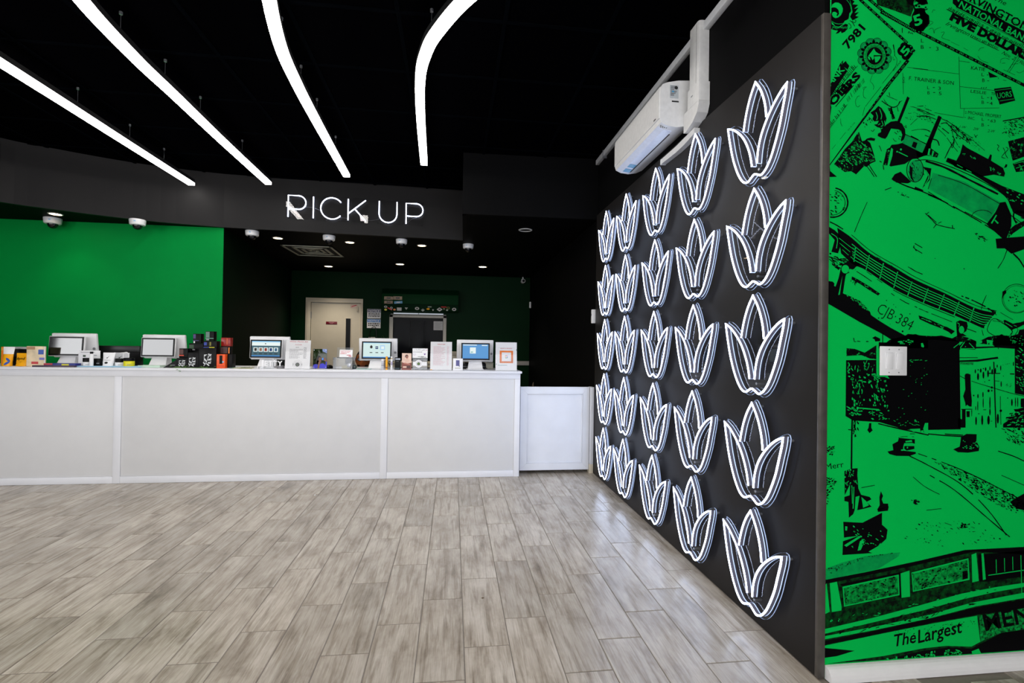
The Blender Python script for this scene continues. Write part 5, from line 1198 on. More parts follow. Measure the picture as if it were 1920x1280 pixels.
# green wrapped wall unit with stickers
x0, z1 = bpv(716, 168); x1, z0 = bpv(1276, 346); _, zm = bpv(1000, 290); _, zt = bpv(1000, 212)
su = thing('stickered_wall_unit', 'dark green wall air conditioner covered with stickers above the service window', 'air conditioner', ((x0 + x1) / 2, YB, z0))
UG = cm('dark_green_wrap', (0, 36, 15), .6, var=.06, spec=.1)
yf = YB - 0.22
MB().prism([(YB - .0006, z1), (YB - .12, z1), (yf + .02, zt + .01), (yf, zt - .01), (yf, zm), (yf + .015, zm - .005), (yf + .04, z0 + .03), (yf + .08, z0), (YB - .0006, z0)], 'x', x0, x1).build('body', UG, su)
box('front_panel', cm('green_wrap_panel', (0, 50, 20), .6, var=.05, spec=.1), su, x0 + .004, x1 - .004, yf - .008, yf - .0006, zm + .004, zt - .015, .003)
def sticker(X0, Y0, X1, Y1, m_, shape='rect', rot=0.0, lift=0.0, inner=None, upper=False):
    xa, za = at_b(540 + X0 / 4, 500 + Y0 / 4, yf); xb, zb_ = at_b(540 + X1 / 4, 500 + Y1 / 4, yf); cx, cz = (xa + xb) / 2, (za + zb_) / 2; hw, hh = abs(xb - xa) / 2, abs(za - zb_) / 2
    def slope_y(z):
        if z > zm - .004: return yf - .0095
        k = (zm - .005 - z) / max(.001, (zm - .005 - z0 - .03)); return yf + .015 + .025 * min(max(k, 0), 1) - .0015
    pts = ell(0, 0, hw, hh, 0, 16) if shape == 'disc' else ([(-hw, 0), (0, -hh), (hw, 0), (0, hh)] if shape == 'diamond' else ([(-hw, hh), (hw, hh), (0, -hh)] if shape == 'tri' else [(-hw, -hh), (hw, -hh), (hw, hh), (-hw, hh)]))
    c_, s_ = math.cos(rot), math.sin(rot); a = MB(); P_ = [(cx + p[0] * c_ - p[1] * s_, cz + p[0] * s_ + p[1] * c_) for p in pts]
    a.poly([(p[0], slope_y(p[1]) - .0004 - lift, p[1]) for p in P_]); o = a.build('sticker', m_, su)
    if inner: 
        a = MB(); a.poly([(cx + (p[0] - cx) * .45, slope_y(cz + (p[1] - cz) * .45) - .0012 - lift, cz + (p[1] - cz) * .45) for p in P_]); a.build('sticker_print', inner, o)
SW = cm('sticker_white', (190, 190, 190)); SKH = cm('sticker_tan', (150, 128, 104), .5, var=.4, scale=60)
for q in ((722, 222, 788, 248), (790, 221, 856, 248), (722, 254, 786, 277)):
    sticker(*q, SKH, inner=cm('sticker_dark', (40, 26, 24)))
sticker(797, 257, 858, 277, cm('sticker_blue', (70, 150, 200)), rot=.08, inner=SW)
for q, m_, sh, inn in (((719, 290, 743, 307), SW, 'disc', INKB), ((720, 312, 741, 328), LIME, 'disc', None), ((764, 298, 784, 316), SW, 'disc', cm('sticker_green', (30, 90, 40))), ((787, 312, 806, 327), ORG, 'disc', None), ((815, 304, 850, 328), SW, 'rect', INKB), ((874, 304, 898, 322), SW, 'tri', cm('sticker_olive', (90, 90, 30))), ((951, 300, 983, 323), SW, 'disc', INKB), ((996, 312, 1024, 335), cm('sticker_grey', (150, 160, 150)), 'diamond', INKG), ((1038, 308, 1062, 322), YEL, 'disc', None), ((1048, 296, 1076, 304), cm('sticker_grey', (150, 160, 150)), 'rect', None), ((1080, 318, 1094, 332), SW, 'tri', None), ((1114, 303, 1158, 335), SW, 'diamond', INKB), ((1148, 297, 1188, 305), REDP, 'rect', None), ((1160, 308, 1180, 326), cm('sticker_olive', (90, 90, 30)), 'tri', SW), ((1188, 298, 1214, 318), cm('sticker_olive', (90, 90, 30)), 'disc', UG), ((1186, 318, 1200, 330), cm('sticker_grey', (150, 160, 150)), 'rect', None), ((1230, 306, 1262, 331), SW, 'disc', INKB)):
    sticker(*q, m_, sh, inner=inn)
sticker(744, 308, 780, 318, REDP, rot=-.45, lift=.0004)
# light bar under the unit
x0, za = bpv(795, 351); x1, zb = bpv(1165, 358)
lb_ = thing('light_bar', 'two thin lit bars above the service window frame', 'light', ((x0 + x1) / 2, YB - .05, 1.82))
box('housing', cm('grey_bar_housing', (120, 120, 116)), lb_, x0 - .05, x1 + .05, YB - .06, YB - .0306, 1.800, 1.812)
xm = (x0 + x1) / 2
for q in ((x0, xm - .006), (xm + .006, x1)): box('lit_tube', emitter('light_bar_light', (200, 208, 220), .6), lb_, q[0], q[1], YB - .06, YB - .035, 1.8125, 1.832)
x0, z1 = bpv(1092, 408); x1, z0 = bpv(1160, 476)
t = thing('paper_notice', 'white printed sheet taped inside the service window', 'paper', ((x0 + x1) / 2, YB, z0)); box('sheet', cm('grey_paper', (170, 170, 172)), t, x0, x1, YB + .006, YB + .0085, z0, z1)
a = MB(); lines(a, x0 + .02, x1 - .02, YB + .0058, z1 - .03, z0 + .03, 8, .006, .9); a.build('print', INKG, t)
x0, z1 = bpv(608, 527); x1, z0 = bpv(655, 560)
ob = thing('outlet_box', 'small white box with a black cord below the notice signs', 'outlet', ((x0 + x1) / 2, YB, z0)); box('cover', cm('grey_white_cover', (170, 168, 160)), ob, x0, x1, YB - .05, YB - .0006, z0 - .04, z1, .004); box('socket', PLASB, ob, x0 + .03, x1 - .03, YB - .053, YB - .0495, z0 - .01, z1 - .025)
MB().tube(spline([(x0 + .03, YB - .055, z0 + .02), (x0 + .02, YB - .06, z1 + .08), (x0 + .07, YB - .05, z1 + .18), (x1 + .02, YB - .05, z1 + .12), (x1 + .03, YB - .04, 1.0)], 6), .006, 6).build('cord', PLASB, ob, smooth=True)
x0, z1 = bpv(1690, 709); x1, z0 = bpv(1812, 739)
rl = thing('chair_rail', 'short white rail low on the dark back wall, beyond the right end of the counter', 'rail', (x0, YB, z0)); box('board', cm('grey_white_rail', (176, 174, 170)), rl, .85, XR - .002, YB - .02, YB - .0006, z0, z1, .003); box('cap', cm('grey_white_rail', (176, 174, 170)), rl, .85, XR - .002, YB - .026, YB - .0006, z1 + .0004, z1 + .008, .001)
# low back cabinet behind the counter with plants
bk = thing('back_cabinet', 'beige low cabinet along the back wall behind the counter', 'cabinet', (-.2, 8.6, 0))
BEI = cm('beige_cabinet', (176, 168, 148)); box('worktop', BEI, bk, -1.45, .62, 8.38, YB - .034, .93, .96, .003); box('body', BEI, bk, -1.43, .60, 8.40, YB - .036, 0, .9296)
for k in range(4): box('cabinet_door', BEI, bk, -1.42 + k * .505, -1.42 + k * .505 + .495, 8.385, 8.3995, .08, .91, .003)
for k in range(4): box('handle', STEEL, bk, -1.42 + k * .505 + .40, -1.42 + k * .505 + .41, 8.365, 8.3845, .70, .82, .002)
tb = thing('tall_bin', 'beige upright box standing behind the rightmost terminal', 'box', (X(852, 7.6), 7.6, 0)); bx0, bx1 = X(846, 7.6), X(858, 7.6); box('body', BEI, tb, bx0, bx1, 7.6, 7.8, 0.0, 1.10, .01); box('lid', BEI, tb, bx0 - .006, bx1 + .006, 7.594, 7.806, 1.1006, Z(659, 7.6, 852), .004)
def leafy(name, label, cx, cy, z0_, fronds, Lmin, Lmax, mt, potmt, pot=True, up=.5, wide=.05, pr=.10, ph_=.16):
    t = thing(name, label, 'plant', (cx, cy, z0_))
    zt = z0_
    if pot: MB().lathe([(0, 0), (pr * .75, 0), (pr, ph_), (pr * .93, ph_), (pr * .9, ph_ - .02), (0, ph_ - .02)], (cx, cy, z0_), 18).build('pot', potmt, t, smooth=True); zt = z0_ + ph_ - .02
    for k in range(fronds):
        a = 2 * PI * k / fronds + random.uniform(-.3, .3); L_ = random.uniform(Lmin, Lmax); n = 6; mb = MB(); vs = []
        for i in range(n + 1):
            s_ = i / n; r = L_ * s_ * (1 - up * .5); z = zt + L_ * (up * 1.1 * s_ - .55 * (1 - up) * s_ * s_ * 1.6) + .02; w = wide * math.sin(PI * (.08 + .92 * s_) ** .8) + .002
            x, y = cx + r * math.cos(a), cy + r * math.sin(a); nx, ny = -math.sin(a) * w, math.cos(a) * w
            vs += [(x - nx, y - ny, z), (x, y, z - .012 * math.sin(PI * s_)), (x + nx, y + ny, z)]
        fs = []
        for i in range(n): b = i * 3; fs += [(b, b + 1, b + 4, b + 3), (b + 1, b + 2, b + 5, b + 4)]
        mb.mesh(vs, fs); mb.build('leaf', mt, t, smooth=True)
    return t
DKL = cm('dark_leaf', (8, 22, 10), .5, var=.3); POT = cm('dark_plant_pot', (26, 26, 28))
leafy('potted_plant', 'dark broad-leaved potted plant on the back cabinet, above the rightmost terminal', X(893, 8.7), 8.7, .961, 11, .30, .46, DKL, POT, up=.62, wide=.045)
leafy('potted_plant', 'small thin-stemmed potted plant at the left edge of the service window', X(734, 8.55), 8.55, .961, 6, .26, .36, cm('mid_leaf', (40, 74, 34)), POT, up=.92, wide=.012, pr=.06, ph_=.12)
leafy('potted_plant', 'low dark potted plant on the back cabinet left of the service window', X(703, 8.8), 8.8, .961, 9, .14, .26, DKL, POT, up=.7, wide=.02, pr=.07, ph_=.12)
leafy('potted_plant', 'brown-leaved floor plant rising behind the gate beside the counter end', X(990, 5.8), 5.75, 0.0, 7, .34, .5, cm('brown_leaf', (84, 70, 50), .6, var=.2), POT, up=.9, wide=.035, pr=.13, ph_=.40)

# ================================================================== PERSON SEATED BEHIND THE COUNTER
PX, PY = at(681, 670, 'y', 5.86).x, 5.86
HZ = at(681, 656, 'y', 5.86).z                       # top of the hair
pn = thing('person', 'seated person with short black hair, glasses and beard behind the icon-screen terminal', 'person', (PX, PY, 0))
SKIN = cm('warm_brown_skin', (158, 88, 44), .5, var=.06, scale=25); SKIN.node_tree.nodes['Principled BSDF'].inputs['Subsurface Weight'].default_value = .08
HAIRB = cm('black_hair', (9, 8, 8), .6, var=.2, scale=90, bump=.6); SHIRT = cm('dark_maroon_shirt', (66, 20, 18), .8, var=.1, bump=.3); TROU = cm('dark_trousers', (22, 24, 32), .8)
hc = HZ - .125                                       # head centre height
def skin_mesh(name, joints, edges, mt, parent, sub=2, root=0):
    me = bpy.data.meshes.new(name); me.from_pydata([j[:3] for j in joints], edges, []); me.materials.append(mt)
    o = bpy.data.objects.new(name, me); COL.objects.link(o)
    md = o.modifiers.new('skin', 'SKIN'); md.use_smooth_shade = True; md.branch_smoothing = .6
    sv = me.skin_vertices[0].data
    for i, j in enumerate(joints): r = j[3] if isinstance(j[3], tuple) else (j[3], j[3]); sv[i].radius = r
    sv[root].use_root = True
    ss = o.modifiers.new('smooth', 'SUBSURF'); ss.levels = sub; ss.render_levels = sub
    adopt(o, parent); return o
nz = hc - .13
J = [(0, .06, .52, (.17, .13)), (0, .05, .68, (.16, .12)), (0, .03, .82, (.175, .115)), (0, .02, nz - .08, (.13, .09)), (0, .0, nz, .056), (0, -.01, nz + .07, .052),
     (-.19, .02, nz - .11, .062), (-.25, .0, nz - .30, .048), (-.20, -.20, nz - .36, .038), (.19, .02, nz - .11, .062), (.25, .0, nz - .30, .048), (.20, -.20, nz - .36, .038),
     (-.10, .0, .50, .088), (-.13, -.36, .50, .066), (-.13, -.34, .10, .044), (.10, .0, .50, .088), (.13, -.36, .50, .066), (.13, -.34, .10, .044)]
J = [(PX + a, PY + b, c, r) for a, b, c, r in J]
body = skin_mesh('body', J, [(0, 1), (1, 2), (2, 3), (3, 4), (4, 5), (3, 6), (6, 7), (7, 8), (3, 9), (9, 10), (10, 11), (0, 12), (12, 13), (13, 14), (0, 15), (15, 16), (16, 17)], SHIRT, pn)
# head: one lathe-like sculpted surface facing the camera
hd = MB(); vs = []; fs = []; NA, NB = 28, 22
for i in range(NB + 1):
    ph = PI * i / NB; z = math.cos(ph)
    for k in range(NA):
        th = 2 * PI * k / NA; x = math.sin(ph) * math.cos(th); y = math.sin(ph) * math.sin(th)
        jaw = 1 - .26 * max(0, -z) ** 1.3
        X_, Y_, Z_ = x * .077 * jaw, y * .098 * (1 - .12 * max(0, -z)), z * .122
        fr = max(0, -y)                                   # towards the face
        nose = math.exp(-((x * 1.0) / .17) ** 2) * math.exp(-((z + .12) / .20) ** 2) * (fr > 0)
        Y_ -= .024 * nose
        for s_ in (-1, 1): Y_ += .010 * math.exp(-((x - s_ * .40) / .18) ** 2) * math.exp(-((z - .08) / .11) ** 2) * (fr > 0)
        Y_ -= .006 * math.exp(-(x / .32) ** 2) * math.exp(-((z + .50) / .09) ** 2) * (fr > 0)
        Y_ -= .010 * math.exp(-(x / .30) ** 2) * math.exp(-((z + .85) / .16) ** 2) * (fr > 0)
        vs.append((X_, Y_, Z_))
for i in range(NB):
    for k in range(NA): fs.append((i * NA + k, i * NA + (k + 1) % NA, (i + 1) * NA + (k + 1) % NA, (i + 1) * NA + k))
HM = Matrix.Translation((PX, PY - .015, hc)) @ Matrix.Rotation(-.10, 4, 'X') @ Matrix.Rotation(.12, 4, 'Z')
hd.mesh([HM @ Vector(v) for v in vs], fs); head = hd.build('head', SKIN, pn, smooth=True)
def patch(name, mt, keep, k=1.02, off=0.0):
    mb = MB(); sel = [f for f in fs if all(keep(Vector(vs[i])) for i in f)]; use = sorted({i for f in sel for i in f}); mp = {i: j for j, i in enumerate(use)}
    outer = [HM @ (Vector(vs[i]) * k + Vector(vs[i]).normalized() * off) for i in use]; inner = [HM @ (Vector(vs[i]) * .97) for i in use]; n = len(use)
    fo = [tuple(mp[i] for i in f) for f in sel]; mb.mesh(outer + inner, fo + [tuple(n + i for i in reversed(f)) for f in fo]); return mb.build(name, mt, head, smooth=True)
patch('hair', HAIRB, lambda v: v.z > .058 + .3 * min(0, v.y + .02) * -1 * .4 or (v.y > .02 and v.z > -.03) or (abs(v.x) > .06 and v.y > -.03 and v.z > -.005), 1.05, .004)
patch('beard', HAIRB, lambda v: v.z < -.036 and v.y < .045 and not (abs(v.x) < .024 and -.070 < v.z < -.054), 1.015, .002)
for s_ in (-1, 1):
    MB().lathe([(0, -.012), (.010, -.010), (.0125, 0), (.010, .010), (0, .012)], (0, 0, 0), 12).build('eyeball_tmp', PAPER, head) if False else None
    e = MB(); e.mesh([HM @ Vector((s_ * .031 + .012 * math.cos(a) * (r_), -.083 - .004 * (1 - r_), .012 + .006 * math.sin(a) * r_)) for r_ in (1.0,) for a in [2 * PI * i / 12 for i in range(12)]], [tuple(range(12))]); e.build('eye', PAPER, head)
    e = MB(); e.mesh([HM @ Vector((s_ * .031 + .005 * math.cos(a), -.0875, .012 + .005 * math.sin(a))) for a in [2 * PI * i / 10 for i in range(10)]], [tuple(range(10))]); e.build('iris', HAIRB, head)
    MB().tube([HM @ Vector((s_ * .031 + .024 * math.cos(a), -.096, .010 + .017 * math.sin(a))) for a in [2 * PI * i / 18 for i in range(18)]], .0030, 6, closed=True).build('glasses_rim', PLASB, head, smooth=True)
    e = MB(); e.mesh([HM @ Vector((s_ * .031 + .024 * math.cos(a), -.0955, .010 + .017 * math.sin(a))) for a in [2 * PI * i / 18 for i in range(18)]], [tuple(range(18))]); e.build('glasses_lens', glass('tinted_lens', (.05, .045, .045), .05, .0), head)
    MB().tube([HM @ Vector((s_ * .055, -.095, .014)), HM @ Vector((s_ * .078, -.05, .016)), HM @ Vector((s_ * .080, .015, .012))], .0025, 6).build('glasses_arm', PLASB, head, smooth=True)
    MB().tube([HM @ Vector((s_ * .012, -.0965, .040)), HM @ Vector((s_ * .032, -.093, .046)), HM @ Vector((s_ * .052, -.080, .040))], .0035, 6).build('eyebrow', HAIRB, head, smooth=True)
    er = MB(); er.tube([HM @ Vector((s_ * (.076 + .010 * math.sin(a)), .008 + .010 * math.cos(a), -.005 + .026 * math.sin(a + .4))) for a in [2 * PI * i / 14 for i in range(14)]], .006, 6, closed=True); er.build('ear', SKIN, head, smooth=True)
MB().tube([HM @ Vector((-.008, -.098, .012)), HM @ Vector((.008, -.098, .012))], .0025, 6).build('glasses_bridge', PLASB, head)
MB().tube([HM @ Vector((x, -.088 - .004 * math.cos(x * 50), -.062)) for x in (-.022, -.011, 0, .011, .022)], .0045, 6).build('mouth', cm('lip_brown', (120, 60, 48)), head, smooth=True)
cl_ = MB(); cl_.lathe([(.066, nz - .045), (.072, nz - .04), (.066, nz - .005), (.060, nz - .005)], (PX, PY + .005, 0), 20); cl_.build('collar', cm('purple_cloth', (96, 48, 150), .8), pn, smooth=True)
# hands resting in front, each with four fingers and a thumb
for s_ in (-1, 1):
    bx, by, bz = PX + s_ * .20, PY - .20, nz - .36
    jo = [(bx, by, bz, .034), (bx - s_ * .004, by - .05, bz - .005, (.038, .018)), (bx - s_ * .006, by - .085, bz - .008, (.038, .015))]; ed = [(0, 1), (1, 2)]
    skin_mesh('palm', jo, ed, SKIN, pn, 1)
    for k, (dx, L_) in enumerate(((-.028, .060), (-.010, .070), (.009, .066), (.027, .052))):
        p0 = (bx + dx - s_ * .006, by - .075, bz - .008)
        skin_mesh('finger', [(p0[0], p0[1], p0[2], .0095), (p0[0] + dx * .1, p0[1] - L_ * .45, p0[2] + .004, .0088), (p0[0] + dx * .16, p0[1] - L_ * .78, p0[2] - .010, .0080), (p0[0] + dx * .16, p0[1] - L_ * .95, p0[2] - .026, .0070)], [(0, 1), (1, 2), (2, 3)], SKIN, pn, 1)
    skin_mesh('thumb', [(bx - s_ * .024, by - .03, bz - .004, .012), (bx - s_ * .046, by - .058, bz - .010, .0105), (bx - s_ * .050, by - .088, bz - .018, .009)], [(0, 1), (1, 2)], SKIN, pn, 1)
for s_ in (-1, 1): skin_mesh('trouser_leg', [(PX + s_ * .10, PY + .02, .50, .094), (PX + s_ * .13, PY - .36, .50, .074), (PX + s_ * .13, PY - .345, .14, .055)], [(0, 1), (1, 2)], TROU, pn, 1); box('shoe', BLK, pn, PX + s_ * .13 - .045, PX + s_ * .13 + .045, PY - .50, PY - .27, 0.0, .09, .025)
so = thing('stool', 'dark round stool under the seated person behind the counter', 'stool', (PX, PY + .04, 0))
MB().lathe([(0, .38), (.17, .38), (.18, .395), (.17, .412), (0, .414)], (PX, PY + .05, 0), 24).build('seat', PLASB, so, smooth=True)
for a in (.7, 2.4, 3.9, 5.5): MB().tube([(PX + .10 * math.cos(a), PY + .05 + .10 * math.sin(a), .38), (PX + .16 * math.cos(a), PY + .05 + .16 * math.sin(a), 0.0)], .012, 8).build('leg', STEEL, so, smooth=True)

# ================================================================== MURAL: GREEN VINYL WITH BLACK PRINT
VINYL = mat('green_mural_vinyl', (0, 184, 76), 0.6, var=0.07, scale=900, spec=0.04)
INK = mat('black_mural_ink', (2, 2, 4), 0.65, var=0, spec=0.06)
def dot_mat(name, dark, light, lo, hi, scale):
    """photographic grain of the print: dark ink broken up by flecks of the green beneath"""
    M = bpy.data.materials.new(name); M.use_nodes = True; N = M.node_tree.nodes; L = M.node_tree.links; b = N['Principled BSDF']
    b.inputs['Roughness'].default_value = .6; b.inputs['Specular IOR Level'].default_value = .06
    tc = N.new('ShaderNodeTexCoord'); nz = N.new('ShaderNodeTexNoise'); nz.inputs['Scale'].default_value = scale; nz.inputs['Detail'].default_value = 5; nz.inputs['Roughness'].default_value = .65
    L.new(tc.outputs['Object'], nz.inputs['Vector']); cr = N.new('ShaderNodeValToRGB'); L.new(nz.outputs['Fac'], cr.inputs['Fac'])
    cr.color_ramp.elements[0].position = lo; cr.color_ramp.elements[0].color = lin(dark); cr.color_ramp.elements[1].position = hi; cr.color_ramp.elements[1].color = lin(light)
    L.new(cr.outputs['Color'], b.inputs['Base Color']); return M
GRN = (0, 178, 73)
ROUGH = dot_mat('grainy_black_print', (2, 3, 5), GRN, .56, .66, 60)
MID = dot_mat('grainy_half_print', (4, 20, 12), GRN, .38, .68, 75)
TINT = dot_mat('pale_shadow_print', (0, 122, 62), (0, 160, 74), .3, .65, 18)
DEEP = dot_mat('dark_storefront_print', (4, 12, 9), (0, 84, 26), .40, .75, 45)
mu = thing('wall_mural', 'bright green collage mural with black car, banknotes and old street, covering the right wall', 'mural', (2.0, YM, 0))
box('vinyl', VINYL, mu, XR + 0.0165, 2.72, YM, YM + 0.0035, 0.002, ZC)
LAY = {}
for nm, mt, lv in (('half_print', MID, 1), ('storefront_print', DEEP, 1), ('shadow_print', TINT, 1), ('black_print', INK, 2), ('grain_print', ROUGH, 2), ('green_print', VINYL, 3), ('green_half_print', MID, 3), ('fine_black_print', INK, 4), ('fine_green_print', VINYL, 5)):
    LAY[nm] = (MB(), mt, lv)
def tf(x0, y0, k): return lambda p: (x0 + p[0] / k, y0 + p[1] / k)
T1, T2, T3, T4, T5, T6 = tf(1540, 0, 7.53), tf(1720, 0, 7.53), tf(1540, 160, 7.53), tf(1720, 160, 7.53), tf(1540, 480, 7.53), tf(1720, 480, 7.53)
T7, T8, TA, TB_, TC_, TD = tf(1740, 620, 7.11), tf(1540, 640, 5.82), tf(1540, 0, 3.2), tf(1540, 300, 3.2), tf(1540, 600, 3.2), tf(1480, 900, 3.368)
XMIN = XR + 0.018
def W3_(p, lv):
    x, y = p
    q = at(x, y, 'y', YM)
    return (max(q.x, XMIN), YM - 0.00012 * lv, max(q.z, 0.056))
def ext(px, n_=46):
    """shapes that run off the right edge of the view go on along their own direction"""
    out = []
    for i, (x, y) in enumerate(px):
        if x > 1914:
            sl = 0
            for q in (px[i - 1], px[(i + 1) % len(px)]):
                if q[0] < 1914 and x - q[0] > 4: sl = max(-1.2, min(1.2, (y - q[1]) / (x - q[0]))); break
            x, y = x + n_, y + n_ * sl
        out.append((x, y))
    return out
def fillp(layer, T, pts):
    mb, mt, lv = LAY[layer]; px = ext([T(p) for p in pts])
    tri = tessellate_polygon([[Vector((a, b, 0)) for a, b in px]])
    mb.mesh([W3_(p, lv) for p in px], [tuple(t) for t in tri])
def K(T, *pl):
    for p in pl: fillp('black_print', T, p)
def R_(T, *pl):
    for p in pl: fillp('grain_print', T, p)
def G(T, *pl):
    for p in pl: fillp('green_print', T, p)
def GG(T, *pl):
    for p in pl: fillp('fine_green_print', T, p)
def KK(T, *pl):
    for p in pl: fillp('fine_black_print', T, p)
def stroke(layer, T, w, pts, smooth=True, dash=None):
    mb, mt, lv = LAY[layer]; w = w * (T((1, 0))[0] - T((0, 0))[0]) / 2
    if smooth and len(pts) > 2: pts = [(p.x, p.y) for p in spline([(a, b, 0) for a, b in pts], 5)]
    px = [Vector(T(p)) for p in pts]
    for k_, j_ in ((0, 1), (-1, -2)):
        if px[k_].x > 1914 and (px[k_] - px[j_]).length > 0: px[k_] = px[k_] + (px[k_] - px[j_]).normalized() * 50
    n = len(px); vs = []
    for i, p in enumerate(px):
        t = (px[min(i + 1, n - 1)] - px[max(i - 1, 0)]); t = t.normalized() if t.length > 0 else Vector((1, 0)); nn = Vector((-t.y, t.x)) * w * random.uniform(.8, 1.15)
        vs += [W3_(p + nn, lv), W3_(p - nn, lv)]
    fs = [(2 * i, 2 * i + 1, 2 * i + 3, 2 * i + 2) for i in range(n - 1) if not (dash and random.random() < dash)]
    mb.mesh(vs, fs)
def S_(T, w, *pl, **k):
    for p in pl: stroke('fine_black_print', T, w, p, **k)
def GS(T, w, *pl, **k):
    for p in pl: stroke('fine_green_print', T, w, p, **k)
def circ(c, r, n=18, r2=None): return [(c[0] + r * math.cos(2 * PI * i / n), c[1] + (r2 or r) * math.sin(2 * PI * i / n)) for i in range(n)]
def ringS(layer, T, c, r, w, n=26, r2=None, a0=0, a1=360): stroke(layer, T, w, [(c[0] + r * math.cos(math.radians(a0 + (a1 - a0) * i / n)), c[1] + (r2 or r) * math.sin(math.radians(a0 + (a1 - a0) * i / n))) for i in range(n + 1)], smooth=False)
def TX(T, body, org, end, h, layer='fine_black_print', bold=0.0, shear=0.0):
    """lettering along the line org -> end (photo axes, y down), capital height h"""
    mb, mt, lv = LAY[layer]; vs, fs = text2d(body, bold, shear, 2); xs = [v[0] for v in vs]; w = max(xs) - min(xs)
    d = Vector((end[0] - org[0], end[1] - org[1])); L_ = d.length; d.normalize(); up = Vector((d.y, -d.x))
    mb.mesh([W3_(T((org[0] + d.x * (v[0] - min(xs)) / w * L_ + up.x * v[1] * h, org[1] + d.y * (v[0] - min(xs)) / w * L_ + up.y * v[1] * h)), lv) for v in vs], fs)
def specks(layer, T, poly, n, s0, s1, ang=0.0, stretch=2.0):
    """small ragged flecks inside an outline"""
    xs = [p[0] for p in poly]; ys = [p[1] for p in poly]; c = 0; tries = 0
    while c < n and tries < n * 12:
        tries += 1; x, y = random.uniform(min(xs), max(xs)), random.uniform(min(ys), max(ys)); ins = False; j = len(poly) - 1
        for i in range(len(poly)):
            if (poly[i][1] > y) != (poly[j][1] > y) and x < (poly[j][0] - poly[i][0]) * (y - poly[i][1]) / (poly[j][1] - poly[i][1] + 1e-9) + poly[i][0]: ins = not ins
            j = i
        if not ins: continue
        c += 1; s = random.uniform(s0, s1); a = ang + random.uniform(-.5, .5); st = random.uniform(1, stretch); m_ = random.randint(4, 6)
        pts = []
        for k in range(m_):
            t = 2 * PI * k / m_; r = s * random.uniform(.55, 1.1); u, v = r * math.cos(t) * st, r * math.sin(t) / st; pts.append((x + u * math.cos(a) - v * math.sin(a), y + u * math.sin(a) + v * math.cos(a)))
        mb, mt, lv = LAY[layer]; mb.mesh([W3_(T(p), lv) for p in pts], [tuple(range(m_))])
def hatchrow(T, a, b, h, step, w, slant=0.0, base=0.0):
    """illegible engraved small print: a row of short strokes"""
    d = Vector((b[0] - a[0], b[1] - a[1])); n = int(d.length / step); d.normalize(); up = Vector((d.y, -d.x))
    for i in range(n):
        if random.random() < .08: continue
        p = Vector(a) + d * step * (i + random.uniform(-.2, .2)); hh = h * random.uniform(.65, 1)
        S_(T, w * random.uniform(.6, 1.2), [tuple(p), tuple(p + up * hh + d * slant * hh)], smooth=False)
        if random.random() < .5: S_(T, w * .6, [tuple(p + up * hh * .5), tuple(p + up * hh * random.uniform(.1, .9) + d * step)], smooth=False)
    if base: S_(T, base, [a, b], smooth=False)
def notebar(T, a, b, w, period=150, letter=True):
    """ornamental border of a banknote: black bar with small green diamonds and chevrons"""
    stroke('black_print', T, w, [a, b], smooth=False)
    d = Vector((b[0] - a[0], b[1] - a[1])); L_ = d.length; d.normalize(); up = Vector((-d.y, d.x)); s = period * .3; k = 0
    while s < L_ - period * .2:
        c = Vector(a) + d * s; q = w * .26
        if k % 2 == 0: GG(T, [tuple(c - d * q * .9), tuple(c + up * q * .6), tuple(c + d * q * .9), tuple(c - up * q * .6)])
        else:
            for sg_ in (-1, 1):
                e = c + d * sg_ * q * 2.6; GS(T, w * .11, [tuple(e - d * sg_ * q + up * q * 1.1), tuple(e), tuple(e - d * sg_ * q - up * q * 1.1)], smooth=False)
                GS(T, w * .09, [tuple(c - d * q + up * sg_ * q * .5), tuple(c + d * q + up * sg_ * q * .5)], smooth=False)
            GS(T, w * .09, [tuple(c - up * q * .6), tuple(c + up * q * .6)], smooth=False)
        s += period * .5; k += 1

# -- banknote at the top left
K(T1, [(60, -60), (390, -60), (412, 60), (428, 150), (395, 190), (385, 270), (330, 295), (300, 345), (250, 378), (195, 368), (160, 320), (60, 300)])
ringS('fine_green_print', T1, (250, 150), 170, 6, 30, 190, -95, 130)
G(T1, [(140, 110), (152, 65), (195, 36), (240, 38), (282, 68), (303, 120), (300, 168), (275, 215), (240, 246), (200, 257), (165, 240), (148, 205), (160, 172), (190, 165), (215, 182), (232, 192), (248, 172), (240, 140), (212, 112), (178, 104)])
KK(T1, [(130, 118), (180, 108), (205, 150), (240, 160), (250, 195), (225, 232), (212, 215), (226, 190), (200, 168), (160, 170)])
K(T1, [(400, -20), (470, 20), (440, 60), (520, 70), (462, 125), (525, 108), (468, 185), (532, 170), (480, 225), (530, 238), (440, 290), (405, 235), (440, 170), (425, 90)])
S_(T1, 9, [(400, 290), (440, 320), (470, 372)], [(430, 300), (470, 320), (488, 295), (470, 280)], [(380, 330), (410, 350), (418, 390), (390, 402)])
K(T1, [(128, 300), (150, 345), (200, 375), (260, 382), (340, 335), (375, 345), (368, 410), (330, 452), (285, 470), (275, 440), (240, 470), (200, 478), (235, 432), (180, 425), (128, 410)])
for i in range(10): GS(T1, 5, [(150 + i * 22, 395 + random.uniform(-10, 20)), (165 + i * 22, 375), (175 + i * 20, 400)])
TX(T1, '7981', (375, 700), (625, 405), 118, bold=.03)
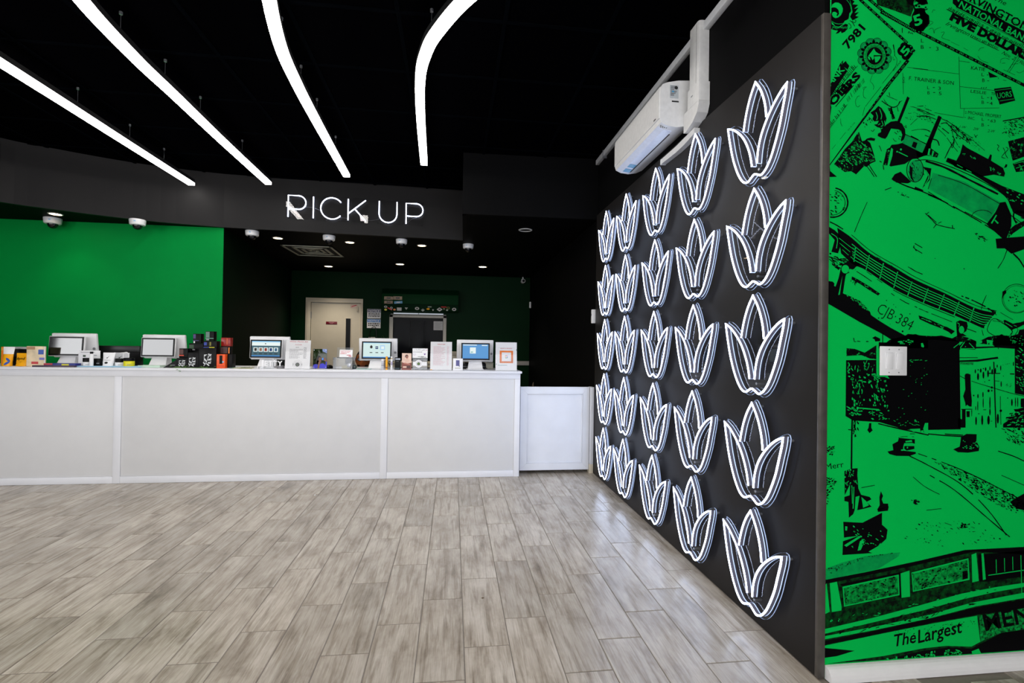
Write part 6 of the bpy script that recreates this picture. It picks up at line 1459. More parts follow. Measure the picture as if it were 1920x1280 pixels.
for i in range(12):
    a = 2 * PI * i / 12 + .2; c = (750 + 178 * math.cos(a), 790 + 192 * math.sin(a)); fillp('shadow_print', T1, circ(c, 66)); ringS('fine_black_print', T1, c, 66, 7, 16); ringS('fine_black_print', T1, c, 48, 3, 14); KK(T1, circ((750 + 165 * math.cos(a), 790 + 178 * math.sin(a)), 24, 10))
    a += PI / 12; KK(T1, circ((750 + 190 * math.cos(a), 790 + 205 * math.sin(a)), 20, 6))
GG(T1, circ((750, 790), 160, 30, 178)); LAY['fine_green_print']
SEAL = ('seal_ring', MB(), INK, 6); LAY['seal_black_print'] = (MB(), INK, 6); LAY['seal_green_print'] = (MB(), VINYL, 7)
ringS('seal_black_print', T1, (750, 790), 158, 7, 36, 176); ringS('seal_black_print', T1, (750, 790), 122, 8, 32, 136)
for i in range(52):
    a = 2 * PI * i / 52
    stroke('seal_black_print', T1, 7 if i % 3 else 11, [(750 + 130 * math.cos(a), 790 + 145 * math.sin(a)), (750 + 149 * math.cos(a + .02), 790 + 166 * math.sin(a + .02))], smooth=False)
fillp('seal_black_print', T1, circ((750, 790), 112, 30, 126))
for q in ([(740, 685), (765, 730), (800, 755), (850, 775), (845, 780), (735, 780), (740, 830), (720, 850), (700, 810), (660, 790), (700, 740)], [(745, 800), (830, 795), (832, 820), (790, 875), (760, 885)], [(650, 800), (680, 805), (690, 850), (665, 840)]): fillp('seal_green_print', T1, q)
S_(T1, 5, [(718, 1060), (700, 1110), (690, 1150), (720, 1180), (740, 1230), (730, 1265)], [(625, 1225), (590, 1240), (600, 1275)])
hatchrow(T1, (490, 1290), (640, 1130), 60, 22, 6, .5)
S_(T1, 9, [(1018, 628), (1030, 720), (1035, 790)], [(1012, 632), (1025, 700)]); S_(T1, 5, [(1035, 790), (1065, 830), (1060, 900), (1020, 980), (940, 1080), (860, 1180)], [(1010, 800), (1020, 850), (1040, 830)])
hatchrow(T1, (1020, 1005), (1140, 860), 26, 14, 4)
notebar(T1, (540, -10), (1215, 610), 46); notebar(T1, (1225, 850), (870, 1290), 46)
K(T1, circ((1140, 720), 68), circ((1190, 790), 58), circ((1170, 655), 58), circ((1235, 690), 62), [(1200, 610), (1330, 712), (1225, 850), (1190, 740)])
TX(T1, '5', (1185, 800), (1262, 700), 110, 'fine_green_print', .03)
for i in range(9): GG(T1, circ((1262 + random.uniform(-20, 40), 690 + random.uniform(-40, 90)), 8, 6))
K(T1, [(60, 1180), (270, 885), (365, 1000), (60, 1370)]); KK(T1, [(280, 880), (310, 850), (300, 900), (345, 860), (360, 890), (395, 930), (370, 985), (300, 930)])
TX(T1, 'ANK', (120, 1222), (335, 985), 92, 'fine_green_print', .02); S_(T1, 4, [(130, 1290), (385, 985)], smooth=False)
hatchrow(T1, (190, 1310), (510, 930), 70, 24, 9, .2, 8); TX(T1, 'ERS', (330, 1330), (560, 1070), 100, bold=.05)
TX(T3, 'DOLL', (60, 420), (430, -10), 105, bold=.05); S_(T3, 12, [(200, 300), (455, 0)], smooth=False)
hatchrow(T3, (120, 610), (365, 270), 55, 24, 10, .3, 8); hatchrow(T3, (120, 240), (320, 10), 60, 24, 9, .3, 9); hatchrow(T3, (375, 235), (590, -20), 60, 24, 6, .5)
S_(T3, 5, [(600, 170), (590, 120), (605, 50), (640, 20)], [(600, 170), (630, 185)], [(490, 290), (480, 220), (510, 160), (540, 150)], [(490, 290), (520, 305), (545, 280)], [(270, 470), (275, 540), (295, 580)], [(620, 300), (720, 170), (840, 20)], [(580, 430), (610, 310)])
hatchrow(T3, (385, 640), (490, 515), 24, 14, 4); S_(T3, 4, [(150, 900), (240, 790), (370, 630)], dash=.3)
notebar(T3, (960, -20), (60, 1120), 44)
K(T3, [(60, 1140), (125, 1210), (220, 1290), (60, 1290)])
# -- second banknote, top right
LAY['half_print'][0]; fillp('storefront_print', T1, [(770, -40), (1180, -40), (1310, 100), (1260, 235), (1000, 140), (790, 70)])
notebar(T1, (650, -30), (905, 190), 42, 120); notebar(T1, (840, 160), (1330, 440), 52, 110)
TX(T1, '00245', (830, 40), (1130, 185), 78)
K(T1, [(1170, -40), (1230, 60), (1300, 90), (1310, 150), (1275, 220), (1280, 290), (1240, 330), (1245, 380), (1310, 410), (1330, 450), (1440, 440), (1470, 400), (1530, 330), (1520, 220), (1470, 180), (1460, 120), (1400, 110), (1390, 130), (1330, 120), (1300, 60), (1310, -40)])
K(T2, [(-30, 120), (50, 110), (100, 120), (120, 190), (155, 210), (150, 330), (100, 380), (80, 430), (10, 450), (-40, 420)]); K(T1, [(1280, -40), (1420, -40), (1500, 30), (1506, 60), (1400, 60)]); K(T2, [(-10, -40), (60, -40), (140, 20), (60, 60), (0, 70)])
specks('grain_print', T2, [(-60, -30), (150, -30), (150, 140), (-30, 120)], 24, 12, 26); GG(T1, [(1300, 40), (1350, 30), (1370, 45), (1320, 55)])
TX(T1, '5', (1325, 370), (1440, 330), 150, 'fine_green_print', .03)
S_(T1, 10, [(1140, 395), (1141, 465)], smooth=False); S_(T1, 9, [(1225, 475), (1235, 445), (1255, 470), (1280, 465), (1290, 485)])
notebar(T2, (-20, 430), (1530, 1215), 46)
TX(T2, 'L', (50, 600), (88, 600), 55); TX(T2, 'B', (48, 690), (90, 690), 55); TX(T2, '3', (262, 715), (298, 715), 58); S_(T2, 9, [(165, 672), (190, 672)], smooth=False)
K(T2, [(540, 100), (610, -20), (1560, 470), (1560, 640), (1000, 330)]); TX(T2, 'NATIONAL BANK', (578, 95), (1570, 625), 98, 'fine_green_print', .02)
K(T2, [(500, -40), (560, 0), (600, 60), (560, 100), (500, 50)]); S_(T2, 5, [(545, 118), (1530, 625)], smooth=False); S_(T2, 4, [(560, 105), (1530, 602)], smooth=False); S_(T2, 6, [(640, 0), (1530, 455)], smooth=False)
TX(T2, 'IRVINGTON', (690, -5), (1545, 450), 118, bold=.02); S_(T2, 5, [(705, 20), (890, 75), (1100, 165), (1530, 415)]); KK(T2, [(900, 140), (960, 150), (1090, 210), (1240, 310), (1170, 290), (1060, 250), (950, 170)]); specks('fine_black_print', T2, [(920, 140), (1080, 170), (1260, 300), (1200, 320)], 26, 8, 18)
TX(T2, 'The', (1080, 0), (1240, 80), 70, shear=.2)
hatchrow(T2, (410, 130), (1530, 720), 62, 22, 9, .1, 9); TX(T2, 'FIVE', (450, 270), (800, 455), 105, bold=.07); TX(T2, 'DOLLARS', (840, 480), (1540, 850), 115, bold=.07)
TX(T2, 'Irvington', (390, 350), (725, 515), 62, shear=.5); hatchrow(T2, (750, 525), (1150, 715), 50, 24, 9, .1, 7); TX(T2, 'Nov. 2. 1905', (1185, 760), (1530, 940), 55, shear=.5)
S_(T2, 5, [(205, 180), (225, 140), (250, 150)], [(155, 290), (220, 320), (130, 380)], [(160, 415), (215, 400), (235, 470), (250, 420), (330, 385)], [(330, 460), (380, 455), (345, 520), (360, 540), (460, 575)], [(860, 720), (890, 680), (940, 670)], [(1170, 890), (1180, 840), (1240, 820), (1300, 840)], [(1190, 895), (1240, 890)], [(1310, 960), (1340, 910), (1420, 900)], [(1400, 1010), (1440, 1030), (1500, 1000)]); S_(T2, 4, [(470, 590), (620, 660), (780, 750)], dash=.35)
S_(T2, 5, [(1215, 985), (1380, 1060)], [(850, 790), (900, 850), (1000, 890)])
# -- plat map lines and owners' names
S_(T2, 6, [(-60, 965), (585, 1045)], [(585, 800), (592, 1050), (606, 1530)], [(590, 860), (740, 882)], [(600, 1222), (1085, 1278)], smooth=False); S_(T1, 6, [(1210, 950), (1506, 985)], [(1150, 1030), (1157, 1330)], smooth=False)
S_(T4, 6, [(606, 326), (1155, 318)], [(660, 328), (650, 456), (240, 385)], smooth=False)
TX(TA, 'F. TRAINER & SON', (524, 480), (793, 510), 24); TX(TA, 'SO', (500, 500), (500, 462), 14)
for T, sets in ((TA, (('L', 635, 535, 648, 535, 20), ('-', 668, 533, 680, 533, 20), ('3', 700, 540, 716, 540, 21), ('B', 636, 566, 650, 566, 20), ('-', 670, 563, 682, 563, 20), ('5', 704, 571, 721, 571, 21))), (T2, (('KATIE', 755, 980, 955, 1005, 52), ('L', 905, 1075, 940, 1075, 50), ('B', 915, 1158, 950, 1158, 52))), (T4, (('LESLIE', 750, 102, 970, 128, 44), ('TH', 1035, 135, 1110, 145, 44), ('L', 905, 190, 940, 190, 48), ('1', 1038, 203, 1052, 203, 44), ('B', 905, 262, 940, 262, 48), ('4', 1018, 276, 1062, 276, 46), ('MICHAEL', 712, 402, 935, 435, 48), ('PROPERT', 960, 438, 1180, 466, 48), ('INC.', 714, 480, 812, 490, 45), ('L', 908, 500, 940, 500, 46), ('63', 1030, 520, 1100, 528, 46), ('B', 905, 580, 940, 580, 48), ('1-W', 590, 598, 690, 610, 34), ('2W', 785, 630, 870, 638, 38), ('2-W', 990, 660, 1095, 668, 40)))):
    for w_, a, b, c, d, h in sets:
        if w_ == '-': S_(T, 4, [(a, b - 8), (c, d - 8)], smooth=False)
        else: TX(T, w_, (a, b), (c, d), h, shear=.3 if 'W' in w_ else 0)
for a, b in (((980, 1058), (1000, 1060)), ((985, 1140), (1012, 1142))): S_(T2, 9, [a, b], smooth=False)
for a, b in (((985, 172), (1008, 174)), ((980, 243), (1004, 245)), ((992, 487), (1014, 489)), ((992, 565), (1010, 567))): S_(T4, 9, [a, b], smooth=False)
K(T2, [(1000, 1012), (1140, 1085), (1020, 1098)]); S_(T2, 7, [(1140, 1095), (1145, 1115)], [(1210, 1130), (1255, 1140)], smooth=False); S_(T4, 10, [(900, 45), (910, 25)], [(930, 45), (940, 28)], [(965, 45), (975, 25)], smooth=False)
S_(T4, 8, [(672, 375), (692, 372)], [(672, 395), (690, 393)], [(665, 450), (680, 455)], smooth=False)
K(T4, [(1080, 48), (1320, 20), (1382, 215), (1160, 272), (1145, 215), (1110, 150)]); GS(T4, 5, [(1095, 75), (1320, 45)], [(1160, 222), (1365, 190)], smooth=False); TX(T4, 'UORS', (1132, 188), (1335, 158), 82, 'fine_green_print', 0.0)
specks('fine_black_print', T4, [(1210, 510), (1530, 460), (1530, 640), (1290, 740), (1230, 640)], 150, 4, 12, .4, 2.4); S_(T4, 16, [(1205, 505), (1540, 445)], smooth=False)
R_(T4, [(1280, 790), (1560, 715), (1560, 990), (1345, 1065), (1310, 930)]); R_(T4, [(1345, 1105), (1560, 1030), (1560, 1210), (1385, 1225)]); GS(T4, 7, [(1360, 1110), (1540, 1060)], [(1390, 1170), (1540, 1120)], smooth=False)
S_(T4, 9, [(1125, 835), (1150, 860), (1130, 900), (1155, 930)], [(1210, 880), (1235, 940), (1190, 1010), (1240, 1030)], [(1250, 870), (1280, 900), (1240, 960), (1275, 1030)], [(800, 690), (830, 740)], [(815, 730), (850, 700)], [(1195, 680), (1230, 660), (1260, 680)])
# -- trees, wires, poles
for pts, w_ in (([(850, 220), (930, 275), (1010, 310), (1075, 285), (1110, 225)], 14), ([(985, 310), (1000, 400), (1025, 470)], 22), ([(1070, 300), (1085, 370)], 9), ([(880, 190), (900, 230), (940, 270)], 9), ([(920, 145), (1000, 180), (1070, 210)], 8), ([(1090, 250), (1140, 215)], 7), ([(955, 100), (965, 150)], 9), ([(1250, 290), (1400, 340), (1530, 395)], 8), ([(1340, 345), (1530, 420)], 7), ([(1170, 575), (1200, 600), (1190, 560)], 8), ([(1255, 560), (1340, 480), (1420, 425)], 6), ([(1400, 435), (1530, 445)], 9), ([(1270, 640), (1400, 620), (1530, 640)], 6), ([(1350, 295), (1440, 290)], 7)): S_(T3, w_, pts, dash=.05)
specks('fine_black_print', T3, [(940, 320), (990, 330), (1040, 470), (1000, 480)], 40, 6, 16, 1.2, 2.6); specks('fine_black_print', T3, [(1240, 280), (1520, 290), (1520, 500), (1180, 480)], 46, 4, 9, .4, 2.5)
K(T3, [(1212, 155), (1247, 178), (1107, 530), (1070, 512)])
for pts, w_ in (([(0, 340), (200, 410), (300, 450)], 10), ([(0, 440), (120, 430), (260, 480)], 9), ([(340, 470), (480, 540), (600, 650), (700, 740), (740, 830)], 9), ([(420, 500), (560, 600), (780, 750)], 7), ([(330, 540), (420, 540), (560, 690), (650, 760)], 12), ([(300, 570), (420, 660), (520, 760), (450, 900), (370, 1065)], 13), ([(290, 610), (400, 720), (480, 830), (590, 960)], 8), ([(220, 760), (280, 780), (310, 850)], 16), ([(50, 620), (120, 625), (185, 660)], 9), ([(105, 705), (160, 725)], 10), ([(0, 770), (60, 800), (120, 830)], 10), ([(110, 330), (200, 360)], 9), ([(480, 560), (500, 700), (560, 830), (600, 880)], 8), ([(640, 690), (760, 760), (950, 920)], 6), ([(20, 295), (80, 292)], 9)): S_(T4, w_, pts, dash=.08)
specks('fine_black_print', T4, [(360, 470), (500, 530), (760, 770), (700, 800), (560, 760)], 90, 5, 15, .8, 2.8); specks('fine_black_print', T4, [(640, 760), (800, 720), (960, 910), (860, 930)], 30, 4, 9, .7, 2.5); specks('fine_black_print', T4, [(0, 430), (180, 440), (240, 560), (60, 480)], 30, 5, 12, .4, 2.5)
K(T4, [(298, 425), (345, 450), (130, 990), (0, 1010), (-20, 930), (70, 950)])
S_(T4, 9, [(470, 800), (490, 885), (520, 800), (500, 760)]); R_(T4, [(150, 870), (180, 880), (300, 965), (280, 1020), (130, 990)]); GG(T4, [(160, 890), (185, 895), (165, 990), (140, 985)], [(215, 920), (235, 935), (215, 1005), (195, 1000)])
K(T4, [(640, 830), (700, 880), (1000, 1040), (1028, 972), (1052, 985), (1040, 1062), (1220, 1172), (1245, 1112), (1272, 1118), (1225, 1290), (1080, 1260), (900, 1290), (760, 1235), (640, 1192), (400, 1076), (428, 1020), (550, 1062), (605, 960)])
GG(T4, [(560, 1115), (640, 1160), (636, 1168), (556, 1124)], [(690, 1185), (765, 1222), (760, 1232), (684, 1194)]); specks('fine_green_print', T4, [(640, 960), (690, 970), (690, 990), (650, 985)], 6, 8, 16, .3); specks('fine_green_print', T4, [(750, 1000), (820, 1020), (810, 1050), (760, 1030)], 9, 6, 14, 1.4); specks('fine_green_print', T4, [(1020, 1150), (1090, 1180), (1080, 1220), (1020, 1190)], 12, 6, 14, 1.4); specks('fine_green_print', T4, [(1120, 1210), (1180, 1230), (1170, 1270), (1130, 1250)], 8, 6, 12, 1.4)
K(TA, [(750, 950), (830, 985), (1085, 1115), (1216, 1165), (1216, 1310), (1150, 1275), (1120, 1190), (1060, 1140), (900, 1040), (800, 1000)]); specks('fine_green_print', TA, [(1100, 1120), (1216, 1170), (1216, 1260), (1150, 1230)], 14, 3, 8, .3, 2.5)
GG(TA, [(1090, 1010), (1150, 990), (1170, 1040), (1110, 1060)])
# -- two women leaning on the car
K(T3, [(720, 480), (735, 430), (690, 385), (755, 345), (805, 290), (850, 320), (900, 400), (922, 470), (900, 540), (885, 600), (840, 602), (790, 592), (740, 555), (790, 545), (810, 500), (750, 510)])
for pts in ([(770, 380), (790, 440), (780, 490)], [(820, 330), (850, 420), (840, 480)], [(850, 500), (870, 560), (840, 580)], [(890, 500), (900, 560)], [(800, 560), (830, 540)]): GS(T3, 10, pts)
specks('fine_black_print', T3, [(580, 540), (700, 440), (740, 490), (640, 560), (590, 610)], 14, 8, 20, .6); S_(T3, 8, [(700, 632), (725, 650), (750, 620)], [(830, 590), (845, 640), (840, 665), (805, 680), (800, 700)])
K(T3, [(845, 620), (870, 600), (920, 552), (980, 512), (1060, 500), (1140, 540), (1182, 620), (1188, 700), (1165, 765), (1130, 795), (1120, 770), (1142, 700), (1120, 635), (1082, 622), (985, 610), (962, 655), (930, 722), (902, 756), (850, 742), (795, 716), (800, 690), (842, 662)])
K(T3, [(590, 805), (640, 752), (700, 735), (762, 752), (750, 785), (690, 778), (640, 775)]); S_(T3, 10, [(1030, 660), (1068, 690)], [(1070, 640), (1085, 665)], [(1095, 720), (1130, 728)], [(1115, 625), (1105, 655)]); S_(T3, 8, [(1010, 750), (1035, 785), (1062, 790)], [(1090, 740), (1100, 770)]); S_(T3, 9, [(812, 850), (830, 880), (848, 930)])
R_(T3, [(530, 655), (575, 790), (640, 770), (690, 812), (740, 965), (766, 1072), (700, 1102), (640, 1152), (605, 1140), (490, 1258), (420, 1212), (330, 1224), (178, 1112), (240, 1030), (330, 900), (430, 800), (500, 690)])
KK(T3, [(640, 780), (690, 815), (735, 960), (640, 1010), (600, 900)], [(600, 1140), (490, 1258), (440, 1215), (560, 1100)], [(525, 660), (575, 790), (600, 830), (545, 760)], [(180, 1112), (330, 1060), (480, 1090), (330, 1130)]); specks('fine_green_print', T3, [(430, 820), (560, 780), (690, 880), (740, 1040), (560, 1110), (340, 1160), (240, 1080), (340, 920)], 120, 5, 17, .5, 2.4)
R_(T3, [(920, 905), (960, 880), (990, 900), (940, 1130), (870, 1122), (900, 1000)]); GG(T3, [(985, 880), (1010, 900), (1000, 1000), (960, 1130), (930, 1135), (960, 980)])
K(T3, [(960, 890), (990, 838), (1080, 830), (1140, 812), (1425, 955), (1480, 885), (1506, 780), (1560, 720), (1540, 960), (1350, 1035), (1270, 1042), (1180, 1110), (980, 1145), (960, 1135), (1010, 930)]); GG(T3, circ((1122, 905), 15, 8), [(1090, 935), (1222, 1000), (1215, 1010), (1085, 948)], circ((1068, 937), 12, 8), circ((950, 925), 12, 8))
fillp('shadow_print', T3, [(1190, 700), (1470, 840), (1420, 950), (1140, 812)]); K(T3, [(1300, 792), (1358, 812), (1330, 892), (1272, 862)]); S_(T3, 10, [(1180, 690), (1300, 745), (1490, 832)], smooth=False); S_(T3, 18, [(1262, 715), (1370, 770)], smooth=False)
S_(T3, 12, [(670, 1120), (720, 1200), (780, 1290)], [(640, 1140), (700, 1220), (745, 1290)], [(820, 1070), (850, 1085)], [(870, 1125), (880, 1190)])
K(TA, [(420, 1075), (440, 1045), (475, 1030), (540, 1090), (520, 1100), (450, 1095)]); ringS('fine_black_print', TA, (562, 1020), 50, 5, 26, 72); KK(TA, [(530, 990), (548, 1010), (545, 1060), (560, 1095), (540, 1075), (528, 1040)]); specks('fine_black_print', TA, circ((570, 1030), 46, 14, 66), 50, 2, 5, 1.2, 2.4); fillp('shadow_print', TA, circ((566, 1025), 46, 20, 66)); K(TA, [(610, 1000), (660, 1010), (650, 1080), (605, 1130), (640, 1050)]); GS(TA, 5, [(625, 1020), (645, 1060), (620, 1110)])
# -- the car
fillp('shadow_print', TB_, [(668, 75), (860, 130), (1075, 253), (1000, 372), (900, 312), (645, 175)]); S_(TB_, 5, [(560, 5), (640, 0), (760, 35), (900, 95), (1030, 165), (1110, 225), (1142, 290)]); S_(TB_, 12, [(625, 5), (740, 45), (880, 115), (1060, 205)]); S_(TB_, 4, [(700, 90), (860, 145), (1070, 262)], [(660, 110), (640, 175)])
K(TB_, [(1072, 255), (1105, 250), (1140, 330), (1140, 395), (1112, 468), (1085, 470), (990, 385), (1045, 310)]); GS(TB_, 8, [(1050, 330), (1020, 380)], [(1040, 360), (1060, 380)]); ringS('fine_black_print', TB_, (965, 345), 65, 4, 20, 45, 180, 330)
S_(TB_, 7, [(430, 120), (520, 160), (620, 195), (760, 262), (900, 340), (1000, 400), (1110, 470)], dash=.03); S_(TB_, 5, [(470, 140), (580, 180)], [(640, 190), (800, 290)], [(860, 310), (1000, 385)], [(380, 180), (420, 165)]); S_(TB_, 12, [(560, 165), (610, 185)], [(640, 205), (720, 240)], smooth=False)
specks('fine_black_print', TB_, [(450, 185), (500, 205), (545, 230), (460, 205)], 12, 3, 6, .4); S_(TB_, 5, [(622, 318), (660, 355), (690, 385), (740, 400), (800, 412)], [(640, 330), (690, 375)], [(700, 380), (720, 370)], [(690, 385), (672, 408)], [(785, 390), (788, 412)], [(630, 325), (645, 312)]); S_(TB_, 5, [(560, 500), (605, 526)], [(556, 512), (552, 528)], [(565, 535), (605, 560)], [(552, 520), (570, 545)], smooth=False); K(TB_, circ((856, 652), 4, 6), circ((682, 590), 3, 6)); S_(TB_, 4, [(275, 252), (240, 330), (198, 432)], [(520, 640), (560, 665), (605, 685)], [(1115, 535), (1090, 600), (1058, 650)], [(990, 810), (968, 860), (960, 895)]); specks('fine_black_print', TB_, [(910, 420), (960, 450), (1015, 500), (940, 470)], 16, 3, 8, .6, 2.6)
ringS('fine_black_print', TB_, (68, 255), 90, 9, 26, 88, -80, 100); ringS('fine_black_print', TB_, (66, 256), 76, 4, 24, 74, -80, 100); specks('fine_black_print', TB_, [(52, 180), (130, 200), (140, 300), (52, 330)], 26, 3, 9, .5)
K(TB_, [(40, 400), (80, 420), (110, 450), (120, 500), (100, 560), (60, 550), (80, 480), (40, 440)]); GS(TB_, 4, [(60, 440), (95, 470), (90, 530)]); S_(TB_, 7, [(50, 370), (90, 390), (130, 415)], [(45, 580), (110, 600), (160, 605)]); specks('fine_black_print', TB_, [(50, 560), (160, 590), (120, 650), (50, 630)], 26, 4, 11, .5, 2)
top = [(95, 405), (180, 465), (290, 558), (440, 645), (560, 716), (740, 798), (920, 886), (1045, 918)]; bot = [(118, 560), (190, 625), (270, 662), (430, 770), (600, 852), (800, 932), (960, 1005), (975, 1000)]
tp_ = [(p.x, p.y) for p in spline([(a, b, 0) for a, b in top], 6)]; bt_ = [(p.x, p.y) for p in spline([(a, b, 0) for a, b in bot], 6)]
for i in range(len(tp_) - 1): K(TB_, [tp_[i], tp_[i + 1], bt_[i + 1], bt_[i]])
for f_ in (.24, .38, .52, .66, .80): GS(TB_, 4.6, [(a[0] * (1 - f_) + b[0] * f_, a[1] * (1 - f_) + b[1] * f_) for a, b in zip(tp_[6:], bt_[6:])], smooth=False)
for f_ in (.4, .6, .78): GS(TB_, 3, [(a[0] * (1 - f_) + b[0] * f_, a[1] * (1 - f_) + b[1] * f_) for a, b in zip(tp_[:8], bt_[:8])], smooth=False, dash=.25)
for a, b in (((205, 520), (195, 610)), ((287, 570), (268, 658)), ((372, 618), (350, 712)), ((457, 670), (434, 766)), ((543, 728), (517, 815)), ((640, 770), (611, 857)), ((737, 806), (705, 893)), ((826, 850), (795, 932)), ((915, 886), (890, 968))): GS(TB_, 6, [a, b], smooth=False)
S_(TB_, 4, [(180, 448), (300, 548), (450, 635), (570, 705), (745, 786), (925, 872), (1050, 905)]); S_(TB_, 7, [(840, 815), (900, 838), (985, 880), (1040, 915)], dash=.1); specks('fine_black_print', TB_, [(300, 560), (440, 640), (430, 655), (300, 575)], 20, 2, 5, .5)
S_(TB_, 4, [(270, 668), (430, 778), (600, 860), (800, 942)], dash=.1)
K(T5, [(430, 285), (520, 330), (700, 440), (830, 530), (800, 557), (690, 490), (540, 390), (425, 330)]); specks('fine_green_print', T5, [(440, 300), (820, 530), (800, 545), (440, 330)], 10, 5, 10, .5); specks('fine_black_print', T5, [(400, 340), (500, 350), (480, 420), (420, 390)], 16, 6, 14, 1.3, 2)
S_(T5, 11, [(495, 215), (600, 280), (710, 357)], [(985, 525), (1032, 560)], [(1105, 605), (1190, 655), (1240, 677)], [(1315, 708), (1350, 725)], [(110, 40), (180, 105), (250, 190)], [(190, 0), (280, 70)], smooth=False); S_(T5, 7, [(1380, 740), (1500, 795)], [(1255, 165), (1350, 225)], [(1370, 230), (1430, 255)], smooth=False); R_(T5, [(145, 90), (180, 120), (255, 165), (250, 200), (190, 160), (150, 120)])
K(T5, [(60, 350), (110, 355), (160, 360), (185, 385), (178, 420), (200, 430), (240, 320), (270, 190), (295, 115), (380, 68), (470, 10), (520, 40), (560, 110), (490, 150), (430, 215), (350, 255), (338, 300), (305, 525), (420, 572), (560, 640), (690, 790), (702, 832), (830, 920), (980, 1012), (1220, 1140), (1225, 1205), (980, 1175), (860, 1100), (540, 930), (60, 672)])
GG(T5, circ((337, 185), 54, 16, 60), [(296, 280), (238, 548), (258, 545)], [(400, 180), (440, 190), (500, 160), (470, 200), (410, 230), (370, 225)]); specks('fine_black_print', T5, [(320, 200), (440, 170), (500, 180), (350, 250)], 16, 6, 14, -.5, 2); specks('fine_green_print', T5, [(300, 525), (560, 630), (700, 790), (640, 770), (520, 670)], 40, 6, 16, .9, 3)
K(T5, [(860, 1100), (872, 1100), (872, 1240), (860, 1240)]); TX(T5, 'CJB·384', (770, 790), (1250, 1050), 160, bold=-.012)
for c in ((808, 875, 10), (1146, 1062, 14), (920, 625, 8), (1020, 685, 6), (1050, 720, 6), (1250, 815, 8), (970, 960, 5)): K(T5, circ(c[:2], c[2], 8))
K(T6, [(15, 835), (60, 850), (200, 905), (380, 990), (420, 1000), (530, 1060), (480, 1105), (440, 1070), (350, 1025), (180, 960), (30, 890)]); specks('fine_green_print', T6, [(60, 870), (380, 1000), (360, 1020), (80, 900)], 12, 6, 16, .4, 2.5); S_(T6, 9, [(20, 738), (120, 780), (330, 865), (530, 945)], dash=.06)
K(T6, [(548, 930), (600, 905), (700, 930), (712, 990), (690, 1060), (640, 1090), (700, 1130), (560, 1130), (550, 1010)]); GG(T6, circ((622, 1040), 38, 14, 54)); GS(T6, 8, [(560, 940), (590, 960), (585, 1000)]); S_(T6, 10, [(700, 1025), (830, 1072)], smooth=False)
S_(T6, 9, [(985, 1030), (1010, 960), (1050, 895), (1110, 885), (1210, 930)], [(985, 1030), (1010, 1080), (1140, 1150)], [(1100, 880), (1330, 1040), (1310, 1110)], [(910, 1040), (930, 1120)]); S_(T6, 7, [(1060, 910), (1200, 940), (1330, 1050), (1320, 1130)], [(1170, 795), (1350, 900)], [(1380, 1000), (1420, 1040), (1380, 1110)])
K(T6, [(1215, 905), (1240, 900), (1350, 955), (1400, 940), (1450, 935), (1470, 985), (1420, 1010), (1360, 1030), (1330, 1050), (1230, 965)]); GS(T6, 8, [(1240, 940), (1340, 1000)], [(1360, 975), (1400, 990)]); specks('fine_black_print', T6, [(930, 700), (1100, 780), (1110, 830), (960, 730)], 22, 5, 14, .5, 2.2)
ringS('fine_black_print', T6, (1400, 600), 205, 8, 36, 205); ringS('fine_black_print', T6, (1405, 605), 190, 5, 34, 188, 20, 300); specks('fine_black_print', T6, circ((1400, 590), 130, 14), 22, 6, 20, .6, 2); KK(T6, [(1200, 500), (1250, 480), (1255, 520), (1215, 560), (1200, 610)])
S_(TB_, 9, [(1150, 560), (1185, 595), (1205, 625)], [(1160, 300), (1152, 340), (1170, 380)])
K(TB_, [(1045, 472), (1110, 466), (1216, 458), (1216, 535), (1190, 545), (1140, 562), (1100, 530), (1052, 530)]); R_(TB_, [(1125, 420), (1160, 390), (1216, 370), (1216, 395), (1150, 440), (1120, 470)]); K(TB_, [(1150, 320), (1165, 300), (1190, 302), (1216, 320), (1216, 350), (1200, 320), (1170, 318)]); S_(TB_, 5, [(1165, 365), (1180, 375)], [(1195, 345), (1205, 348)], [(1205, 380), (1212, 385)])
K(T6, [(1560, 880), (1560, 1320), (1090, 1290), (1075, 1190), (1150, 1120), (1190, 1100), (1230, 1125), (1290, 1160), (1340, 1120), (1420, 1100), (1440, 1040), (1470, 990)]); specks('fine_green_print', T6, [(1300, 1120), (1500, 1100), (1500, 1270), (1320, 1240)], 26, 5, 12)
# -- street scene
K(TC_, [(370, 150), (410, 118), (500, 95), (520, 82), (580, 90), (640, 100), (720, 92), (780, 108), (828, 128), (836, 655), (660, 658), (590, 662), (500, 656), (350, 612), (190, 602), (145, 575), (148, 240), (330, 238), (330, 340), (400, 340)])
R_(TC_, [(150, 168), (200, 172), (260, 195), (330, 150), (330, 235), (290, 230), (240, 210), (150, 215)]); K(T5, [(715, 1155), (760, 1130), (830, 1165), (830, 1200), (760, 1205), (750, 1175)]); S_(T5, 12, [(455, 1155), (465, 1210), (490, 1205)], [(630, 1205), (665, 1205)], [(505, 1200), (550, 1205)], smooth=False); K(T5, [(810, 1215), (980, 1220), (990, 1165), (1060, 1160), (1080, 1200), (1210, 1150), (1240, 1110), (1330, 1100), (1420, 1130), (1506, 1190), (1506, 1300), (810, 1300)])
specks('fine_green_print', T5, [(1060, 1200), (1240, 1180), (1320, 1210), (1240, 1250), (1080, 1230)], 14, 8, 24, .1, 2.2); GG(T5, [(1405, 1230), (1430, 1225), (1450, 1270), (1440, 1290), (1410, 1280)])
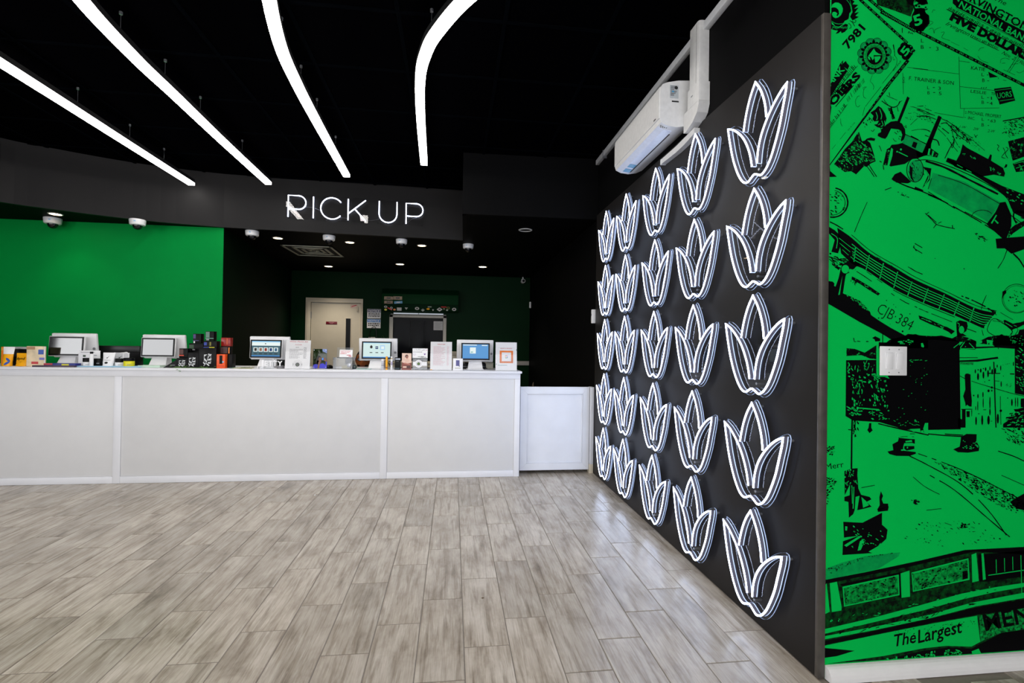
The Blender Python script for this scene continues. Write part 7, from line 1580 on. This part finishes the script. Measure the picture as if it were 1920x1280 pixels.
specks('fine_green_print', T8, [(280, 220), (600, 230), (600, 330), (280, 330)], 30, 5, 14, 1.57, 3.2); specks('fine_green_print', T8, [(280, 340), (720, 360), (720, 480), (290, 420)], 44, 6, 18, .3, 1.8); specks('fine_green_print', T8, [(330, 420), (470, 420), (470, 700), (340, 700)], 34, 5, 14, 1.57, 3); specks('fine_green_print', T8, [(520, 470), (730, 470), (730, 720), (530, 690)], 40, 6, 18, 1.4, 2.2); specks('fine_green_print', T8, [(280, 710), (460, 720), (440, 800), (280, 800)], 20, 8, 20, .4, 2); GG(T8, [(405, 718), (630, 738), (630, 750), (405, 732)], [(350, 620), (368, 640), (370, 705), (352, 712)]); specks('fine_green_print', T8, [(440, 760), (740, 740), (740, 860), (460, 840)], 24, 5, 13)
specks('fine_green_print', T8, [(920, 195), (1160, 195), (1160, 225), (920, 225)], 12, 5, 12, 0, 2.6); specks('fine_green_print', T8, [(760, 260), (1160, 260), (1160, 840), (760, 840)], 26, 2, 7); specks('fine_green_print', T8, [(780, 840), (1060, 850), (1060, 930), (800, 910)], 16, 4, 10, .1, 3)
S_(T8, 14, [(620, 895), (760, 930), (960, 975), (1170, 1022)]); GG(T8, [(960, 955), (1075, 950), (1080, 980), (1000, 985)], [(1110, 950), (1130, 890), (1164, 888), (1164, 1000), (1120, 990)]); KK(T8, [(1075, 850), (1095, 870), (1100, 940), (1080, 990), (1070, 930)], [(1115, 920), (1125, 930), (1125, 990), (1113, 990)]); S_(T8, 7, [(965, 1007), (1020, 1007)], smooth=False)
S_(TC_, 8, [(640, 682), (740, 692), (850, 698)], [(740, 683), (850, 690)], smooth=False)
R_(TC_, [(505, 100), (540, 84), (600, 92), (690, 96), (780, 112), (820, 90), (880, 105), (940, 130), (1000, 100), (1060, 90), (1160, 95), (1216, 100), (1216, 150), (1160, 155), (1060, 150), (930, 140), (830, 130), (700, 118), (520, 120)])
K(T7, [(440, 240), (418, 255), (415, 200), (480, 140), (640, 140), (642, 212), (925, 205), (925, 222), (640, 236), (622, 252)]); GS(T7, 10, [(430, 225), (485, 150)], [(545, 160), (612, 230)], [(425, 238), (625, 238)], [(440, 150), (340, 225)], [(495, 215), (500, 205)], smooth=False); G(T7, [(640, 140), (720, 130), (720, 160), (650, 180)], [(780, 120), (870, 130), (860, 150), (850, 190), (820, 195), (815, 150), (790, 190)]); K(T7, [(870, 110), (950, 80), (980, 50), (1000, 80), (1050, 60), (1100, 100), (1140, 180), (930, 198), (870, 200)])
K(T7, [(405, 395), (640, 385), (700, 378), (930, 345), (938, 372), (860, 380), (660, 412), (405, 415)]); S_(T7, 9, [(410, 358), (662, 358)], [(930, 215), (938, 245)], smooth=False); fillp('half_print', T7, [(420, 420), (610, 420), (600, 455), (430, 450)]); S_(T7, 4, [(420, 480), (545, 482)], dash=.3)
K(T7, [(488, 590), (500, 572), (530, 568), (566, 582), (572, 800), (585, 930), (580, 1010), (500, 1005), (495, 960), (468, 870), (497, 780)]); GG(T7, [(520, 985), (550, 1010), (575, 1035), (465, 1040)]); S_(T7, 9, [(440, 1045), (590, 1045)], smooth=False); K(T7, [(452, 1050), (500, 1050), (500, 1290), (452, 1290)], [(510, 1070), (556, 1070), (556, 1150), (515, 1150)], [(575, 1055), (588, 1055), (585, 1140), (578, 1140)], [(400, 1160), (452, 1180), (452, 1290), (400, 1290)])
S_(T7, 17, [(875, 412), (882, 560), (887, 765), (893, 960), (905, 1290)], smooth=False); S_(T7, 9, [(425, 602), (490, 635), (640, 690), (760, 728), (887, 766), (1000, 800), (1150, 842), (1290, 872)], dash=.06); S_(T7, 14, [(810, 566), (962, 568)], [(1090, 574), (1150, 576)], smooth=False); S_(T7, 8, [(885, 668), (950, 670)], [(963, 870), (965, 1050), (972, 1250)], smooth=False); K(T7, circ((970, 1065), 18, 8), circ((850, 755), 16, 6))
for x, y, w_, h_ in ((630, 540, 9, 30), (668, 520, 8, 12), (702, 530, 12, 30), (738, 505, 8, 10), (768, 512, 11, 28), (825, 500, 9, 30), (922, 470, 8, 22), (968, 495, 8, 38), (1138, 440, 8, 30), (666, 610, 14, 50), (738, 590, 13, 50), (800, 570, 13, 50), (855, 545, 12, 40), (898, 530, 10, 40), (975, 710, 9, 40), (755, 680, 6, 8), (815, 660, 14, 7), (665, 870, 10, 30), (732, 850, 9, 40), (806, 800, 16, 20), (850, 797, 10, 14), (608, 862, 10, 12), (825, 960, 9, 90), (825, 1080, 10, 50), (662, 1000, 7, 70), (735, 960, 7, 70), (635, 1030, 6, 30), (640, 1200, 12, 60), (722, 1190, 14, 70), (806, 1190, 18, 64), (930, 1170, 16, 70), (1118, 955, 12, 50), (675, 1105, 14, 5), (755, 1052, 26, 5), (845, 1203, 14, 4), (1165, 950, 7, 70), (1195, 950, 7, 70), (1240, 960, 6, 80), (1005, 602, 6, 6), (1062, 895, 6, 9)): K(T7, circ((x, y), w_, 8, h_))
specks('fine_black_print', T7, [(1000, 690), (1110, 700), (1110, 750), (1000, 740)], 12, 4, 8); specks('fine_black_print', T7, [(990, 450), (1090, 425), (1090, 440), (990, 465)], 10, 3, 6)
K(T7, [(1155, 245), (1180, 180), (1330, 130), (1330, 860), (1240, 850), (1157, 835)]); specks('fine_green_print', T7, [(1170, 230), (1290, 230), (1290, 840), (1180, 700)], 54, 5, 16, .6, 2.4)
K(T7, [(1140, 1045), (1200, 1040), (1270, 1020), (1330, 900), (1330, 1290), (1000, 1290), (1000, 1240), (1060, 1200), (1035, 1180), (1040, 1150), (1120, 1140), (1080, 1110), (1090, 1095), (1170, 1090)]); specks('fine_green_print', T7, [(1050, 1120), (1280, 1060), (1280, 1280), (1060, 1260)], 40, 7, 20, -.2, 2.4)
S_(TC_, 9, [(185, 585), (182, 700), (180, 893)], smooth=False); S_(TC_, 6, [(205, 590), (200, 660)], [(160, 656), (190, 660)], smooth=False); specks('fine_black_print', TC_, [(185, 590), (240, 600), (210, 720), (190, 700)], 18, 4, 10, 1.4, 2.2); K(T8, [(520, 890), (545, 890), (545, 940), (560, 970), (525, 1000), (500, 965), (515, 940)])
K(T8, [(720, 1200), (785, 1185), (775, 1120), (835, 1090), (845, 1050), (960, 1062), (1020, 1065), (1020, 1116), (985, 1105), (905, 1110), (895, 1140), (890, 1190), (1030, 1205), (1030, 1225), (960, 1250), (820, 1248), (742, 1228)]); K(T8, [(905, 1140), (1015, 1140), (1015, 1172), (930, 1190), (905, 1170)]); GG(T8, [(915, 1085), (985, 1075), (990, 1095), (920, 1100)], [(930, 1150), (945, 1148), (945, 1165), (932, 1168)], circ((880, 1184), 14, 7, 9)); S_(T8, 6, [(840, 1050), (900, 1036), (1010, 1040)], [(960, 1250), (1010, 1270)], dash=.1)
K(TC_, [(790, 775), (830, 758), (838, 700), (870, 682), (932, 684), (930, 725), (948, 760), (944, 785), (880, 795), (820, 792)]); specks('fine_green_print', TC_, [(850, 720), (935, 730), (940, 780), (850, 770)], 16, 3, 7)
S_(TC_, 6, [(530, 815), (640, 870), (840, 985), (1000, 1140), (1110, 1290)], [(580, 800), (720, 850), (900, 925), (1216, 1085)], [(650, 930), (800, 1020), (1000, 1190), (1130, 1300)], [(1060, 785), (1150, 815), (1216, 845)], dash=.12); S_(TC_, 4, [(550, 940), (640, 1010), (830, 1100)], [(1080, 930), (1216, 990)], dash=.35); S_(TC_, 4, [(630, 1140), (720, 1130)], [(740, 1215), (780, 1230)], [(240, 1005), (320, 990)], dash=.1)
specks('grain_print', TC_, [(680, 850), (760, 865), (980, 960), (1216, 1080), (1216, 1170), (1100, 1130), (960, 1050), (800, 940)], 300, 3, 9, .5, 2.8); specks('fine_black_print', TC_, [(680, 850), (760, 865), (980, 960), (1216, 1080), (1216, 1170), (1100, 1130), (960, 1050), (800, 940)], 120, 2, 6, .5, 2.8); specks('fine_black_print', TC_, [(1080, 650), (1216, 640), (1216, 760), (1120, 720)], 60, 3, 9, .6, 2.8); K(TC_, [(1130, 1090), (1180, 1060), (1216, 1040), (1216, 1140), (1170, 1130)])
specks('grain_print', TD, [(760, 120), (820, 120), (800, 150)], 5, 6, 14); specks('fine_black_print', TD, [(840, 250), (1180, 260), (1400, 400), (1000, 420), (680, 380)], 70, 2, 7, .4, 2.5); specks('fine_black_print', TD, [(1080, 270), (1140, 270), (1120, 310), (1080, 300)], 16, 4, 10)
TX(TC_, 'Merr', (28, 898), (136, 880), 37); specks('grain_print', TC_, [(28, 740), (80, 760), (70, 810), (28, 805)], 24, 4, 10, -.4, 2); specks('grain_print', TC_, [(22, 940), (90, 950), (80, 1010), (22, 1070)], 60, 3, 8, -.4, 2); specks('fine_black_print', TC_, [(22, 940), (60, 950), (50, 1080), (22, 1130)], 40, 2, 5)
K(TC_, [(138, 905), (180, 890), (218, 888), (216, 930), (222, 1010), (240, 1050), (205, 1060), (200, 1140), (190, 1165), (165, 1185), (162, 1090), (138, 1085), (138, 1060), (170, 1050), (172, 985), (140, 1050)]); specks('fine_green_print', TC_, [(140, 900), (215, 895), (215, 1000), (140, 1030)], 30, 3, 7, 1.5, 2); GS(TC_, 5, [(182, 990), (186, 1100)], [(195, 1000), (190, 1130)], smooth=False)
K(TC_, [(230, 1045), (290, 1060), (300, 1075), (270, 1090), (302, 1118), (260, 1130), (215, 1140)]); GG(TC_, [(240, 1060), (268, 1085), (285, 1110), (250, 1125)]); K(TC_, [(357, 1025), (370, 1055), (362, 1075), (372, 1100), (400, 1100), (402, 1118), (345, 1140), (335, 1135), (350, 1110), (348, 1060)])
K(TD, [(340, 262), (462, 268), (585, 205), (585, 280), (620, 312), (612, 370), (580, 400), (520, 460), (335, 472), (338, 385), (440, 350), (345, 362)]); K(TD, [(555, 185), (628, 165), (622, 192), (560, 200)]); GG(TD, [(352, 290), (366, 292), (364, 318), (352, 316)], [(345, 410), (440, 352), (450, 360), (360, 420)], [(430, 445), (445, 385), (470, 370), (478, 378), (450, 440)], [(500, 450), (560, 415), (575, 395), (580, 410), (520, 458)]); specks('fine_green_print', TD, [(400, 290), (600, 300), (600, 400), (380, 440)], 26, 3, 8, .5, 2)
# -- store front along the bottom
fillp('shadow_print', TD, [(210, 640), (215, 560), (330, 520), (480, 480), (700, 455), (690, 480), (560, 560), (300, 615)]); specks('fine_black_print', TD, [(230, 560), (480, 480), (690, 455), (480, 490), (260, 590)], 90, 2, 5, -.2, 2.5)
fillp('storefront_print', TD, [(200, 635), (480, 588), (820, 512), (1100, 442), (1530, 418), (1530, 1135), (1210, 1150), (200, 1215)])
K(TD, [(200, 630), (480, 580), (820, 508), (1110, 440), (1530, 418), (1530, 470), (1160, 450), (1130, 460), (760, 545), (300, 640), (200, 655)])
K(TD, [(1190, 470), (1530, 440), (1530, 600), (1250, 640), (1200, 640)], [(320, 655), (700, 580), (700, 592), (330, 668)], [(690, 590), (706, 588), (706, 738), (690, 735)])
G(TD, [(255, 650), (300, 640), (330, 800), (328, 822), (268, 832)], [(702, 588), (758, 570), (762, 735), (708, 742)], [(1150, 470), (1180, 458), (1196, 635), (1155, 645)], [(1212, 462), (1226, 460), (1240, 625), (1222, 630)], [(200, 660), (235, 650), (255, 830), (200, 845)])
for q in ([(335, 672), (690, 595), (695, 725), (345, 798)], [(770, 582), (1130, 492), (1138, 628), (780, 704)]): G(TD, q); fillp('fine_green_print', TD, q); specks('fine_black_print', TD, q, 150, 4, 11, -.3, 1.8); S_(TD, 7, q + q[:1], smooth=False)
WINP = dot_mat('window_display_print', (0, 52, 22), (0, 158, 62), .36, .6, 55); LAY['window_half_print'] = (MB(), WINP, 6); LAY['window_black_print'] = (MB(), INK, 7)
for q in ([(342, 680), (684, 604), (688, 718), (350, 790)], [(776, 592), (1124, 502), (1130, 620), (785, 696)]): fillp('window_half_print', TD, q); specks('window_black_print', TD, q, 60, 3, 9, -.3, 1.6)
fillp('window_black_print', TD, [(1092, 575), (1122, 568), (1126, 618), (1092, 628)])
for i in range(5): GS(TD, 4, [(1305 + i * 52, 500 - i * 9), (1307 + i * 52, 585 - i * 9)], smooth=False)
GS(TD, 6, [(1255, 600), (1530, 560)], smooth=False); GG(TD, [(200, 850), (220, 840), (220, 850), (200, 862)])
G(TD, [(200, 940), (520, 870), (820, 790), (1090, 715), (1300, 675), (1530, 640), (1530, 665), (1300, 705), (1100, 750), (850, 820), (600, 880), (200, 970)], [(200, 985), (560, 920), (900, 845), (1140, 775), (1530, 700), (1530, 735), (1180, 795), (900, 868), (540, 945), (200, 1005)])
specks('fine_black_print', TD, [(300, 950), (900, 800), (1300, 690), (1300, 740), (900, 860), (350, 980)], 60, 4, 12, -.2, 3.5); specks('fine_green_print', TD, [(300, 870), (900, 760), (1400, 640), (1400, 680), (700, 850)], 26, 3, 8, -.2, 3)
K(TD, [(200, 1015), (540, 950), (900, 872), (1190, 800), (1530, 745), (1530, 800), (1180, 850), (900, 900), (600, 962), (200, 1040)])
G(TD, [(200, 1045), (600, 965), (900, 905), (1185, 855), (1205, 1020), (1150, 1050), (990, 1045), (850, 1060), (600, 1108), (200, 1190)]); KK(TD, [(200, 1060), (300, 1065), (412, 1076), (300, 1110), (200, 1122)]); specks('fine_black_print', TD, [(640, 960), (1180, 870), (1180, 920), (700, 980)], 60, 2, 5, -.2, 2)
fillp('green_half_print', TD, [(1200, 855), (1530, 800), (1530, 935), (1340, 962), (1205, 1020)]); TX(TD, 'The', (672, 1048), (805, 1022), 78, shear=.35, bold=.015); TX(TD, 'Largest', (812, 1028), (1100, 958), 84, shear=.3, bold=.015); TX(TD, 'MEN', (1238, 950), (1530, 890), 108, bold=.02)
K(TD, [(1212, 1030), (1340, 965), (1420, 945), (1530, 930), (1530, 1140), (1212, 1150)], [(850, 1075), (1000, 1055), (1150, 1062), (1210, 1030), (1212, 1150), (440, 1200), (600, 1140)]); G(TD, [(1150, 1080), (1195, 1062), (1210, 1130), (1155, 1140)]); LAY['seal_green_print']; specks('fine_green_print', TD, [(560, 1140), (920, 1080), (920, 1150), (480, 1190)], 90, 5, 14, 1.4, 1.8); specks('fine_green_print', TD, [(980, 1070), (1090, 1075), (1080, 1130), (980, 1130)], 34, 6, 14); specks('fine_green_print', TD, [(1255, 1110), (1480, 1080), (1480, 1090), (1260, 1125)], 12, 4, 7)
specks('fine_green_print', TD, [(200, 890), (330, 870), (345, 885), (240, 900)], 4, 4, 9)
for nm, (mb, mt, lv) in LAY.items():
    if mb.v: mb.build(nm, mt, mu)['kind'] = 'stuff'

# ---- light switch on the mural
sp_ = thing('light_switch', 'white double rocker light switch on the green mural', 'switch', (1.726, YM, 1.232))
yq = YM - 0.0032; sx0, sx1, sz0, sz1 = 1.667, 1.785, 1.174, 1.289
box('wall_plate', PLASW, sp_, sx0, sx1, yq - 0.005, yq, sz0, sz1, 0.0025)
for k in range(2):
    c = sx0 + 0.038 + k * 0.043; box('rocker_frame', PLASW, sp_, c - .0165, c + .0165, yq - .0068, yq - .0051, 1.198, 1.266, .001)
    M = Matrix.Translation((c, yq - .0070, 1.232)) @ Matrix.Rotation(math.radians(3.2), 4, 'X'); MB().box(-.0140, .0140, -.0035, .0005, -.031, .031, .0012, 0, M).build('rocker', PLASW, sp_, smooth=True)
    for z in (1.186, 1.277): MB().lathe([(0, yq - .0063), (.0022, yq - .0060), (.0026, yq - .0051)], (c, 0, z), 10, 'y').build('screw', STEEL, sp_, smooth=True)

# ---- crumbs on the floor
for px, py, lab, c_, sz in ((905, 1121, 'tiny brown crumb lying on the floor tiles in the middle', (92, 66, 38), .007), (590, 928, 'tiny white scrap lying on the floor before the counter', (236, 236, 236), .009)):
    p = at(px, py, 'z', 0); mb = MB()
    vs = [(p.x + sz * math.cos(a) * random.uniform(.6, 1.3), p.y + sz * math.sin(a) * random.uniform(.6, 1.3), .0012) for a in [2 * PI * i / 7 for i in range(7)]]
    mb.mesh(vs + [(p.x, p.y, .0012 + sz * .5)], [(i, (i + 1) % 7, 7) for i in range(7)] + [tuple(range(6, -1, -1))])
    tag(mb.build('crumb' if sz < .008 else 'paper_scrap', cm('crumb_%d' % c_[0], c_), None), lab, 'litter')
